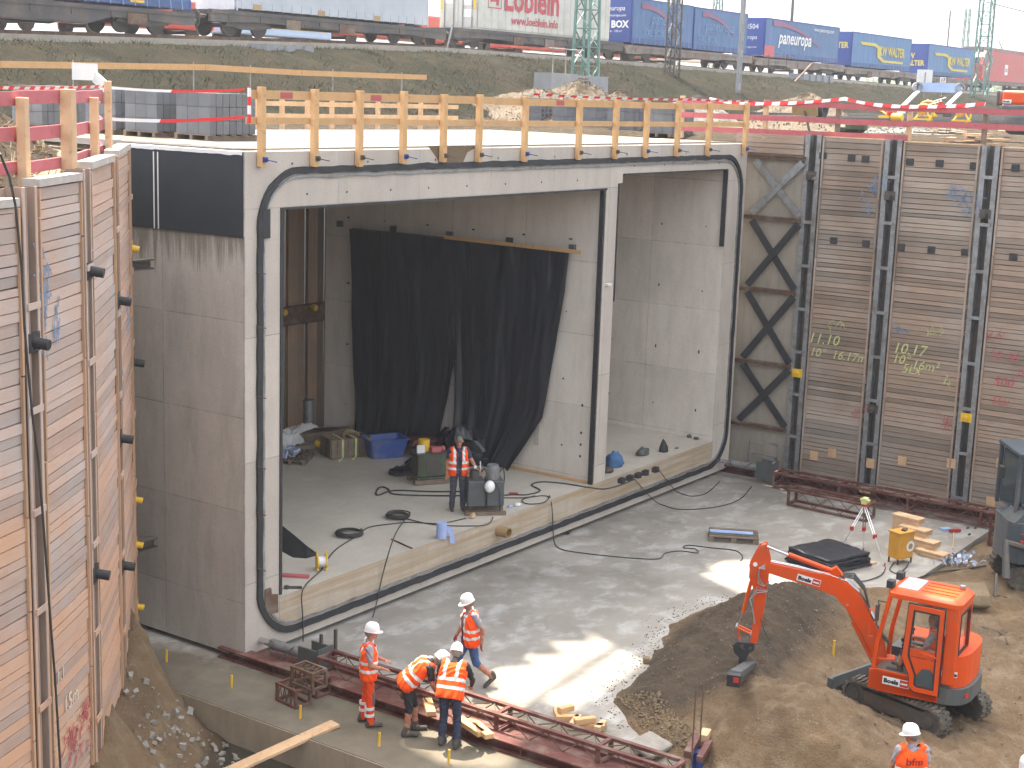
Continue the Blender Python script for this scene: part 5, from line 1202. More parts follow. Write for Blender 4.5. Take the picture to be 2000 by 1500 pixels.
# upper body
def rounded_plate(pts_fn, z0, z1, name, mt, parent=ex):
    mb = MB(); mb.M = MU; mb.prism(pts_fn, z0, z1, (0, 0, 0), (1, 0, 0), (0, 1, 0)); return mb.build(name, M[mt], parent)
def upper_outline(rb, fa, wd, n=12, af=.74):
    pts = [(af, -wd), (af, wd)]
    for i in range(n+1):
        t = R(90+180*i/n); c = math.cos(t); s_ = math.sin(t)
        pts.append((-fa+rb*-(abs(c)**.72)*1, wd*(1 if s_ > 0 else -1)*abs(s_)**.62))
    return pts
bevel(rounded_plate(upper_outline(.52, .36, .78, af=.3), .56, .86, 'counterweight', 'dgrey'), .03)
bevel(rounded_plate(upper_outline(.46, .36, .755, af=-.36), .862, 1.42, 'engine_cover', 'orange'), .04, 3)
mb = MB(); mb.M = MU; mb.prism([(.78, .60), (.80, .84), (.70, .95), (-.38, .95), (-.38, .58), (.6, .56)], -.80, -.78, (0, 0, 0), (1, 0, 0), (0, 0, 1)); sk = mb.build('side_skirt', M['orange'], ex)
mb = MB(); mb.M = MU; mb.bx(-.4, .74, -.72, .779, .57, .83); mb.bx(.1, .72, -.72, -.2, .83, 1.05); mb.build('deck', M['dgrey'], ex)
mb = MB(); mb.M = MU; mb.bx(-.40, .80, .781, .80, .58, .93); o = mb.build('side_skirt', M['orange'], ex); bevel(o, .008)
mb = MB(); mb.M = MU; mb.cyl((-.76, .5, .72), (-.84, .54, .72), .045); mb.build('rear_reflector', M['red'], ex)
# right-hand tank hood
ub('tool_hood', 'orange', [(-.35, .55, -.77, -.2, 1.05, 1.32)], .08, None, 3)
# cab
b0, b1 = -.12, .79; cab = []
def cbar(p, q, w_=.07, h=.07, mt='orange', nm='cab_pillar'):
    mb = MB(); mb.bar(U_(*p), U_(*q), w_, h, up=LU); return bevel(mb.build(nm, M[mt], ex), .012)
for b in (b0+.04, b1-.04):
    cbar((.54, b, 2.3), (.70, b, 1.45)); cbar((.70, b, 1.46), (.74, b, .93))
cbar((-.58, b0+.04, .9), (-.58, b0+.04, 2.3)); cbar((.02, b0+.04, .9), (.02, b0+.04, 2.3), .05, .05)
mb = MB(); mb.M = MU
# rear corner panels and rear wall with window opening
mb.bx(-.64, -.44, b1-.06, b1, .93, 2.30); mb.bx(-.645, -.60, b0, b1-.061, .95, 1.42); mb.bx(-.645, -.60, b0, b1-.061, 2.14, 2.30); mb.bx(-.645, -.60, b0, b0+.12, 1.42, 2.14); mb.bx(-.645, -.60, b1-.16, b1-.061, 1.42, 2.14)
bevel(mb.build('rear_panel', M['orange'], ex), .012)
mb = MB(); mb.M = MU; mb.bx(-.655, -.646, b0+.10, b0+.14, 1.40, 2.16); mb.bx(-.655, -.646, b1-.18, b1-.14, 1.40, 2.16); mb.bx(-.655, -.646, b0+.14, b1-.18, 1.40, 1.44); mb.bx(-.655, -.646, b0+.14, b1-.18, 2.12, 2.16)
rw_ = mb.build('rear_window', M['black'], ex); mb = MB(); mb.M = MU; mb.bx(-.63, -.62, b0+.12, b1-.16, 1.42, 2.14); mb.build('pane', M['glass'], rw_)
# roof
mb = MB(); mb.M = MU
V = []; prof = [(0, 2.28, 1.0), (.0, 2.36, 1.0), (.06, 2.415, .90), (.10, 2.43, .8)]
def rr_pts(x0, x1, y0, y1, r, n=4): return [(p[0], p[1]) for p in rrect(x0, x1, y0, y1, r, n)]
rings = []
for ins, z, _ in prof: rings.append([(p[0], p[1], z) for p in rr_pts(-.68+ins, .60-ins, b0-.03+ins, b1+.03-ins, max(.03, .14-ins*.5))])
n = len(rings[0]); V = [p for r_ in rings for p in r_]
F = [(k*n+(j+1) % n, (k+1)*n+(j+1) % n, (k+1)*n+j, k*n+j) for k in range(len(rings)-1) for j in range(n)]+[tuple(range(n))[::1], tuple((len(rings)-1)*n+j for j in range(n))[::-1]]
F = [tuple(reversed(f)) for f in F]
mb.add(V, F); ro = mb.build('cab_roof', M['orange'], ex, smooth=True, auto=40)
mb = MB(); mb.M = MU; mb.bx(.12, .46, b0+.12, b1-.14, 2.431, 2.437); mb.build('skylight', M['greytarp'], ro)
mb = MB(); mb.M = MU
for k in range(4): mb.bx(-.52, .06, b0+.18+k*.17, b0+.21+k*.17, 2.43, 2.442)
mb.build('roof_rib', M['orange'], ro)
# side door
def ppoly(pts, yb, th_, mt, nm, parent=ex):
    mb = MB(); mb.M = MU; mb.prism(pts, 0, -th_, (0, yb, 0), (1, 0, 0), (0, 0, 1)); return mb.build(nm, M[mt], parent)
def framepoly(outer, inner, yb, th_, mt, nm, parent=ex):
    n = len(outer); mb = MB(); mb.M = MU; V = []
    for (pts, y) in ((outer, yb), (outer, yb+th_), (inner, yb+th_), (inner, yb)): V += [(p[0], y, p[1]) for p in pts]
    F = [(q*n+j, q*n+(j+1) % n, ((q+1) % 4)*n+(j+1) % n, ((q+1) % 4)*n+j) for q in range(4) for j in range(n)]
    mb.add(V, F); return mb.build(nm, M[mt], parent)
do = [(-.42, .72), (-.42, 2.24), (.18, 2.24), (.22, 1.42), (.24, 1.30), (.08, .98), (.08, .80), (-.02, .72)]
di = [(-.35, .80), (-.35, 2.16), (.10, 2.16), (.14, 1.44), (.14, 1.32), (.00, 1.0), (.0, .84), (-.04, .80)]
dr = framepoly(do, di, .83, .045, 'orange', 'door')
framepoly([(p[0]*1.0+(.0 if k else 0), p[1]) for k, p in enumerate([(-.44, .70), (-.44, 2.26), (.20, 2.26), (.24, 1.42), (.26, 1.30), (.10, .97), (.10, .79), (-.01, .70)])], do, .825, .025, 'black', 'door_seal', dr)
framepoly(di, [(-.32, .83), (-.32, 2.13), (.07, 2.13), (.11, 1.44), (.11, 1.33), (-.03, 1.01), (-.03, .86), (-.06, .83)], .835, .03, 'black', 'window_seal', dr)
ppoly([(-.345, 1.33), (.13, 1.33), (.13, 1.46), (-.345, 1.46)], .845, -.03, 'orange', 'door_rail', dr)
ppoly([(-.345, .81), (-.06, .81), (.0, .86), (-.01, 1.03), (.12, 1.32), (-.345, 1.32)], .85, -.008, 'orange', 'lower_door_panel', dr)
ppoly([(-.33, .84), (-.07, .84), (-.03, .88), (-.04, 1.02), (-.12, 1.14), (-.26, 1.16), (-.33, 1.08)], .862, -.006, 'dglass', 'lower_window', dr)
ppoly([(-.33, 1.48), (.10, 1.48), (.06, 2.12), (-.33, 2.12)], .852, -.004, 'glass', 'window_pane', dr)
mb = MB(); mb.M = MU; mb.tube([(-.36, .90, 1.40), (-.30, .94, 1.43), (-.12, .94, 1.45), (-.05, .89, 1.42)], .013, 6); mb.build('handle', M['orange'], dr)
# seat, console, floor
ub('seat', 'black', [(-.45, .0, .15, .6, 1.02, 1.22), (-.52, -.40, .15, .6, 1.2, 1.85)], .04)
ub('cab_floor', 'dsteel', [(-.58, .72, b0+.02, b1-.02, .86, .92)])
ub('console', 'dgrey', [(.1, .4, -.05, .08, .93, 1.3)], .02)
for b in (.66, .02): mb = MB(); mb.M = MU; mb.tube([(.28, b, 1.28), (.30, b, 1.5)], .015, 6); mb.sph((.30, b, 1.52), .035, 8); mb.build('control_lever', M['black'], ex)
mb = MB(); mb.M = MU; mb.tube([(.80, .74, 1.5), (.86, .80, 1.5), (.86, .80, 2.0), (.8, .76, 2.0)], .012, 6); mb.build('grab_rail', M['orange'], ex)
mb = MB(); mb.M = MU; mb.tube([(.57, .72, 2.15), (.72, .84, 2.18)], .012, 6); mb.tube([(.72, .84, 2.2), (.72, .84, 1.75)], .012, 6); mb.box((.72, .87, 1.98), (.04, .12, .3)); mb.build('mirror', M['dsteel'], ex)
for b in (.66, .1): mb = MB(); mb.M = MU; mb.box((.58, b, 2.47), (.12, .15, .13)); mb.box((.54, b, 2.42), (.05, .05, .06)); o = mb.build('work_light', M['black'], ex); mb = MB(); mb.M = MU; mb.box((.642, b, 2.47), (.006, .12, .1)); mb.build('lens', M['white'], o)
mb = MB(); mb.M = MU; mb.cyl((-.5, .1, 2.44), (-.5, .1, 2.50), .05); mb.build('roof_beacon', M['steel'], ro)
def sticker(o, e1, e2, w_, h, parent, tx='Boels', redpart=True):
    o = Vector(o); e1 = Vector(e1).normalized(); e2 = Vector(e2).normalized(); n = e1.cross(e2)
    mb = MB(); mb.bar(o+n*.002-e1*w_/2, o+n*.002+e1*w_/2, h, .004, up=n); mb.build('sticker', M['white'], parent)
    tw = w_*.62 if redpart else w_
    text(tx, h*.78, o-e1*(w_/2-.02)-e2*h*.27+n*.006, e1, e2, M['black'], parent, bold=.006, sx=1.02*(tw/(h*1.95)))
    if redpart:
        mb = MB(); mb.bar(o+n*.005+e1*(w_*.16), o+n*.005+e1*(w_*.48), h*.86, .004, up=n); mb.build('sticker', M['red'], parent)
        text('rental', h*.36, o+e1*(w_*.19)-e2*h*.1+n*.009, e1, e2, M['white'], parent, bold=.003)
sticker(U_(.32, .802, .78), -FU, (0, 0, 1), .46, .14, ex)
sticker(U_(-.56, .752, 1.12), Vector((-FU.x*.97-LU.x*.24, -FU.y*.97-LU.y*.24, 0)), (0, 0, 1), .26, .10, ex, redpart=False)
# swing bracket and arm
A0 = Vector((5.62, -10.02, 1.0)); TH = R(112); AD = Vector((math.cos(TH), math.sin(TH), 0)); AN = Vector((math.sin(TH), -math.cos(TH), 0))   # AN points away from the camera side
def ap(px, py, off=0.0): return GP(px, py, A0+AN*off, TH)
def aprism(pts, t0, t1, mt, nm, parent=ex, bv=.012):
    q = [ap(*p) for p in pts]; mb = MB()
    mb.prism([((w_-A0).dot(AD), w_.z-A0.z) for w_ in q], t0, t1, A0, AD, (0, 0, 1)); o = mb.build(nm, M[mt], parent)
    return bevel(o, bv) if bv else o
boom = aprism([(1467, 1108), (1474, 1094), (1503, 1096), (1567, 1111), (1633, 1124), (1662, 1140), (1684, 1166), (1702, 1202), (1727, 1250), (1732, 1280), (1722, 1300), (1708, 1296), (1698, 1266), (1678, 1226), (1652, 1186), (1632, 1162), (1587, 1144), (1503, 1117), (1478, 1116)], -.10, .10, 'orange', 'boom')
aprism([(1488, 1062), (1497, 1062), (1503, 1097), (1501, 1133), (1491, 1200), (1479, 1256), (1465, 1256), (1471, 1213), (1473, 1150), (1463, 1125), (1465, 1105), (1474, 1085)], -.075, .075, 'orange', 'stick')
for s_ in (-.085, .085): aprism([(1484, 1064), (1498, 1060), (1506, 1098), (1500, 1120), (1466, 1122), (1464, 1100)], s_-.012, s_+.012, 'orange', 'stick_cheek', bv=0)
def acyl(p, q, r_, mt, nm, off=0.0, r2=None):
    mb = MB(); mb.cyl(ap(*p)+AN*off, ap(*q)+AN*off, r_, r2, 12); return mb.build(nm, M[mt], ex, smooth=True, auto=40)
acyl((1497, 1067), (1542, 1085), .022, 'chrome', 'cylinder_rod'); acyl((1540, 1083), (1636, 1119), .045, 'orange', 'arm_cylinder')
aprism([(1622, 1112), (1634, 1106), (1648, 1124), (1652, 1136), (1624, 1128)], -.07, .07, 'orange', 'cylinder_bracket', bv=0)
acyl((1652, 1180), (1668, 1216), .022, 'chrome', 'cylinder_rod', -.03); acyl((1666, 1212), (1706, 1292), .045, 'orange', 'boom_cylinder', -.03)
acyl((1469, 1128), (1451, 1196), .032, 'orange', 'bucket_cylinder'); acyl((1451, 1196), (1441, 1224), .016, 'chrome', 'cylinder_rod')
for s_ in (-.07, .07):
    mb = MB(); mb.bar(ap(1439, 1222)+AN*s_, ap(1468, 1236)+AN*s_, .014, .06, up=AN); mb.bar(ap(1441, 1224)+AN*s_, ap(1446, 1256)+AN*s_, .014, .06, up=AN); mb.build('bucket_link', M['orange'], ex)
for (px, py) in ((1492, 1066), (1475, 1100), (1439, 1222), (1467, 1237), (1640, 1126), (1655, 1178), (1702, 1285)):
    mb = MB(); mb.cyl(ap(px, py)-AN*.105, ap(px, py)+AN*.105, .022, n=10); mb.build('pivot_pin', M['steel'], ex)
cp = aprism([(1432, 1256), (1440, 1250), (1473, 1253), (1474, 1266), (1464, 1272), (1458, 1284), (1452, 1298), (1443, 1296), (1444, 1280), (1434, 1270)], -.11, .11, 'black', 'quick_coupler', bv=.008)
mb = MB(); mb.cyl(ap(1450, 1258)-AN*.13, ap(1450, 1258)+AN*.13, .035, n=10); mb.cyl(ap(1466, 1262)-AN*.13, ap(1466, 1262)+AN*.13, .03, n=10); mb.box(ap(1453, 1264)-AN*.113, (.05, .05, .03)); mb.build('coupler_bolt', M['dsteel'], cp)
# tilted grading bucket
bk = ap(1463, 1296); e1 = (GP(1492, 1281, bk, R(20))-GP(1436, 1318, bk, R(20))).normalized()
a_, b_ = GP(1490, 1281, bk, R(20)), GP(1437, 1316, bk, R(20))
mb = MB(); mb.bar(a_, b_, .20, .12); o = mb.build('grading_bucket', M['dgrey'], ex); bevel(o, .02)
mb = MB(); mb.bar(a_+Vector((-.02, -.06, -.07)), b_+Vector((-.02, -.06, -.07)), .06, .16); mb.build('bucket_edge', M['dsteel'], o)
mb = MB(); mb.box(b_+Vector((-.05, 0, -.08)), (.18, .22, .2), rz=.3); mb.build('bucket_end', M['black'], o); mb = MB(); mb.box(b_+Vector((-.14, -.08, -.05)), (.02, .09, .08), rz=.3); mb.build('sticker', M['red'], o)
sw = MB(); q = ap(1722, 1300); sw.M = None
sw.box(q+Vector((.02, -.05, -.02)), (.26, .34, .42), rz=R(22)); sw.box(q+Vector((.0, -.12, -.22)), (.4, .5, .12), rz=R(22)); bevel(sw.build('swing_bracket', M['orange'], ex), .03)
mb = MB()
for k in range(3):
    off = -.08+.05*k
    mb.tube([ap(1506, 1092+4*k)+AN*off, ap(1560, 1103+4*k)+AN*off, ap(1620, 1120+3*k)+AN*off, ap(1655, 1133)+AN*off, ap(1678, 1154)+AN*off, ap(1697, 1186)+AN*off, ap(1712, 1216)+AN*off], .011, 6)
mb.build('hydraulic_pipe', M['chrome'], ex)
mb = MB()
for k in range(4):
    off = -.07+.045*k
    mb.tube([ap(1640, 1122)+AN*off, ap(1668, 1128-2*k)+AN*off, ap(1688, 1150-k)+AN*off, ap(1697, 1185)+AN*off, ap(1706, 1214)+AN*off, ap(1722, 1236)+AN*off, ap(1736, 1256)+AN*off], .016, 6)
mb.build('hydraulic_hose', M['cable'], ex)
mb = MB()
for k in range(3):
    off = -.13-.02*k
    mb.tube([ap(1496, 1098+4*k)+AN*off, ap(1484, 1105)+AN*off, ap(1482, 1122+6*k)+AN*off, ap(1494, 1140)+AN*off, ap(1503, 1130)+AN*off, ap(1500, 1150)+AN*off, ap(1480, 1142+5*k)+AN*off, ap(1466, 1165)+AN*off, ap(1472, 1190)+AN*off, ap(1475, 1212)+AN*off], .010, 6)
mb.build('hydraulic_hose', M['steel'], ex)
mb = MB(); mb.tube([ap(1486, 1205)-AN*.1, ap(1492, 1225)-AN*.1, ap(1502, 1246)-AN*.12, ap(1499, 1254)-AN*.12, ap(1484, 1254)-AN*.1, ap(1472, 1256)-AN*.1], .009, 6); mb.build('hydraulic_hose', M['cable'], ex)
_e1 = (ap(1610, 1139)-ap(1550, 1121)).normalized(); sticker(ap(1580, 1130)-AN*.101, _e1, (-AN).cross(_e1), .42, .12, ex)
mb = MB(); mb.cyl(ap(1476, 1099)-AN*.099, ap(1476, 1099)-AN*.106, .04, n=16); mb.build('sticker', M['white'], ex)

# ================================================================ GREY MACHINE (right edge)
gm = empty('grey_excavator', (14.6, -10.2, 0), 'grey-blue excavator with dark cab standing at the right edge of the pit', 'excavator')
GO = Vector((13.75, -9.75, 0))+Vector((.57, -.82, 0))*.12; GE = Vector((.57, -.82, 0)); GF = Vector((.82, .57, 0))
MG = Matrix((GE, GF, Vector((0, 0, 1)))).transposed().to_4x4(); MG.translation = GO
def gb(name, mt, boxes, bv=.0, seg=3, par=None):
    mb = MB(); mb.M = MG
    for b in boxes: mb.bx(*b)
    o = mb.build(name, M[mt], par or gm); return bevel(o, bv, seg) if bv else o
mb = MB(); mb.M = MG; out = rrect(.02, 2.2, .02, 1.5, .35, 8)
mb.prism(out, .62, 1.55, (0, 0, 0), (1, 0, 0), (0, 1, 0)); bevel(mb.build('rear_body', M['greymach'], gm), .05, 3)
mb = MB(); mb.M = MG; mb.prism([(.1, 1.551), (2.1, 1.551), (2.1, 2.02), (.55, 2.02)], -.12, -1.0, (0, 0, 0), (1, 0, 0), (0, 0, 1)); hd_ = mb.build('engine_hood', M['greymach'], gm)
mb = MB(); mb.M = MG
for k in range(9): mb.box((.62+k*.09, .5, 2.024), (.035, .55, .01))
mb.box((.36, .55, 1.83), (.03, .7, .09), rot=Matrix.Rotation(-.8, 3, 'Y')); mb.build('vent_slot', M['black'], hd_)
gb('cab', 'dglass', [(.28, 1.6, .6, 1.9, 1.56, 2.95)], .12)
mb = MB(); mb.M = MG
for (x, y) in ((.26, .58), (.26, 1.92), (1.62, .58)): mb.bx(x-.05, x+.05, y-.05, y+.05, 1.56, 3.0)
mb.bx(.2, 1.7, .5, 2.0, 2.95, 3.05); bevel(mb.build('cab_frame', M['greymach'], gm), .03)
gb('side_mirror', 'black', [(-.02, .08, 1.0, 1.2, 2.35, 2.62)], .02)
for k in range(3): mb = MB(); mb.M = MG; mb.tube([(.25, .0, 1.32-.16*k), (.9, -.02, 1.22-.16*k)], .018, 6); mb.sph((.25, -.01, 1.32-.16*k), .04, 8); mb.build('red_striped_rod', M['red'] if k == 1 else M['oxide'], gm)
for y in (.15, 1.25):
    mb = MB(); mb.M = MG; n0 = stadium(.1, 2.2, .0, .52)
    mb.prism(n0, y, y+.32, (0, 0, 0), (1, 0, 0), (0, 0, 1)) if False else mb.prism(n0, -y, -y-.32, (0, 0, 0), (1, 0, 0), (0, 0, 1))
    for i, p in enumerate(dens(n0, .11)): mb.box((p[0], y+.16, p[1]), (.05, .33, .05))
    mb.build('track', M['track'], gm)
gb('chassis', 'dsteel', [(.5, 1.7, .45, 1.25, .2, .62)], .03)
mb = MB(); mb.M = MG; mb.prism([(0, 0), (.16, .04), (.12, .34), (-.06, .36), (-.12, .15)], .9, -1.1, (-.9, -.2, .02), (0, 1, 0), (0, 0, 1)) if False else None
a = GZ(1936, 1186, .1); mb = MB(); mb.prism([(0, 0), (.5, .05), (.62, .3), (.35, .48), (-.05, .3), (-.16, .1)], 0, -1.4, a+Vector((.05, .05, -.06)), GF, (0, 0, 1)); o = mb.build('bucket', M['dirt'], gm); bevel(o, .06, 3)
mb = MB(); mb.tube([GZ(1946, 1120, .7), GZ(1944, 1165, .3)], .03, 6); mb.tube([a+Vector((.9, 0, .4)), a+Vector((1.3, .2, 1.1)), GO+GE*.8+Vector((0, 0, .9))], .09, 8); mb.build('digging_arm', M['dsteel'], gm)

# ================================================================ PEOPLE
import numpy as np
def seg_mesh(caps, voxel, smooth=4):
    mb = MB()
    for (a, b, r0, r1, lb) in caps:
        a, b = Vector(a), Vector(b); d = b-a; L = d.length
        if L < .003: mb.sph(a, r0, 14); continue
        d.normalize(); pts = []; rs = []
        for i in range(5): t = math.pi/2*(i/5); pts.append(a-d*r0*math.cos(t)); rs.append(max(.0008, r0*math.sin(t)))
        pts.append(a); rs.append(r0); pts.append(b); rs.append(r1)
        for i in range(1, 6): t = math.pi/2*(i/5); pts.append(b+d*r1*math.sin(t)); rs.append(max(.0008, r1*math.cos(t)))
        mb.tube(pts, rs, 14)
    me = bpy.data.meshes.new('tmp'); me.from_pydata([tuple(v) for v in mb.v], [], mb.f); me.update()
    o = bpy.data.objects.new('tmp', me); col.objects.link(o)
    m = o.modifiers.new('r', 'REMESH'); m.mode = 'VOXEL'; m.voxel_size = voxel
    s_ = o.modifiers.new('s', 'SMOOTH'); s_.factor = .5; s_.iterations = smooth
    dg = bpy.context.evaluated_depsgraph_get(); out = bpy.data.meshes.new_from_object(o.evaluated_get(dg)); bpy.data.objects.remove(o)
    return out
def label_mesh(me, caps, labels):
    n = len(me.polygons); c = np.empty(n*3); me.polygons.foreach_get('center', c); c = c.reshape(-1, 3)
    best = np.full(n, 9.0); idx = np.zeros(n, int)
    for k, (a, b, r0, r1, lb) in enumerate(caps):
        a, b = np.array(a), np.array(b); ab = b-a; L2 = ab@ab
        t = np.clip(((c-a)@ab)/L2, 0, 1) if L2 > 1e-8 else np.zeros(n)
        d = np.linalg.norm(c-a-t[:, None]*ab, axis=1)-(r0+(r1-r0)*t)
        m = d < best; best[m] = d[m]; idx[m] = labels.index(lb)
    return c, idx
def person(label, loc, heading, J, wear, vest=True, helmet=True, look=(1, 0, 0), up=(0, 0, 1), open_front=False, vest_long=.06, hair='hair', hc='helmet', group='construction workers'):
    """J: joints; wear: materials for torso, sleeve, fore, thigh, shin, foot, hand"""
    t = empty('person', loc, label, 'person', group); t.rotation_euler = (0, 0, heading)
    V3 = Vector; pel, che, nk, hd0 = V3(J['pel']), V3(J['che']), V3(J['nk']), V3(J['hd'])
    lk, u = V3(look).normalized(), V3(up).normalized(); u = (u-lk*u.dot(lk)).normalized(); sd = u.cross(lk)
    bs = V3(J.get('side', (0, 1, 0))).normalized(); caps = []
    C_ = lambda a, b, r0, r1, lb: caps.append((tuple(a), tuple(b), r0, r1, lb))
    for s_ in (-1, 1):
        C_(pel+bs*.075*s_, che+bs*.085*s_, .115, .125, 'torso'); C_(che+bs*.085*s_, V3(J['sL' if s_ > 0 else 'sR'])-bs*.03*s_, .12, .075, 'torso')
        C_(pel+bs*.07*s_, pel+bs*.07*s_-V3((0, 0, .03)), .125, .12, 'thigh')
        k = 'L' if s_ > 0 else 'R'
        sh, el, wr_ = V3(J['s'+k]), V3(J['e'+k]), V3(J['w'+k])
        C_(sh, sh.lerp(el, .6), .066, .06, 'sleeve'); C_(sh.lerp(el, .6), el, .048, .043, 'fore' if wear['short'] else 'sleeve')
        C_(el, wr_, .044, .030, 'fore')
        hp, kn, an = V3(J['h'+k]), V3(J['k'+k]), V3(J['a'+k])
        C_(hp, kn, .098, .07, 'thigh')
        mid = kn.lerp(an, .12); C_(kn, mid, .07, .066, 'thigh'); C_(mid, an, .062, .045, 'shin')
        if wear['shin'] != 'skin': C_(kn, an, .072, .062, 'shin')
        fd = V3(J.get('f'+k, (1, 0, 0))).normalized()
        C_(an-fd*.03+V3((0, 0, -.01)), an+V3((0, 0, .06)), .055, .055, 'foot'); C_(an-fd*.05+V3((0, 0, -.045)), an+fd*.17+V3((0, 0, -.05)), .045, .040, 'foot')
        # hand: palm, four fingers, thumb
        hdv = (wr_-el).normalized(); hdv = (hdv+V3(J.get('g'+k, (0, 0, 0)))).normalized(); pn = bs.cross(hdv); pn = pn.normalized() if pn.length > .2 else V3((0, 0, 1)); ac = hdv.cross(pn)
        for q in (-.018, .018): C_(wr_+ac*q*.6, wr_+hdv*.075+ac*q, .018, .017, 'hand')
        for fi, (q, L) in enumerate(((-.033, .062), (-.011, .072), (.011, .068), (.032, .052))):
            a = wr_+hdv*.08+ac*q; b = a+(hdv*.9+pn*.35).normalized()*L*.55; c = b+(hdv*.5+pn*.85).normalized()*L*.5; C_(a, b, .0095, .009, 'hand'); C_(b, c, .009, .0078, 'hand')
        a = wr_+hdv*.03+ac*-.028*s_; b = a+(hdv*.6-ac*.7*s_+pn*.3).normalized()*.04; C_(a, b, .012, .0105, 'hand'); C_(b, b+(hdv*.9+pn*.4).normalized()*.03, .0105, .009, 'hand')
    C_(che, nk, .11, .06, 'torso'); C_(nk-u*.02, hd0-u*.05, .056, .055, 'skin')
    C_(hd0-lk*.02+u*.02, hd0+lk*.012+u*.03, .088, .083, 'skin'); C_(hd0+lk*.03-u*.055, hd0+lk*.045-u*.05, .055, .045, 'skin')
    C_(hd0+lk*.09+u*.005, hd0+lk*.108-u*.022, .010, .015, 'skin'); C_(hd0+lk*.088-u*.062+sd*.018, hd0+lk*.088-u*.062-sd*.018, .0085, .0085, 'lip')
    C_(hd0+lk*.06-u*.09, hd0+lk*.072-u*.09, .022, .02, 'skin')
    for s_ in (-1, 1): C_(hd0+lk*.082+u*.008+sd*.031*s_, hd0+lk*.083+u*.008+sd*.033*s_, .010, .010, 'eye'); C_(hd0+sd*.087*s_-u*.005, hd0+sd*.09*s_+u*.022-lk*.012, .015, .014, 'skin')
    C_(hd0-lk*.04-u*.01, hd0-lk*.03+u*.045, .082, .085, 'hair')
    if not helmet: C_(hd0-lk*.02+u*.05, hd0+lk*.03+u*.055, .082, .075, 'hair')
    labels = ['torso', 'sleeve', 'fore', 'thigh', 'shin', 'foot', 'hand', 'skin', 'hair', 'eye', 'lip']
    me = seg_mesh(caps, .0105, 3); c, idx = label_mesh(me, caps, labels)
    me.materials.clear()
    for lb in labels: me.materials.append(M[wear.get(lb, {'skin': 'skin', 'hair': hair, 'eye': 'eye', 'lip': 'lip', 'foot': 'shoe', 'hand': 'skin'}.get(lb, 'skin'))])
    me.polygons.foreach_set('material_index', idx.astype(np.int32)); me.polygons.foreach_set('use_smooth', [True]*len(idx))
    # soft folds in the cloth
    nv = len(me.vertices); co = np.empty(nv*3); me.vertices.foreach_get('co', co); co = co.reshape(-1, 3); no = np.empty(nv*3); me.vertices.foreach_get('normal', no); no = no.reshape(-1, 3)
    cloth = np.zeros(nv); li = np.empty(len(me.loops), dtype=np.int32); me.loops.foreach_get('vertex_index', li); ls = np.empty(len(me.polygons), dtype=np.int32); me.polygons.foreach_get('loop_start', ls)
    for q in range(4): ok = ls+q < len(li); cloth[li[(ls+q)[ok]]] = (idx[ok] < 5)
    fold = .007*np.sin(co[:, 2]*55+co[:, 1]*30+5*np.sin(co[:, 0]*18))*np.sin(co[:, 2]*13+co[:, 0]*20)
    co += no*(fold*cloth)[:, None]; me.vertices.foreach_set('co', co.ravel()); me.update()
    bo = bpy.data.objects.new('body', me); col.objects.link(bo); bo.parent = t
    if vest:
        vc = []
        A = lambda a, b, r0, r1: vc.append((tuple(a), tuple(b), r0, r1, 'v'))
        dn = (pel-che).normalized(); ax0 = pel+dn*vest_long
        for s_ in (-1, 0, 1):
            A(ax0+bs*.085*s_, che+bs*.09*s_, .148, .142)
            A(che+bs*.09*s_, V3(J['sL' if s_ > 0 else 'sR'])-bs*.055*s_ if s_ else nk-V3((0, 0, .06)), .138, .085 if s_ else .085)
        vm = seg_mesh(vc, .014, 5); n = len(vm.polygons); cc = np.empty(n*3); vm.polygons.foreach_get('center', cc); cc = cc.reshape(-1, 3)
        ax = np.array(che-ax0); L = np.linalg.norm(ax); ax /= L; h = (cc-np.array(ax0))@ax; lat = (cc-np.array(ax0))@np.array(bs); fw = np.cross(np.array(bs), ax); fr = (cc-np.array(ax0))@fw
        mi = np.zeros(n, np.int32); mi[(h > .09) & (h < .145)] = 1; mi[(h > .225) & (h < .28)] = 1; mi[(h > .28) & (np.abs(np.abs(lat)-.105) < .025)] = 1
        if wear.get('plainback'): mi[(h > .28)] = 0
        vm.materials.clear(); vm.materials.append(M['vest']); vm.materials.append(M['refl']); vm.polygons.foreach_set('material_index', mi); vm.polygons.foreach_set('use_smooth', [True]*n)
        import bmesh
        bm = bmesh.new(); bm.from_mesh(vm); bm.faces.ensure_lookup_table(); nkp = np.array(nk)
        kill = [f for i, f in enumerate(bm.faces) if h[i] < -.06 or (open_front and fr[i] > .02 and abs(lat[i]) < .065) or (np.linalg.norm(cc[i]-nkp) < .105) or (fr[i] > 0 and abs(lat[i]) < .05 and h[i] > L+.03)]
        bmesh.ops.delete(bm, geom=kill, context='FACES'); bm.to_mesh(vm); bm.free()
        nv = len(vm.vertices); co = np.empty(nv*3); vm.vertices.foreach_get('co', co); co = co.reshape(-1, 3); no = np.empty(nv*3); vm.vertices.foreach_get('normal', no); no = no.reshape(-1, 3)
        co += no*(.008*np.sin(co[:, 2]*38+co[:, 1]*41+4*np.sin(co[:, 0]*22)))[:, None]; vm.vertices.foreach_set('co', co.ravel()); vm.update()
        vo = bpy.data.objects.new('safety_vest', vm); col.objects.link(vo); vo.parent = t; sm = vo.modifiers.new('thick', 'SOLIDIFY'); sm.thickness = .006; sm.offset = 1
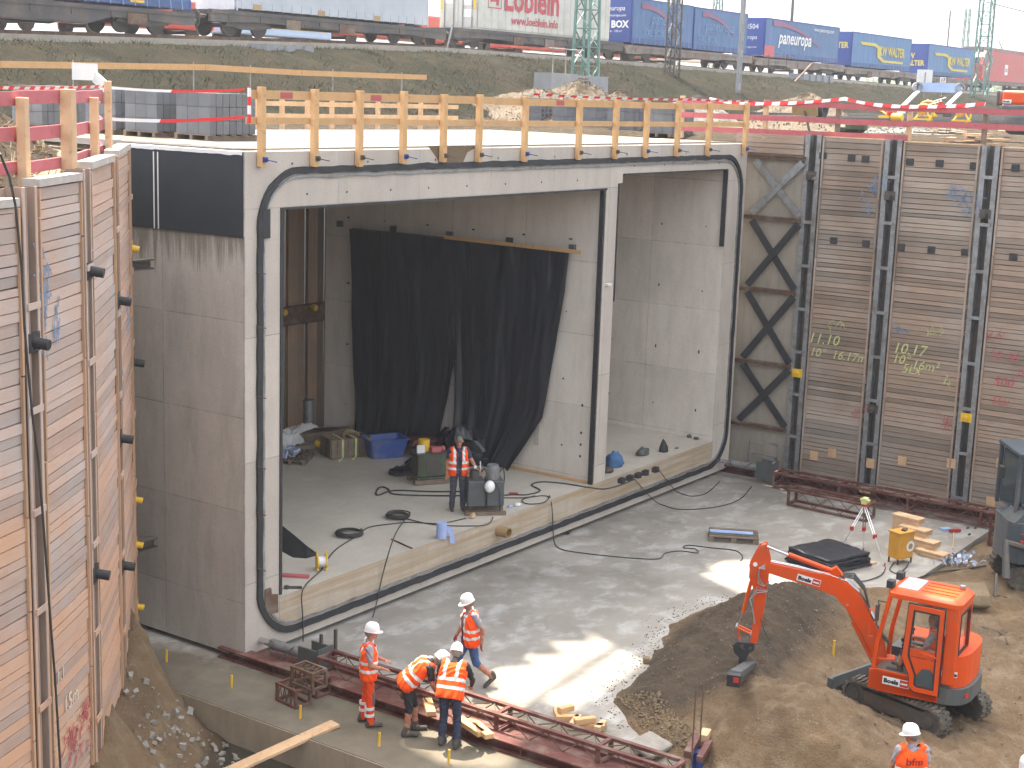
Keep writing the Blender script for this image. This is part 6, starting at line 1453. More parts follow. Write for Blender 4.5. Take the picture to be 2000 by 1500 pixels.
    if helmet:
        mb = MB(); Mx = Matrix((lk, sd, u)).transposed().to_4x4(); Mx.translation = hd0+u*.035; mb.M = Mx; n = 24; m = 9; V = []; F = []
        prof = [(1.0, -.012), (1.02, .0), (1.0, .03), (.96, .06), (.86, .09), (.70, .115), (.5, .131), (.27, .139), (.01, .142)]
        for k, (rr_, z) in enumerate(prof):
            for j in range(n): a = 2*math.pi*j/n; V.append((.125*rr_*math.cos(a), .103*rr_*math.sin(a), z+(.006*(abs(math.sin(a)) < .3) if k > 3 else 0)))
        F = [(k*n+j, k*n+(j+1) % n, (k+1)*n+(j+1) % n, (k+1)*n+j) for k in range(len(prof)-1) for j in range(n)]; mb.add(V, F); ho = mb.build('helmet', M[hc], t, smooth=True, local=True); sm = ho.modifiers.new('thick', 'SOLIDIFY'); sm.thickness = .004
        mb = MB(); mb.M = Mx; V = []; 
        for j in range(n): a = 2*math.pi*j/n; pk = .05*max(0, math.cos(a))**1.5+.012; V += [(.124*math.cos(a), .102*math.sin(a), -.004), ((.125+pk)*math.cos(a), (.104+pk*.6)*math.sin(a), -.016-.01*max(0, math.cos(a)))]
        mb.add(V, [(2*j, 2*j+1, 2*((j+1) % n)+1, 2*((j+1) % n)) for j in range(n)]); bo2 = mb.build('brim', M[hc], ho, smooth=True, local=True); sm = bo2.modifiers.new('thick', 'SOLIDIFY'); sm.thickness = .004
    return t
M['lip'] = pm('lips', (.30, .11, .09), None, 8, .5, bump=0)
M['otrous'] = pm('orange_work_trousers', (.80, .07, .006), (.68, .055, .005), 7, .85, bump=.4)
M['tgrey'] = pm('patch_grey_cloth', (.16, .15, .15), (.11, .10, .11), 10, .85)
M['jeans'] = pm('dusty_jeans', (.055, .06, .095), (.075, .07, .08), 5, .85, bump=.3)
def J_(**k):
    d = dict(pel=(0, 0, .96), che=(0, 0, 1.30), nk=(0, 0, 1.48), hd=(.03, 0, 1.63), sL=(0, .19, 1.42), sR=(0, -.19, 1.42), eL=(-.02, .25, 1.14), eR=(-.02, -.25, 1.14), wL=(.08, .25, .90), wR=(.08, -.25, .90),
             hL=(0, .09, .92), hR=(0, -.09, .92), kL=(.02, .11, .50), kR=(.02, -.11, .50), aL=(-.02, .13, .09), aR=(-.02, -.13, .09)); d.update(k); return d
HR = math.atan2(_r0.y, _r0.x); HF = HR+math.pi/2      # facing right in the picture / facing away
g = lambda px, py, z=0: tuple(GZ(px, py, z))
p1 = person('man in orange work trousers and white helmet standing left of the two bending workers', g(718, 1414), HR+.15,
       J_(eR=(.02, -.24, 1.13), wR=(.24, -.20, 1.06), eL=(.04, .22, 1.14), wL=(.27, .12, 1.10), hd=(.05, 0, 1.64), kR=(.03, -.12, .5), aR=(.04, -.13, .09), aL=(-.08, .12, .09), kL=(-.02, .11, .5)),
       dict(torso='greycloth', sleeve='greycloth', fore='skin', thigh='otrous', shin='otrous', foot='shoe', short=True), look=(1, -.1, -.05))
mb = MB(); Mk = Matrix.Identity(4)
for (x, y, z) in ((.085, -.13, .52), (.05, .12, .52)): mb.box((x, y, z), (.05, .12, .22))
o = mb.build('knee_patch', M['tgrey'], p1, local=True); bevel(o, .02)
mb = MB()
for (x, y) in ((.02, -.127), (-.06, .118)):
    for z in (.20, .32): mb.ring((x, y, z), (x, y, z+.05), .083, .07, 18)
mb.build('trouser_band', M['refl'], p1, local=True)
person('man in black shorts bending forward over the red truss, white helmet', g(800, 1432), HR+.1,
       J_(pel=(-.05, 0, .93), che=(.20, 0, 1.18), nk=(.36, 0, 1.27), hd=(.48, -.01, 1.30), sL=(.30, .19, 1.22), sR=(.30, -.19, 1.22), eL=(.40, .22, .94), eR=(.36, -.22, .94), wL=(.50, .14, .74), wR=(.46, -.14, .73),
          hL=(-.05, .1, .90), hR=(-.05, -.1, .90), kL=(.06, .12, .50), kR=(-.02, -.12, .49), aL=(.10, .13, .09), aR=(-.06, -.14, .09)),
       dict(torso='blkcloth', sleeve='blkcloth', fore='skin', thigh='blkcloth', shin='skin', foot='shoe', short=True), look=(.75, -.1, -.65), up=(.6, 0, .75))
person('man in dark blue trousers and long black sleeves, seen from behind, leaning over the truss', g(878, 1455), HF-.25,
       J_(pel=(-.05, 0, .95), che=(.10, 0, 1.24), nk=(.22, 0, 1.40), hd=(.32, .02, 1.48), sL=(.16, .20, 1.34), sR=(.16, -.20, 1.34), eL=(.26, .30, 1.06), eR=(.26, -.29, 1.06), wL=(.46, .26, .92), wR=(.44, -.22, .90),
          kL=(.04, .12, .5), kR=(.0, -.12, .5), aL=(-.02, .13, .09), aR=(-.08, -.14, .09), hL=(-.05, .09, .9), hR=(-.05, -.09, .9)),
       dict(torso='blkcloth', sleeve='blkcloth', fore='blkcloth', thigh='navy', shin='navy', foot='shoe', short=False), look=(.8, .25, -.55), up=(.5, 0, .85))
person('man in blue shorts and grey shirt walking to the left on the slab, white helmet', tuple(GZ(916, 1342)), HR+math.pi+.35,
       J_(pel=(0, 0, .94), che=(.02, 0, 1.29), nk=(.03, 0, 1.47), hd=(.07, 0, 1.61), eL=(-.14, .25, 1.16), wL=(-.12, .27, .90), eR=(.04, -.25, 1.15), wR=(.18, -.24, .93), hL=(0, .09, .9), hR=(0, -.09, .9),
          kL=(-.08, .10, .50), aL=(-.40, .11, .20), kR=(.20, -.10, .52), aR=(.24, -.11, .09), fL=(.75, 0, -.66)),
       dict(torso='greycloth', sleeve='greycloth', fore='skin', thigh='bluecloth', shin='skin', foot='shoe', hand='glove', short=True), look=(1, .15, -.3), open_front=True)
person('bareheaded man in open orange vest and jeans standing on the ledge beside the grey pump', g(893, 996, 1.052), HR-math.pi/2+.15,
       J_(hd=(.03, 0, 1.63), eL=(.05, .30, 1.18), wL=(.16, .44, .98), eR=(0, -.26, 1.14), wR=(.06, -.27, .88)),
       dict(torso='navy', sleeve='navy', fore='skin', thigh='jeans', shin='jeans', foot='shoe', short=True), helmet=False, open_front=True, look=(1, -.15, -.1))
p6 = person('man with white helmet and bfm on his vest back, at the bottom right corner', (GZ(1766, 1640).x, GZ(1766, 1640).y, 0.0), HF+.1,
       J_(eL=(.08, .24, 1.15), wL=(.25, .16, 1.05), hd=(.03, .02, 1.63)), dict(torso='greycloth', sleeve='greycloth', fore='skin', thigh='navy', shin='navy', foot='shoe', short=True, plainback=True), look=(.6, .75, -.2))
tb = text('bfm', .17, (0, 0, 0), (1, 0, 0), (0, 0, 1), M['navy'], None, 'vest_lettering', bold=-.001)
for v in tb.data.vertices: x, y, z = v.co; v.co = Vector((-.172+1.1*(x-.14)**2, -(x-.14), 1.24+z))
tb.parent = p6
op = person('excavator operator in orange vest sitting in the cab', tuple(U_(-.06, .44, .30)), R(94),
       J_(pel=(-.12, 0, .93), che=(-.16, 0, 1.25), nk=(-.14, 0, 1.43), hd=(-.10, 0, 1.58), sL=(-.14, .19, 1.38), sR=(-.14, -.19, 1.38), eL=(-.02, .25, 1.12), eR=(-.02, -.25, 1.12), wL=(.24, .23, 1.16), wR=(.24, -.23, 1.16),
          hL=(-.1, .1, .93), hR=(-.1, -.1, .93), kL=(.34, .14, .96), kR=(.34, -.14, .96), aL=(.42, .14, .68), aR=(.42, -.14, .68)),
       dict(torso='greycloth', sleeve='greycloth', fore='skin', thigh='navy', shin='skin', foot='shoe', short=True), helmet=False)
# ================================================================ LAUNCHING TRACK, TRUSSES
def truss(name, x, w_, y0, y1, z0, h, label, grp='red lattice trusses', bay=.62, dirx=0.0):
    t = empty(name, (x, (y0+y1)/2, z0), label, 'truss', grp); L = abs(y1-y0); c = .055
    X = lambda y: dirx*(y0-y)
    for sx in (-1, 1):
        for zz in (z0+c/2, z0+h-c/2):
            mb = MB(); mb.bar((x+sx*w_/2+X(y0), y0, zz), (x+sx*w_/2+X(y1), y1, zz), c*1.5, c); mb.build('chord', M['oxide'], t)
    n = int(L/bay); mb = MB(); rd = MB()
    for i in range(n+1):
        y = y0-L*i/n; xx = x+X(y)
        if i % 3 == 0 or i in (0, n):
            for sx in (-1, 1): mb.bar((xx+sx*w_/2, y, z0+c), (xx+sx*w_/2, y, z0+h-c), .07, .045, up=(1, 0, 0))
            for zz in (z0+c/2, z0+h-c/2): mb.bar((xx-w_/2, y, zz), (xx+w_/2, y, zz), .07, c*.8)
            mb.build('frame_strut', M['oxide'], t); mb = MB()
        if i < n:
            y2 = y0-L*(i+1)/n; ym = (y+y2)/2; x2 = x+X(y2)
            for sx in (-1, 1): rd.tube([(xx+sx*(w_/2+.0), y, z0+c), (xx+sx*w_/2, ym, z0+h-c), (x2+sx*w_/2, y2, z0+c)], .011, 5)
            rd.tube([(xx-w_/2, y, z0+h-c*.7), (xx+w_/2, ym, z0+h-c*.7), (x2-w_/2, y2, z0+h-c*.7)], .011, 5)
    rd.build('lacing_bar', M['rust'], t); return t
def ibeam(x, w_, y0, y1, z0, h, label, tf=.03):
    mb = MB(); y0, y1 = max(y0, y1), min(y0, y1)
    mb.bx(x-w_/2, x+w_/2, y1, y0, z0, z0+tf); mb.bx(x-w_/2, x+w_/2, y1, y0, z0+h-tf, z0+h); mb.bx(x-.015, x+.015, y1, y0, z0+tf, z0+h-tf)
    k = y0-.3
    while k > y1+.1: mb.bx(x-w_/2+.02, x+w_/2-.02, k-.01, k+.01, z0+tf, z0+h-tf); k -= 1.1
    return tag(mb.build('launching_beam', M['oxide']), label, 'steel beam', 'dark red launching beams')
ibeam(.03, .28, .6, -9.5, .003, .20, 'low dark red launching beam on the trench side of the long truss')
ibeam(.40, .34, .6, -9.5, .003, .13, 'dark red launching beam directly beneath the long front truss')
ibeam(19.45, .30, .6, -9.5, .003, .22, 'dark red launching beam between the right truss and the wall')
truss('lattice_truss', .40, .40, -1.65, -8.9, .135, .36, 'long dark red lattice truss the bending workers lean over')
truss('lattice_truss', 18.85, .50, -1.9, -9.0, .05, .42, 'long red lattice truss lying along the foot of the right wall')
truss('lattice_truss', 17.45, .50, -3.0, -5.25, .004, .46, 'short separate red truss lying on the slab behind the tripod', dirx=-.05)
truss('lattice_truss', 17.6, .5, -8.35, -9.9, -.08, .44, 'short red truss beside the grey excavator, lower of two')
truss('lattice_truss', 17.6, .5, -8.35, -9.9, .37, .42, 'short red truss beside the grey excavator, upper of two')
def jack(x, y0, y1, z, label):
    t = empty('hydraulic_jack', (x, y0, z), label, 'hydraulic jack', 'hydraulic jacks'); mb = MB(); mb.cyl((x, y0, z), (x, y1, z), .10, n=18); mb.build('cylinder', M['steel'], t, smooth=True, auto=40)
    mb = MB(); mb.cyl((x, y0+.35, z), (x, y0, z), .06, n=14); mb.build('piston', M['chrome'], t)
    mb = MB(); mb.bx(x-.2, x+.2, y1-.5, y1-.46, z-.25, z+.25); mb.bx(x-.2, x-.16, y1-.46, y1, z-.25, z+.22); mb.bx(x+.16, x+.2, y1-.46, y1, z-.25, z+.22); mb.bx(x-.2, x+.2, y1-.001, y1+.03, z-.25, z-.08); mb.build('bracket', M['dgrey'], t)
    mb = MB(); mb.tube([(x-.1, y0-.1, z+.1), (x-.3, y0-.2, z+.05), (x-.35, y0-.5, z-.1), (x-.1, y1+.2, z+.12)], .013, 6); mb.build('hose', M['cable'], t)
jack(.40, -.3, -1.15, .34, 'grey hydraulic jack between the frame corner and the long front truss')
jack(18.9, -.35, -1.3, .42, 'grey hydraulic jack at the right foot of the concrete frame')
for px, py0, py1, lb in ((627, 1292, 1236, 'thin upright steel bar right of the front jack, left one'), (655, 1285, 1226, 'thin upright steel bar right of the front jack, right one')):
    q = GZ(px, py0, .2); z1 = .2+ (py0-py1)/FPX*27.5; mb = MB(); mb.bx(q.x-.025, q.x+.025, q.y-.025, q.y+.025, .05, z1); tag(mb.build('steel_stake', M['dsteel']), lb, 'stake', 'upright steel bars by the jack')
def cage(c, rz, label, s_=(.56, .36, .34), mt='oxide'):
    t = empty('steel_cage', c, label, 'steel frame box', 'red steel frame boxes'); t.rotation_euler = (0, 0, rz); x, y, z = s_[0]/2, s_[1]/2, s_[2]; mb = MB(); b = .045
    for sx in (-1, 1):
        for sy in (-1, 1): mb.box((sx*(x-b/2), sy*(y-b/2), z/2), (b, b, z-.002))
    for zz in (b/2, z-b/2):
        for sy in (-1, 1): mb.box((0, sy*(y-b/2), zz), (2*x-2*b, b*.96, b))
        for sx in (-1, 1): mb.box((sx*(x-b/2), 0, zz), (b*.96, 2*y-2*b, b))
    mb.build('frame', M[mt], t, local=True)
    mb = MB()
    for k in range(4): a = -x+b+(2*x-2*b)*k/4; a2 = a+(2*x-2*b)/4; mb.tube([(a, y-.03, b), ((a+a2)/2, y-.03, z-b), (a2, y-.03, b)], .01, 5); mb.tube([(a, -y+.03, z-.03), ((a+a2)/2, y-.03, z-.03), (a2, -y+.03, z-.03)], .01, 5)
    mb.build('lacing_bar', M['rust'], t, local=True); return t
q = GZ(573, 1372); cage((q.x, q.y, .003), R(82), 'red steel frame box nearest the trench, in front of the others')
q = GZ(612, 1352); cage((q.x, q.y, .003), R(86), 'red steel frame box on the slab under the grey one')
q = GZ(603, 1338, .35); cage((q.x, q.y, .345), R(86), 'grey-brown steel frame box stacked on top', mt='rust')
# stakes
for k, (px, py) in enumerate(((325, 1293), (452, 1344), (586, 1404), (740, 1458), (876, 1492))):
    q = GZ(px, py); mb = MB(); mb.tube([q-Vector((0, 0, .05)), q+Vector((.01, 0, .24))], .022, 8)
    tag(mb.build('yellow_stake', M['yellow']), ['yellow stake farthest back near the frame corner', 'yellow stake between the frame corner and the steel boxes', 'yellow stake in front of the red steel boxes', 'yellow stake just below the man in orange trousers', 'yellow stake below the man in dark blue trousers'][k], 'stake', 'short yellow stakes in the slab')
q = GP(683, 0, Vector((0, 0, 0)), 0) if False else None
h_ = GZ(1628, 1272, .3); mb = MB(); mb.tube([h_-Vector((0, 0, .2)), h_+Vector((0, 0, .22))], .025, 8); tag(mb.build('yellow_stake', M['yellow']), 'yellow stake in the dirt mound left of the orange cab', 'stake')
# planks and timbers
a, b = GZ(655, 1416, .02), GZ(430, 1520, -.25); mb = MB(); mb.bar(a+Vector((0, 0, .03)), b+Vector((0, 0, .05)), .24, .045); tag(mb.build('scaffold_plank', M['pine2']), 'long pale plank bridging the muddy trench to the slab', 'plank')
def pieces(items, label, cat, grp, nm, mt='pine'):
    for k, (px, py, z, L, rz, lb) in enumerate(items):
        q = GZ(px, py, z); mb = MB(); mb.box((q.x, q.y, z+.055), (L, .11, .10), rz=R(rz)); o = mb.build(nm, M[mt if k % 3 else 'pine2'], None, off=tuple(q)); bevel(o, .006, 1); tag(o, lb, cat, grp)
pieces([(1088, 1398, 0, .34, 40, 'squared timber block standing leftmost in the pile right of the sunlit patch'), (1105, 1390, .11, .3, -20, 'squared timber block on top of the leftmost blocks'), (1108, 1408, 0, .4, -50, 'squared timber in front of the leftmost block'), (1122, 1416, 0, .5, 15, 'squared timber lying in the middle of the pile near the truss'), (1142, 1413, .11, .38, -35, 'squared timber lying across the middle of the pile'), (1152, 1424, 0, .5, -60, 'squared timber lying toward the right of the pile'), (1172, 1424, 0, .34, 10, 'squared timber at the right end of the pile')], '', 'timber', 'timber offcuts beside the truss', 'timber_block')
for k, (px, py, z, L, rz, lb) in enumerate(((915, 1422, .2, .8, 70, 'short board lying on the launching beam right of the man in dark blue'), (938, 1428, .2, .7, 62, 'second short board on the launching beam, nearer the bottom'), (838, 1386, .20, .6, 45, 'wooden wedge board between the two bending workers'))):
    q = GZ(px, py, z); mb = MB(); mb.box((q.x, q.y, z+.05), (L, .16, .09), rz=R(rz)); o = mb.build('board', M['pine'], None, off=tuple(q)); bevel(o, .006, 1); tag(o, lb, 'board', 'loose boards on the beams')
# rebar stand
q = GZ(1352, 1478, .15); t = empty('anchor_stand', (q.x, q.y, 0), 'red steel clamp with two tall rusty threaded rods at the end of the truss', 'steel clamp')
mb = MB(); mb.box((q.x, q.y, .34), (.75, .12, .12), rz=R(15)); mb.box((q.x+.02, q.y-.2, .3), (.7, .10, .1), rz=R(15)); mb.box((q.x+.2, q.y, .15), (.14, .14, .3)); mb.build('clamp_beam', M['oxide'], t)
for dx in (-.28, .14): mb = MB(); mb.tube([(q.x+dx, q.y-.08+dx*.2, .2), (q.x+dx, q.y-.08+dx*.2, 1.42)], .014, 6); mb.build('threaded_rod', M['rust'], t)
mb = MB(); mb.cyl((q.x+.0, q.y-.1, .0), (q.x, q.y-.1, .28), .09, n=14); mb.build('jack_pot', M['blue2'], t)
mb = MB(); mb.box((q.x+.45, q.y+.02, .36), (.3, .14, .12), rz=R(15)); mb.build('wood_packing', M['pine2'], t)
# single stones and rubble
rr = random.Random(9)
def rubble(nm, n, fx, hfun, mt, label, smin, smax):
    mb = MB()
    for _ in range(n):
        x, y = fx(); s_ = rr.uniform(smin, smax); z = hfun(x, y); c = Vector((x, y, z+s_*.25)); pts = []
        b = len(mb.v); m = Matrix.Rotation(rr.uniform(0, 6), 3, Vector((rr.gauss(0, 1), rr.gauss(0, 1), rr.gauss(0, 1))).normalized())
        k = [rr.uniform(.6, 1.1) for _ in range(8)]; P8 = [c+m @ (Vector((sx*s_*.6, sy*s_*.45, sz*s_*.38))*k[i]) for i, (sx, sy, sz) in enumerate([(-1, -1, -1), (1, -1, -1), (1, 1, -1), (-1, 1, -1), (-1, -1, 1), (1, -1, 1), (1, 1, 1), (-1, 1, 1)])]
        mb.add(P8, [(3, 2, 1, 0), (4, 5, 6, 7), (0, 1, 5, 4), (1, 2, 6, 5), (2, 3, 7, 6), (3, 0, 4, 7)])
    o = mb.build(nm, M[mt]); o['kind'] = 'stuff'; o['label'] = label; return o
rubble('trench_rubble', 380, lambda: (rr.uniform(-4.2, -1.85), rr.uniform(-7, -.5)), lambda x, y: hl(x, y), 'rubble', 'grey lumps of broken concrete in the muddy trench', .02, .12)
rubble('dirt_clods', 700, lambda: (rr.uniform(1.9, 11.5), rr.uniform(-13.5, -5.2)), lambda x, y: hd(x, y), 'dirt', 'loose clods and stones scattered over the dirt', .012, .045)
def gravel_strip():
    x = rr.uniform(1.7, 3.0); return x, -6.2-(3.0-x)*1.2-rr.uniform(0, 1.0)
rubble('loose_gravel', 700, gravel_strip, lambda x, y: max(0, hd(x, y)), 'dirt', 'grey broken gravel between the truss and the dirt mound', .015, .05)
rubble('slab_crumbs', 420, lambda: (lambda x_: (x_, g_(x_)+abs(rr.gauss(0, .22))))(rr.uniform(1.9, 12)), lambda x, y: 0.0, 'mound', 'small crumbs of soil on the slab along the mound', .008, .026)
q = GZ(1262, 1295); mb = MB(); mb.box(q+Vector((0, 0, .06)), (.15, .13, .13), rz=.5); o = bevel(mb.build('stone', M['dirt'], None, off=tuple(q)), .03); tag(o, 'single brown stone lying alone on the slab left of the mound', 'stone')
q = GZ(1275, 1465, .12); mb = MB(); mb.box(q+Vector((.1, .1, .02)), (.75, .5, .12), rot=Matrix.Rotation(.25, 3, (1, .4, 0))); o = bevel(mb.build('concrete_slab_piece', M['rubble'], None, off=tuple(q)), .05, 2); tag(o, 'flat broken concrete piece at the end of the dirt mound', 'broken concrete')
# puddle in the trench
mb = MB(); mb.add([(-4.4, -7, -.60), (-1.7, -7, -.60), (-1.7, .5, -.60), (-4.4, .5, -.60)], [(0, 1, 2, 3)]); o = mb.build('trench_water', M['water']); o['kind'] = 'structure'
# ================================================================ THINGS ON THE SLAB
def pallet(c, rz, label, board=None, s_=(1.2, .8), z0=None):
    t = empty('wooden_pallet', c, label, 'pallet', 'wooden pallets'); t.rotation_euler = (0, 0, rz); mb = MB(); L, B = s_
    for y in (-B/2+.05, 0, B/2-.05):
        mb.box((0, y, .011), (L, .1, .022))
        for x in (-L/2+.07, 0, L/2-.07): mb.box((x, y, .061), (.14, .1, .078))
    for x in (-L/2+.07, 0, L/2-.07): mb.box((x, 0, .111), (.14, B, .022))
    for k in range(5): mb.box((0, -B/2+.06+k*(B-.12)/4, .133), (L, .13 if k % 2 == 0 else .09, .022))
    mb.build('boards', M['oldwood'], t, local=True)
    return t
q = GZ(1432, 1052); pallet((q.x, q.y, .003), R(-62), 'brown wooden pallet with a light blue board on it, left of the excavator arm')
mb = MB(); mb.box((q.x-.02, q.y+.05, .165), (1.05, .22, .02), rz=R(-62)); tag(mb.build('blue_board', M['ltblue']), 'long light blue board lying on the pallet', 'board')
q = GZ(592, 893, 1.06); pallet((q.x-.3, q.y, 1.054), R(30), 'brown pallet carrying crumpled foil inside the frame, left of the strapped crate'); q2 = q
mb = MB()
for k in range(26): c = Vector((q2.x-.75+rr.uniform(-.3, .4), q2.y+rr.uniform(-.25, .25), 1.24+rr.uniform(0, .16))); mb.box(c, (rr.uniform(.1, .26), rr.uniform(.08, .2), .05), rot=Matrix.Rotation(rr.uniform(0, 6), 3, Vector((rr.gauss(0, 1), rr.gauss(0, 1), rr.gauss(0, 1)+.01))))
tag(mb.build('crumpled_foil', M['clear']), 'crumpled bluish foil on the pallet inside the frame', 'foil')
# strapped crate
q = GZ(676, 888, 1.06); t = empty('wooden_crate', (q.x, q.y, 1.054), 'dark plank crate with yellow lashing straps inside the frame, left of the blue tub', 'crate'); t.rotation_euler = (0, 0, R(-25)); mb = MB()
for k in range(7): mb.box((-.48+k*.16, -.33, .26), (.15, .03, .50)); mb.box((-.48+k*.16, .33, .26), (.15, .03, .50))
for k in range(4): mb.box((-.57, -.24+k*.16, .26), (.03, .15, .50)); mb.box((.57, -.24+k*.16, .26), (.03, .15, .50))
mb.box((0, 0, .03), (1.08, .62, .04)); mb.build('boards', M['oldwood'], t, local=True)
mb = MB()
for x in (-.25, .12): mb.box((x, -.352, .26), (.06, .008, .5)); mb.box((x, 0, .515), (.06, .70, .008)); mb.tube([(x, -.35, .05), (x-.12, -.5, .01), (x-.2, -.52, .01)], .02, 5)
mb.build('strap', M['chalky'], t, local=True)
mb = MB(); mb.tube([(.15+.18*math.cos(a), .05+.1*math.sin(a*.7), .5+.13*math.sin(a)) for a in [k*.4 for k in range(24)]], .025, 6); mb.build('rope', M['pvc'], t, local=True)
# blue tub
q = GZ(751, 890, 1.06); t = empty('plastic_tub', (q.x, q.y, 1.054), 'open blue plastic tub on the ledge in front of the black curtain', 'tub'); t.rotation_euler = (0, 0, R(-28))
mb = MB(); n = 28; V = []
for (sx, sy, z) in ((.44, .28, .0), (.54, .37, .48), (.58, .41, .48), (.58, .41, .51), (.52, .35, .51), (.43, .27, .04)):
    V += [(p[0], p[1], z) for p in rrect(-sx, sx, -sy, sy, .08, 6)]
n = len(V)//6; F = [(k*n+j, k*n+(j+1) % n, (k+1)*n+(j+1) % n, (k+1)*n+j) for k in range(5) for j in range(n)]+[tuple(range(n))[::-1], tuple(5*n+j for j in range(n))]; mb.add(V, F); mb.build('tub', M['bluebox'], t, local=True)
# beams under white foil at the back
t = empty('timber_stack', tuple(GZ(590, 862, 1.06)), 'stack of old beams half covered by white foil at the back of the left cell', 'timber stack'); q = GZ(592, 868, 1.06)
for k in range(9): mb = MB(); mb.box((q.x+.35*(k % 3)-.35, q.y+.3+.1*(k % 2), 1.10+.11*(k//3)), (.30, 2.6, .1), rz=R(55+rr.uniform(-5, 5))); mb.build('beam', M['oldwood'], t)
mb = MB(); V = []
for j_ in range(13):
    for i_ in range(25): u_, v_ = i_/24, j_/12; x_, y_ = -1.3+2.3*u_, -.35+.8*v_+.5*u_; V.append(q+Vector((x_, y_, .40+.09*fbm(x_*2.6, y_*4, 1)-.35*(2*v_-1)**4-.15*(2*u_-1)**6)))
mb.add(V, [(j_*25+i_, j_*25+i_+1, (j_+1)*25+i_+1, (j_+1)*25+i_) for j_ in range(12) for i_ in range(24)]); mb.v = [Vector((v.x, v.y, max(v.z, 1.06))) for v in mb.v]; mb.build('foil_cover', M['white'], t)
mb = MB(); q = GZ(623, 838, 1.06); mb.cyl((q.x, q.y+.4, 1.05), (q.x, q.y+.4, 1.85), .17, n=18); tag(mb.build('barrel', M['steel']), 'pale cylindrical drum at the very back of the left cell', 'drum')
mb = MB(); q = GZ(621, 866, 1.3); mb.sph(q, .11, 10); tag(mb.build('tape_roll', M['yellow']), 'small yellow tape roll lying before the timber stack', 'tape roll')
# old green generator with oil cans
q = GZ(838, 940, 1.06); t = empty('old_generator', (q.x, q.y, 1.054), 'mossy green old machine on a pallet behind the bareheaded man', 'generator'); t.rotation_euler = (0, 0, R(-32))
mb = MB(); mb.box((0, 0, .16), (.86, .62, .0001+.04)); mb.box((0, 0, .47), (.78, .52, .56)); bevel(mb.build('housing', M['dgreen'], t, local=True), .02)
mb = MB(); mb.box((0, -.262, .45), (.34, .012, .40)); mb.box((-.392, 0, .45), (.012, .3, .36)); mb.box((0, 0, .765), (.86, .58, .02)); mb.build('panel', M['dsteel'], t, local=True)
mb = MB()
for y in (-.25, .25): mb.box((0, y, .07), (.95, .12, .12))
for k in range(5): mb.box((-.4+k*.2, 0, .137), (.14, .66, .02)) if False else None
mb.build('pallet_base', M['oldwood'], t, local=True)
mb = MB(); mb.cyl((-.12, .1, .776), (-.12, .1, 1.06), .14, n=18); o = mb.build('oil_bucket', M['yellow'], t, local=True)
mb = MB(); mb.box((-.28, -.12, .87), (.2, .05, .2)); mb.build('white_canister', M['white'], t, local=True)
mb = MB(); mb.box((.12, -.1, .84), (.24, .16, .12)); mb.sph((.32, -.05, .84), .07, 10); mb.build('tool_bag', M['redwood'], t, local=True)
q = GZ(862, 905, 1.06); mb = MB(); mb.box((q.x+.5, q.y+.9, 1.42), (1.0, .6, .22), rz=R(-30)); mb.box((q.x+.2, q.y+.75, 1.25), (.6, .5, .36), rz=R(-30)); o = bevel(mb.build('engine_unit', M['oxide']), .06, 2); tag(o, 'rust red engine unit with orange hood behind the green machine', 'engine')
# hydraulic power unit
q = GZ(945, 1000, 1.06); t = empty('hydraulic_power_unit', (q.x, q.y, 1.054), 'dark grey hydraulic pump unit with a white helmet on its front, beside the bareheaded man', 'pump unit'); t.rotation_euler = (0, 0, R(-45))
mb = MB()
for y in (-.22, .22): mb.box((0, y, .04), (.95, .12, .08))
mb.build('skid', M['oldwood'], t, local=True)
mb = MB(); mb.box((-.22, 0, .50), (.40, .50, .60)); mb.box((.22, 0, .50), (.40, .50, .60)); mb.box((0, .05, .42), (.06, .40, .44)); mb.box((-.34, -.2, .14), (.05, .05, .12)); mb.box((.34, -.2, .14), (.05, .05, .12)); mb.box((-.34, .2, .14), (.05, .05, .12)); mb.box((.34, .2, .14), (.05, .05, .12)); bevel(mb.build('oil_tank', M['dgrey'], t, local=True), .03, 2)
mb = MB(); mb.cyl((-.2, -.252, .5), (-.2, -.262, .5), .16, n=20); mb.build('tank_cover', M['dgrey'], t, local=True)
mb = MB(); mb.cyl((.18, .02, .80), (.18, .02, 1.08), .15, n=20); mb.cyl((.18, .02, 1.08), (.18, .02, 1.13), .13, n=20)
for k in range(16): a = k*math.pi/8; mb.box((.18+.155*math.cos(a), .02+.155*math.sin(a), .94), (.02, .012, .24), rz=a)
mb.build('electric_motor', M['steel'], t, local=True)
mb = MB(); mb.box((-.22, .0, .90), (.16, .16, .2)); mb.cyl((-.3, .1, .8), (-.3, .1, 1.0), .05, n=10); mb.tube([(-.1, 0, .98), (-.16, -.05, 1.08), (-.32, -.05, 1.06), (-.36, 0, .92)], .02, 6); mb.tube([(-.14, .1, .85), (0, .1, 1.02), (.05, .0, .9)], .02, 6); mb.build('valve_block', M['dsteel'], t, local=True)
mb = MB(); mb.tube([(-.12, -.02, .98), (-.12, -.04, 1.22)], .014, 6); mb.cyl((-.24, -.06, 1.1), (-.24, -.09, 1.1), .035, n=12); mb.build('gauge_lever', M['white'], t, local=True)
mb = MB(); mb.tube([(.34, .02, .95), (.44, .03, 1.05), (.46, .03, .8), (.44, .02, .4)], .014, 6); mb.tube([(.2, -.26, .78), (.3, -.3, .6), (.32, -.29, .3), (.34, -.26, .2)], .012, 6); mb.build('hose', M['cable'], t, local=True)
tq = Vector((q.x, q.y, 1.054)); hm = tq+Matrix.Rotation(R(-45), 3, 'Z') @ Vector((.06, -.34, .70))
mb = MB(); mb.sph(hm, .135, 20, (1.0, .85, 1.05)); tag(mb.build('helmet', M['helmet'], smooth=True), 'loose white helmet hanging on the front of the grey pump unit', 'helmet')
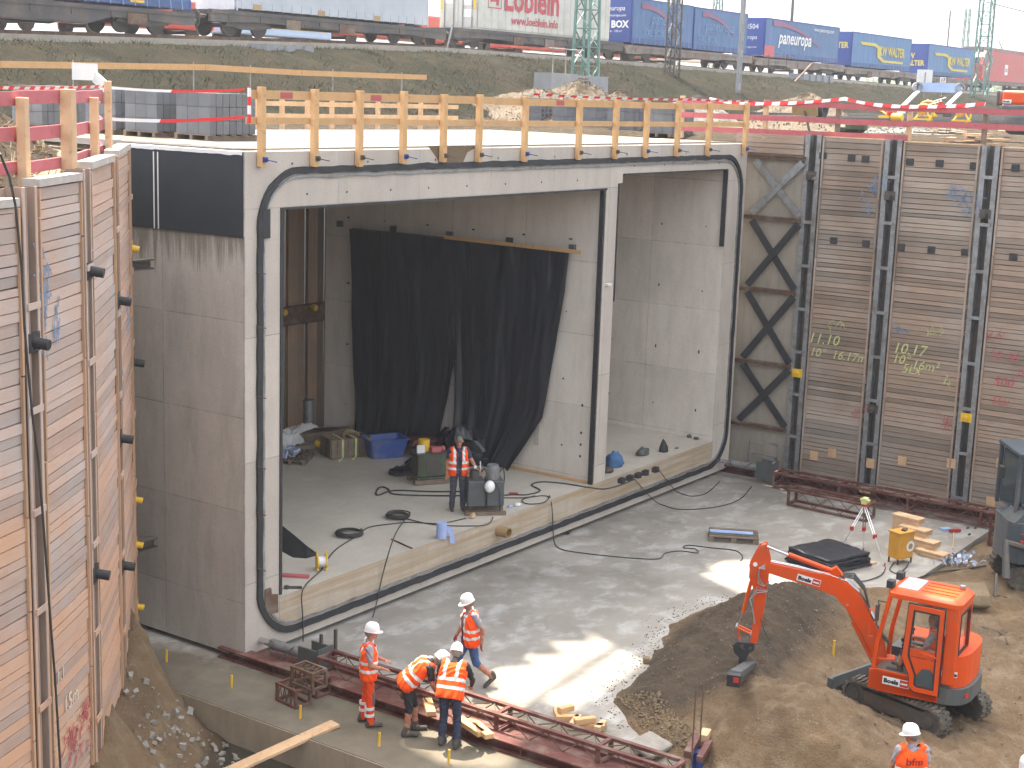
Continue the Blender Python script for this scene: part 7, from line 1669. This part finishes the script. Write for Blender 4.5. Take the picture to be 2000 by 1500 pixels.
# paper roll, reel, coils, cables
q = GZ(862, 1050, 1.06); mb = MB(); mb.cyl((q.x, q.y, 1.055), (q.x, q.y, 1.40), .115, n=24); mb.cyl((q.x, q.y, 1.4002), (q.x, q.y, 1.402), .035, n=12)
t = empty('paper_roll', (q.x, q.y, 1.054), 'blue paper roll standing at the edge of the ledge', 'paper roll'); mb.build('roll', M['paper'], t)
V = []; 
for k in range(9): u = k/8; V += [(q.x+.11+.07*u, q.y-.02-.10*u, 1.30-.30*u**1.3 if u < .8 else 1.08-.02*k), (q.x+.20+.07*u, q.y-.10-.08*u, 1.28-.30*u**1.3 if u < .8 else 1.06-.02*k)]
mb = MB(); mb.add(V, [(2*k, 2*k+1, 2*k+3, 2*k+2) for k in range(8)]); mb.build('loose_end', M['paper'], t)
q = GZ(628, 1112, 1.06); t = empty('cable_reel', (q.x, q.y, 1.054), 'yellow and white cable reel standing on the ledge at the left', 'cable reel'); ax_ = Vector((.8, -.6, 0)).normalized()
for s_ in (-.09, .09):
    mb = MB(); c = Vector((q.x, q.y, 1.23))+ax_*s_; mb.ring(c-ax_*.012, c+ax_*.012, .15, .12, 24); mb.bar(c+Vector((-ax_.y, ax_.x, 0))*.1+Vector((0, 0, -.17)), c+Vector((-ax_.y, ax_.x, 0))*.02+Vector((0, 0, .22)), .03, .02); mb.bar(c-Vector((-ax_.y, ax_.x, 0))*.1+Vector((0, 0, -.17)), c+Vector((0, 0, .02)), .03, .02); mb.build('frame', M['yellow'], t)
mb = MB(); c = Vector((q.x, q.y, 1.23)); mb.cyl(c-ax_*.078, c+ax_*.078, .10, n=20); mb.build('drum', M['white'], t)
mb = MB(); q = GZ(577, 1126, 1.06); mb.box((q.x, q.y, 1.075), (.55, .13, .045), rz=R(-60)); tag(mb.build('red_timber', M['redwood']), 'short red-painted board lying on the ledge left of the cable reel', 'board')
def coil(px, py, rx, turns, label, z=1.07, seed=0, rad=.016, parent=None):
    q = GZ(px, py, z); pts = []; rs_ = random.Random(seed)
    for k in range(int(turns*22)): a = k/22*2*math.pi; w_ = 1+.10*math.sin(a*.31+seed)+.05*math.sin(a*.77); pts.append((q.x+rx*w_*math.cos(a)+.03*math.sin(a*.2), q.y+rx*w_*math.sin(a), z+.012*k/22+.01))
    mb = MB(); mb.tube(pts, rad, 6); return mb
for (px, py, rx, tn, lb, sd) in ((683, 1044, .27, 6, 'flat black cable coil on the ledge, nearer the left wall', 1), (777, 1010, .24, 7, 'thick black cable coil on the ledge in the middle', 2)):
    mb = coil(px, py, rx, tn, lb, seed=sd); tag(mb.build('cable_coil', M['cable']), lb, 'cable coil', 'black cable coils on the ledge')
def cable(pts, label, z=1.068, r=.013, grp='loose black cables', mt='cable'):
    out = []; P3 = [(GZ(p[0], p[1], p[2] if len(p) > 2 else z)) for p in pts]
    for i in range(len(P3)-1):
        a, b, c, d = P3[max(i-1, 0)], P3[i], P3[i+1], P3[min(i+2, len(P3)-1)]
        for k in range(6): t = k/6; out.append(.5*((2*b)+(c-a)*t+(2*a-5*b+4*c-d)*t*t+(3*b-a-3*c+d)*t**3))
    out.append(P3[-1]); mb = MB(); mb.tube(out, r, 6); return tag(mb.build('cable', M[mt]), label, 'cable', grp)
def hang(pxs, label):   # over the front edge: points on the plane y=-.07
    mb = MB(); mb.tube([GY(px, py, -.07) for px, py in pxs], .012, 6); return mb
cable([(910, 1012), (860, 1022), (800, 1020), (765, 1023), (720, 1030), (700, 1045), (660, 1070), (640, 1092), (632, 1105)], 'black cable from the pump unit to the cable reel')
cable([(963, 1010), (955, 1023), (930, 1027), (850, 1025), (790, 1012)], 'black cable curving from the pump unit to the middle coil')
cable([(915, 960), (840, 960), (770, 958), (738, 967), (736, 958), (745, 951), (758, 955), (770, 965), (840, 968), (915, 968)], 'doubled thick black hose looping left of the pump unit', r=.02)
cable([(978, 968), (1000, 966), (1030, 966), (1055, 958), (1038, 947), (1058, 941), (1100, 944), (1150, 952), (1180, 955), (1210, 948), (1240, 936)], 'black hose winding past the dividing wall', r=.018)
cable([(980, 972), (1020, 972), (1060, 968), (1072, 972), (1060, 982), (1030, 984), (1020, 976), (1045, 968)], 'black cable loop right of the pump unit')
mb = MB(); q = GZ(1003, 964, 1.08); mb.box(q, (.22, .06, .05), rz=R(-50)); tag(bevel(mb.build('cable_plug', M['red']), .01), 'red cable coupling lying right of the pump unit', 'plug')
def drop(pt_top, pts_face, pts_ground, label, r=.013):
    out = [GZ(*pt_top, 1.068), GZ(pt_top[0]+1, pt_top[1]+2, 1.07)]
    out += [GY(px, py, -.075) for px, py in pts_face]; out += [GZ(px, py, .014) for px, py in pts_ground]
    sm = []
    for i in range(len(out)-1):
        a, b, c, d = out[max(i-1, 0)], out[i], out[i+1], out[min(i+2, len(out)-1)]
        for k in range(5): t = k/5; v = .5*((2*b)+(c-a)*t+(2*a-5*b+4*c-d)*t*t+(3*b-a-3*c+d)*t**3); v.z = max(v.z, .013 if v.y < -.08 else v.z); sm.append(v)
    mb = MB(); mb.tube(sm+[out[-1]], r, 6); tag(mb.build('cable', M['cable']), label, 'cable', 'loose black cables')
drop((1073, 968), [(1078, 990), (1080, 1030), (1082, 1058)], [(1088, 1068), (1110, 1076), (1180, 1085), (1250, 1091), (1288, 1091), (1300, 1080), (1330, 1076), (1362, 1080), (1358, 1072), (1335, 1070), (1345, 1065), (1390, 1070), (1435, 1075), (1450, 1086), (1447, 1095)], 'long black cable dropping from the ledge and winding across the slab')
drop((790, 1012), [(770, 1048), (748, 1120), (735, 1180)], [(728, 1205)], 'black cable hanging from the middle coil down past the sill')
drop((628, 1110), [(592, 1150), (591, 1200), (592, 1236)], [(592, 1252)], 'thin black cable hanging below the cable reel')
drop((1240, 936), [(1250, 948), (1268, 968)], [(1290, 985), (1330, 995), (1400, 990), (1445, 975), (1468, 950)], 'black cable from the junction boxes sagging to the slab, front one')
drop((1288, 918), [(1300, 935), (1312, 950)], [(1325, 962), (1350, 969), (1380, 963), (1406, 940)], 'black cable from the junction boxes sagging to the slab, rear one')
for k, (px, py) in enumerate(((1212, 940), (1228, 935), (1244, 930), (1258, 925), (1278, 919))):
    q = GZ(px, py, 1.06); mb = MB(); mb.box((q.x, q.y-.03, 1.09), (.22, .14, .13), rz=R(8)); mb.cyl((q.x-.05, q.y-.1, 1.08), (q.x-.05, q.y-.16, 1.07), .035, n=10); tag(bevel(mb.build('socket_box', M['black']), .015), ['black socket box at the left end of the row below the dividing wall', 'second socket box from the left in the row', 'middle socket box of the row', 'fourth socket box from the left in the row', 'socket box at the right end of the row'][k], 'socket box', 'black socket boxes on the ledge')
def lump(px, py, z, sx, sy, sz, mt, nm, label, cat, sd=0, grp=None):
    q = GZ(px, py, z); mb = MB(); mb.sph(q+Vector((0, 0, sz*.45)), 1, 18, (sx, sy, sz))
    mb.v = [v+(v-q)*(.35*fbm((v.x-q.x)*5/sx*.3, (v.y-q.y)*5/sy*.3, sd+(v.z-z)*6)) for v in mb.v]; mb.v = [Vector((v.x, v.y, max(v.z, z+.002))) for v in mb.v]
    return tag(mb.build(nm, M[mt], smooth=True), label, cat, grp)
lump(1200, 910, 1.055, .28, .22, .24, 'bluecl', 'blue_jacket', 'crumpled blue jacket beside the dividing wall on the ledge', 'jacket', 1)
lump(1187, 922, 1.055, .16, .14, .1, 'dsteel', 'tool_heap', 'small dark heap in front of the blue jacket', 'tool', 2)
lump(1255, 888, 1.055, .28, .15, .13, 'dgrey', 'angle_grinder', 'grey power tool lying in the right cell', 'power tool', 3)
t = empty('black_tool', tuple(GZ(1296, 882, 1.055)), 'pointed black tool standing in the right cell', 'tool'); q = GZ(1296, 882, 1.055); mb = MB(); mb.tube([q, q+Vector((0, 0, .12)), q+Vector((-.03, 0, .28)), q+Vector((-.05, 0, .36))], [.13, .12, .06, .015], 10); mb.build('body', M['black'], t)
lump(1347, 854, 1.055, .09, .08, .06, 'dsteel', 'clamp', 'small dark clamp near the far wall of the right cell', 'clamp', 4); lump(1360, 858, 1.055, .08, .07, .05, 'dsteel', 'clamp', 'second small dark clamp, nearer the frame post', 'clamp', 5)
lump(1322, 876, 1.055, .08, .05, .03, 'oldwood', 'wood_chip', 'little wood scrap right of the pointed black tool', 'scrap', 6)
lump(923, 1012, 1.055, .07, .06, .09, 'pine2', 'wood_wedge', 'small wood wedge in front of the pump unit', 'wedge', 7)
lump(1010, 988, 1.055, .10, .08, .05, 'white', 'rag', 'white rag right of the pump unit', 'rag', 8); lump(997, 990, 1.055, .08, .05, .03, 'ltblue', 'rag', 'pale blue rag right of the pump unit', 'rag', 9)
mb = MB(); mb.bar(GZ(765, 1053, 1.065), GZ(805, 1071, 1.065), .03, .02); tag(mb.build('red_bar', M['oxide']), 'thin red-brown bar lying near the ledge edge', 'bar')
mb = MB(); mb.bar(GZ(555, 1147, 1.08), GZ(590, 1147, 1.08), .04, .04); mb.box(GZ(560, 1147, 1.08), (.08, .08, .06)); tag(mb.build('steel_bolt', M['dsteel']), 'dark steel bolt at the left corner of the ledge', 'bolt')
# curled membrane flap on the left
pa = [(549, 1035), (575, 1053), (600, 1072), (618, 1082)]; pb = [(549, 1075), (572, 1088), (598, 1090), (616, 1085)]
V = []
for k in range(4): V += [GZ(pa[k][0], pa[k][1], 1.06)+Vector((0, 0, .12*(1-k/4))), GZ(pb[k][0], pb[k][1], 1.06)]
mb = MB(); mb.add(V, [(2*k, 2*k+1, 2*k+3, 2*k+2) for k in range(3)]); o = mb.build('membrane_flap', M['membrane']); sm = o.modifiers.new('t', 'SOLIDIFY'); sm.thickness = .02; tag(o, 'curled dark membrane strip on the ledge at the left wall', 'membrane strip')
# ---------------------------------------------------------------- plastic curtain
cu = empty('plastic_curtain', (11.9, 4.5, 1.06), 'big black plastic sheet curtain hung from a batten inside the left cell', 'curtain')
XC = 11.98
def edge(pts, v):
    n = len(pts)-1; i = min(int(v*n), n-1); u = v*n-i; return (pts[i][0]+(pts[i+1][0]-pts[i][0])*u, pts[i][1]+(pts[i+1][1]-pts[i][1])*u)
def sheet(name, L_, R_, sd, pinch=None):
    nu, nv = 90, 60; V = []
    for j in range(nv+1):
        v = j/nv; a = GX(*edge(L_, v), XC); b = GX(*edge(R_, v), XC)
        for i in range(nu+1):
            u = i/nu; p = a.lerp(b, u)
            ph = u*19+sd*2+4.5*fbm(u*3, v*.7, sd)
            amp = .012+.03*v
            x = XC-.05-amp*(1+math.sin(ph))-.03*fbm(u*9, v*2.5, sd+4)-.006*math.sin(u*70+5*fbm(u*5, v*1.2, sd))-.035*abs(fbm(u*7+v*1.5*(1 if sd == 1 else -1), v*.6, sd+9))-.10*sstep(.85, 1, v)*(1+fbm(u*6, 1, sd))
            V.append((x, p.y, p.z+.0*u))
    F = [(j*(nu+1)+i, (j+1)*(nu+1)+i, (j+1)*(nu+1)+i+1, j*(nu+1)+i+1) for j in range(nv) for i in range(nu)]
    mb = MB(); mb.add(V, F); return mb.build(name, M['foil'], cu, smooth=True)
sheet('left_sheet', [(686, 446), (690, 520), (692, 620), (697, 740), (703, 855)], [(889, 466), (889, 540), (890, 620), (893, 700), (866, 862)], 1)
sheet('right_sheet', [(880, 466), (886, 540), (890, 620), (893, 730), (894, 858)], [(1114, 493), (1106, 570), (1085, 690), (1062, 815), (1000, 918)], 2)
a, b = GX(868, 463, XC-.18), GX(1136, 493, XC-.18); mb = MB(); mb.bar(a, b, .04, .09); mb.build('batten', M['pine'], cu)
a, b = GX(688, 447, XC-.14), GX(880, 466, XC-.14); mb = MB(); mb.bar(a, b, .04, .05); mb.build('batten', M['dsteel'], cu)
for (px, py) in ((664, 437), (768, 447), (878, 458), (995, 470), (1118, 484)):
    q = GX(px, py, 12.06); mb = MB(); mb.box(q, (.10, .16, .16)); mb.build('wall_bracket', M['dgrey'], box)
mb = MB(); q = GZ(915, 880, 1.06)
mb = MB(); c0 = GZ(935, 905, 1.06); mb.sph(c0+Vector((.2, .5, .1)), 1, 28, (.75, .9, .85)); mb.v = [Vector((v.x+.16*fbm(v.x*3, v.y*3, v.z*3), v.y+.2*fbm(v.x*4, v.y*3, v.z*2+5), max(1.056, v.z+.25*fbm(v.x*3, v.y*4, v.z*3+9)))) for v in mb.v]
mb.build('heaped_foil', M['foil'], cu)
for (px, py) in ((830, 905), (800, 925)):
    q = GZ(px, py, 1.06); mb = MB(); mb.sph(q+Vector((0, .2, .02)), 1, 20, (.5, .28, .12)); mb.v = [Vector((v.x, v.y, max(1.056, v.z+.1*fbm(v.x*5, v.y*5, 1)))) for v in mb.v]; mb.build('heaped_foil', M['foil'], cu)
# wood rail along the foot of the dividing wall
mb = MB(); mb.bx(12.02, 12.1, .1, 4.2, 1.053, 1.10); tag(mb.build('floor_batten', M['pine']), 'thin timber batten along the foot of the dividing wall', 'batten')
mb = MB(); q = GX(1048, 850, 12.1); mb.box(q, (.03, .16, .5)); mb.build('cover_board', M['conc_side'], box)

# ---------------------------------------------------------------- survey tripod and other kit
q = GZ(1688, 1055); tp = empty('survey_tripod', (15.3, -5.9, 0), 'white and orange survey tripod with a small yellow instrument on the slab', 'tripod')
top = GP(1689, 988, Vector((15.3, -5.9, 0)), HR)
for k, (px, py) in enumerate(((1640, 1073), (1686, 1076), (1728, 1106))):
    f_ = GZ(px, py); m_ = top.lerp(f_, .52)
    for s_ in (-.025, .025): mb = MB(); dd = Vector((_r0.x, _r0.y, 0))*s_; mb.tube([top+dd, m_+dd], .013, 6); mb.build('leg', M['white' if k != 1 else 'dsteel'], tp)
    mb = MB(); mb.tube([m_, f_], .016, 6); mb.build('leg', M['steel'], tp); mb = MB(); mb.box(m_, (.09, .07, .1)); mb.cyl(f_+Vector((0, 0, .0)), f_+Vector((0, 0, .08)), .02, n=8); mb.build('leg_clamp', M['red'], tp)
mb = MB(); mb.cyl(top, top+Vector((0, 0, .05)), .1, n=12); mb.build('head', M['red'], tp); mb = MB(); mb.box(top+Vector((0, 0, .13)), (.2, .13, .14)); mb.cyl(top+Vector((0, -.12, .14)), top+Vector((0, .12, .14)), .04, n=10); mb.build('level_instrument', M['chalky'], tp)
# folded tarpaulin
q = GZ(1625, 1103); tpn = empty('folded_tarpaulin', (q.x, q.y, 0), 'stack of folded black tarpaulin on the slab behind the boom', 'tarpaulin')
for k in range(6):
    mb = MB(); n = 14; V = []; w1, w2 = .78-.02*k+rr.uniform(-.03, .03), .62+rr.uniform(-.03, .03)
    for j in range(n+1):
        for i in range(n+1): x, y = (i/n-.5)*2*w1, (j/n-.5)*2*w2; a = R(-20+rr.uniform(-.1, .1)); z = .05+.055*k+.03*fbm(x*2.2, y*2.2, k)+.02*fbm(x*7, y*7, k); V.append((q.x+x*math.cos(a)-y*math.sin(a), q.y+.1+x*math.sin(a)+y*math.cos(a), z))
    mb.add(V, [(j*(n+1)+i, j*(n+1)+i+1, (j+1)*(n+1)+i+1, (j+1)*(n+1)+i) for j in range(n) for i in range(n)]); o = mb.build('fold', M['foil'], tpn, smooth=True); sm = o.modifiers.new('t', 'SOLIDIFY'); sm.thickness = .05; sm.offset = 0
mb = MB(); mb.box((q.x+.2, q.y-.55, .03), (1.2, .1, .05), rz=R(-20)); mb.build('pallet_edge', M['pine2'], tpn)
# orange box on wooden block steps
q = GZ(1757, 1098); t = empty('ochre_container', (q.x, q.y, 0), 'ochre plastic container with a white round sticker on thin legs beside the wooden steps', 'container'); t.rotation_euler = (0, 0, R(-22))
mb = MB(); mb.box((0, .0, .44), (.50, .34, .62)); bevel(mb.build('body', M['ochre'], t, local=True), .02)
mb = MB(); mb.box((.0, 0, .765), (.54, .38, .03)); mb.build('lid', M['ochre'], t, local=True); mb = MB(); mb.box((.05, -.02, .80), (.2, .1, .04), rz=.5); mb.build('tool', M['dsteel'], t, local=True)
mb = MB(); mb.cyl((.13, -.171, .42), (.13, -.175, .42), .13, n=24); mb.build('sticker', M['white'], t, local=True); mb = MB(); mb.cyl((.13, -.176, .42), (.13, -.178, .42), .07, n=16); mb.build('sticker_print', M['pvc'], t, local=True)
mb = MB()
for sx in (-1, 1):
    for sy in (-1, 1): mb.box((sx*.22, sy*.14, .065), (.03, .03, .129))
mb.build('leg', M['dsteel'], t, local=True)
t = empty('wooden_steps', tuple(GZ(1800, 1075)), 'short flight of four wooden box steps descending to the right', 'steps'); 
for k, (px, py) in enumerate(((1771, 1060), (1786, 1070), (1803, 1080), (1822, 1090))):
    z = .66-.17*k; q = GZ(px, py, 0); 
    mb = MB(); e = Vector((q.x+.1, q.y+.05, 0)); mb.box((e.x, e.y, z-.02), (.34, .75, .04), rz=R(-10)); mb.box((e.x-.14, e.y-.0, (z-.05)/2), (.03, .72, z-.07), rz=R(-10)); mb.box((e.x, e.y-.34, z-.09), (.3, .03, .1), rz=R(-10)); mb.build('step', M['pine2'], t)
q = GZ(1862, 1042); t = empty('sledgehammer', (q.x, q.y, 0), 'sledgehammer with red head lying upright-handled on the slab corner', 'hammer'); mb = MB(); mb.tube([GZ(1861, 1072, .02), GZ(1863, 1040, .03)], .018, 6); mb.build('handle', M['pine2'], t); mb = MB(); mb.box(GZ(1865, 1036, .05), (.3, .08, .07), rz=R(-40)); mb.build('head', M['red'], t)
mb = MB(); mb.box(GZ(1847, 1033, .03), (.26, .18, .05), rz=R(-30)); tag(mb.build('blue_cloth', M['ltblue']), 'pale blue cloth beside the red hammer head', 'cloth')
for k, (px, py) in enumerate(((1890, 1032), (1905, 1032), (1893, 1045))): lump(px, py, .002, .08, .03, .03, 'dsteel', 'small_tool', ['small dark tool right of the hammer, upper left', 'small dark tool right of the hammer, upper right', 'small dark tool right of the hammer, lowest'][k], 'tool', 20+k)
q = GZ(1880, 1098, .0); mb = MB()
for k in range(60): c = Vector((q.x+rr.gauss(0, .35), q.y+rr.gauss(0, .25), .03+rr.uniform(0, .06))); mb.box(c, (rr.uniform(.04, .14), rr.uniform(.03, .1), .015), rot=Matrix.Rotation(rr.uniform(0, 6), 3, Vector((rr.gauss(0, 1), rr.gauss(0, 1), rr.gauss(0, 1)+.01))))
tag(mb.build('foil_scraps', M['clear']), 'heap of crumpled clear foil scraps at the slab edge near the grey excavator', 'foil scraps')
cable([(1505, 1150, .02), (1560, 1165, .3)], 'dark cable behind the arm', r=.012) if False else None
cable([(1730, 1108, .02), (1722, 1122, .03), (1700, 1132, .03), (1680, 1136, .03)], 'black cable curving from the tripod foot to the tarpaulin', r=.014)
cable([(1745, 1100, .03), (1738, 1112, .03), (1752, 1120, .02), (1768, 1110, .02), (1775, 1098, .03)], 'black cable looped under the ochre container', r=.014)
cable([(1790, 1130, .0), (1830, 1118, -.02), (1880, 1112, -.04), (1925, 1105, -.04)], 'dark hose on the dirt below the foil scraps', r=.02)
cable([(1895, 1220, .05), (1930, 1228, .05), (1958, 1240, .04), (1970, 1262, .04), (1975, 1280, .05), (2010, 1305, .05)], 'black hose leading right from the orange excavator', r=.022)
mb = MB(); q = GZ(1110, 1042, .02); mb.box(q+Vector((.1, .1, .03)), (.4, .18, .06), rz=.4); mb.box(q+Vector((-.1, .1, .06)), (.2, .1, .08), rz=-.3); tag(bevel(mb.build('roller_skid', M['black']), .02), 'black skid shoe peeking out below the frame edge', 'skid')
# right end bits below the wall
t = empty('steel_bracket_frame', (19.6, -1.2, .1), 'grey steel bracket frame next to the right jack at the wall foot', 'bracket'); mb = MB()
for (a, b) in (((19.6, -.6, .1), (19.6, -.6, 1.0)), ((19.6, -1.5, .1), (19.6, -1.5, 1.0)), ((19.6, -.6, 1.0), (19.6, -1.5, 1.0)), ((19.6, -.6, .6), (19.6, -1.5, .6)), ((19.1, -1.6, .1), (19.1, -1.6, .7))): mb.bar(a, b, .06, .06)
mb.build('frame', M['steel'], t)
mb = MB(); q = GX(1690, 958, 19.3); mb.box(q, (.12, .3, .12)); tag(mb.build('timber_block', M['pine']), 'pale timber block on top of the right truss', 'timber')
# white tank cut off by the bottom right corner
q = GZ(2022, 1512, .6); mb = MB(); mb.box(q+Vector((.1, -.2, -.2)), (.5, .9, .9), rz=R(-20)); tag(bevel(mb.build('white_container', M['white']), .12, 3), 'white plastic container cut off by the bottom right corner', 'container')

# ---------------------------------------------------------------- haze
mb = MB(); mb.bx(-520, 920, -320, 920, -3, 34); hz = mb.build('haze', None if False else bpy.data.materials.new('haze_air')); hz['kind'] = 'stuff'; hz['label'] = 'thin summer haze over the whole site'
hm_ = hz.data.materials[0]; hm_.use_nodes = True; ht = hm_.node_tree; ht.nodes.clear(); pv = ht.nodes.new('ShaderNodeVolumePrincipled'); ho_ = ht.nodes.new('ShaderNodeOutputMaterial')
pv.inputs['Color'].default_value = (.86, .91, 1.0, 1); pv.inputs['Density'].default_value = 0.0004; pv.inputs['Anisotropy'].default_value = .35
ht.links.new(pv.outputs[0], ho_.inputs['Volume']); scene.cycles.volume_max_steps = 64
# ================================================================ ADDED SHADE DECK above the near pit, unseen; openings shaped to form sun patches
ZB = 32.0
def up_(x, y, z=0.0): k = ZB-z; return (x+SUNV.x*k, y+SUNV.y*k)
outer = [up_(*p) for p in ((-1.0, -3.0), (-.9, 2.2), (-2.4, 2.2), (-4.2, -.3), (-4.3, -5.5), (-6.4, -9.5), (-6.4, -17), (19.0, -17), (18.6, -2.4), (15, -2.6))]
def gl(L):
    q_ = [GZ(*p) for p in L]; cx = sum(v.x for v in q_)/len(q_); cy = sum(v.y for v in q_)/len(q_)
    return [up_(v.x+.22*(v.x-cx)/max(.5, math.hypot(v.x-cx, v.y-cy)), v.y+.22*(v.y-cy)/max(.5, math.hypot(v.x-cx, v.y-cy))) for v in q_]
h1 = gl([(1128, 1233), (1143, 1248), (1132, 1255), (1066, 1257), (1088, 1280), (1018, 1284), (1037, 1302), (961, 1309), (985, 1340), (925, 1352), (850, 1400), (800, 1440), (880, 1482), (990, 1490), (1062, 1408), (1238, 1296)])
h2 = gl([(1383, 1121), (1407, 1117), (1391, 1105), (1417, 1098), (1455, 1096), (1525, 1110), (1605, 1158), (1600, 1185), (1497, 1185), (1455, 1155)])
cr = U_(-.2, .42, 2.43)
h3 = [up_(cr.x+dx, cr.y+dy, 2.43) for dx, dy in ((-.33, -.42), (.33, -.38), (.30, .28), (-.33, .22))]
polys = [[Vector((p[0], p[1], 0)) for p in pl_] for pl_ in (outer, h1, h2, h3)]
flat = [p for pl_ in polys for p in pl_]
br = empty('added_shade_deck', (8, -2, ZB), 'added unseen slab above the pit, with openings shaped to make the sun patches', 'shade caster')
mb = MB(); n = len(flat); V = [Vector((p.x, p.y, ZB)) for p in flat]+[Vector((p.x, p.y, ZB+.35)) for p in flat]; F = []
for t in tessellate_polygon(polys): F += [tuple(t), tuple(i+n for i in reversed(t))]
o_ = 0
for pl_ in polys:
    k = len(pl_)
    for i in range(k): F.append((o_+i, o_+(i+1) % k, o_+(i+1) % k+n, o_+i+n))
    o_ += k
mb.add(V, F); mb.build('deck', M['conc_side'], br)
a_, b_ = up_(.9, -5.95), up_(6.3, -3.0)
mb = MB(); mb.tube([up_(.9, -5.25)+(ZB+.1,), up_(5.2, -4.9)+(ZB+.1,)], .10, 8); mb.build('shade_bar', M['steel'], br)  # added bar, casts a soft dark band across the sun patch
for (x, y) in ((26, -12), (26, 3), (-12, -34)):
    mb = MB(); mb.bx(x-.6, x+.6, y-.6, y+.6, 0, ZB); mb.build('shade_deck_pier', M['conc_side'], br) if (x, y) == (26, -12) and False else None
mb = MB(); mb.bx(30, 31.2, -22, -20.8, 9, ZB-.6); mb.build('shade_deck_pier', M['conc_side'], br)  # unseen supports, added to carry the shade deck
mb = MB(); mb.bx(-1.5, -.3, -24, -22.8, 0, ZB-.6); mb.build('shade_deck_pier', M['conc_side'], br)
mb = MB(); mb.bar((-2, -23.4, ZB-.3), (31.5, -21.4, ZB-.3), 1.2, .6); mb.bar((6, -23, ZB-.3), (7.5, 6, ZB-.31), .8, .58); mb.bar((19, -22.2, ZB-.3), (20.5, 6, ZB-.31), .8, .58); mb.build('shade_deck_girder', M['conc_side'], br)
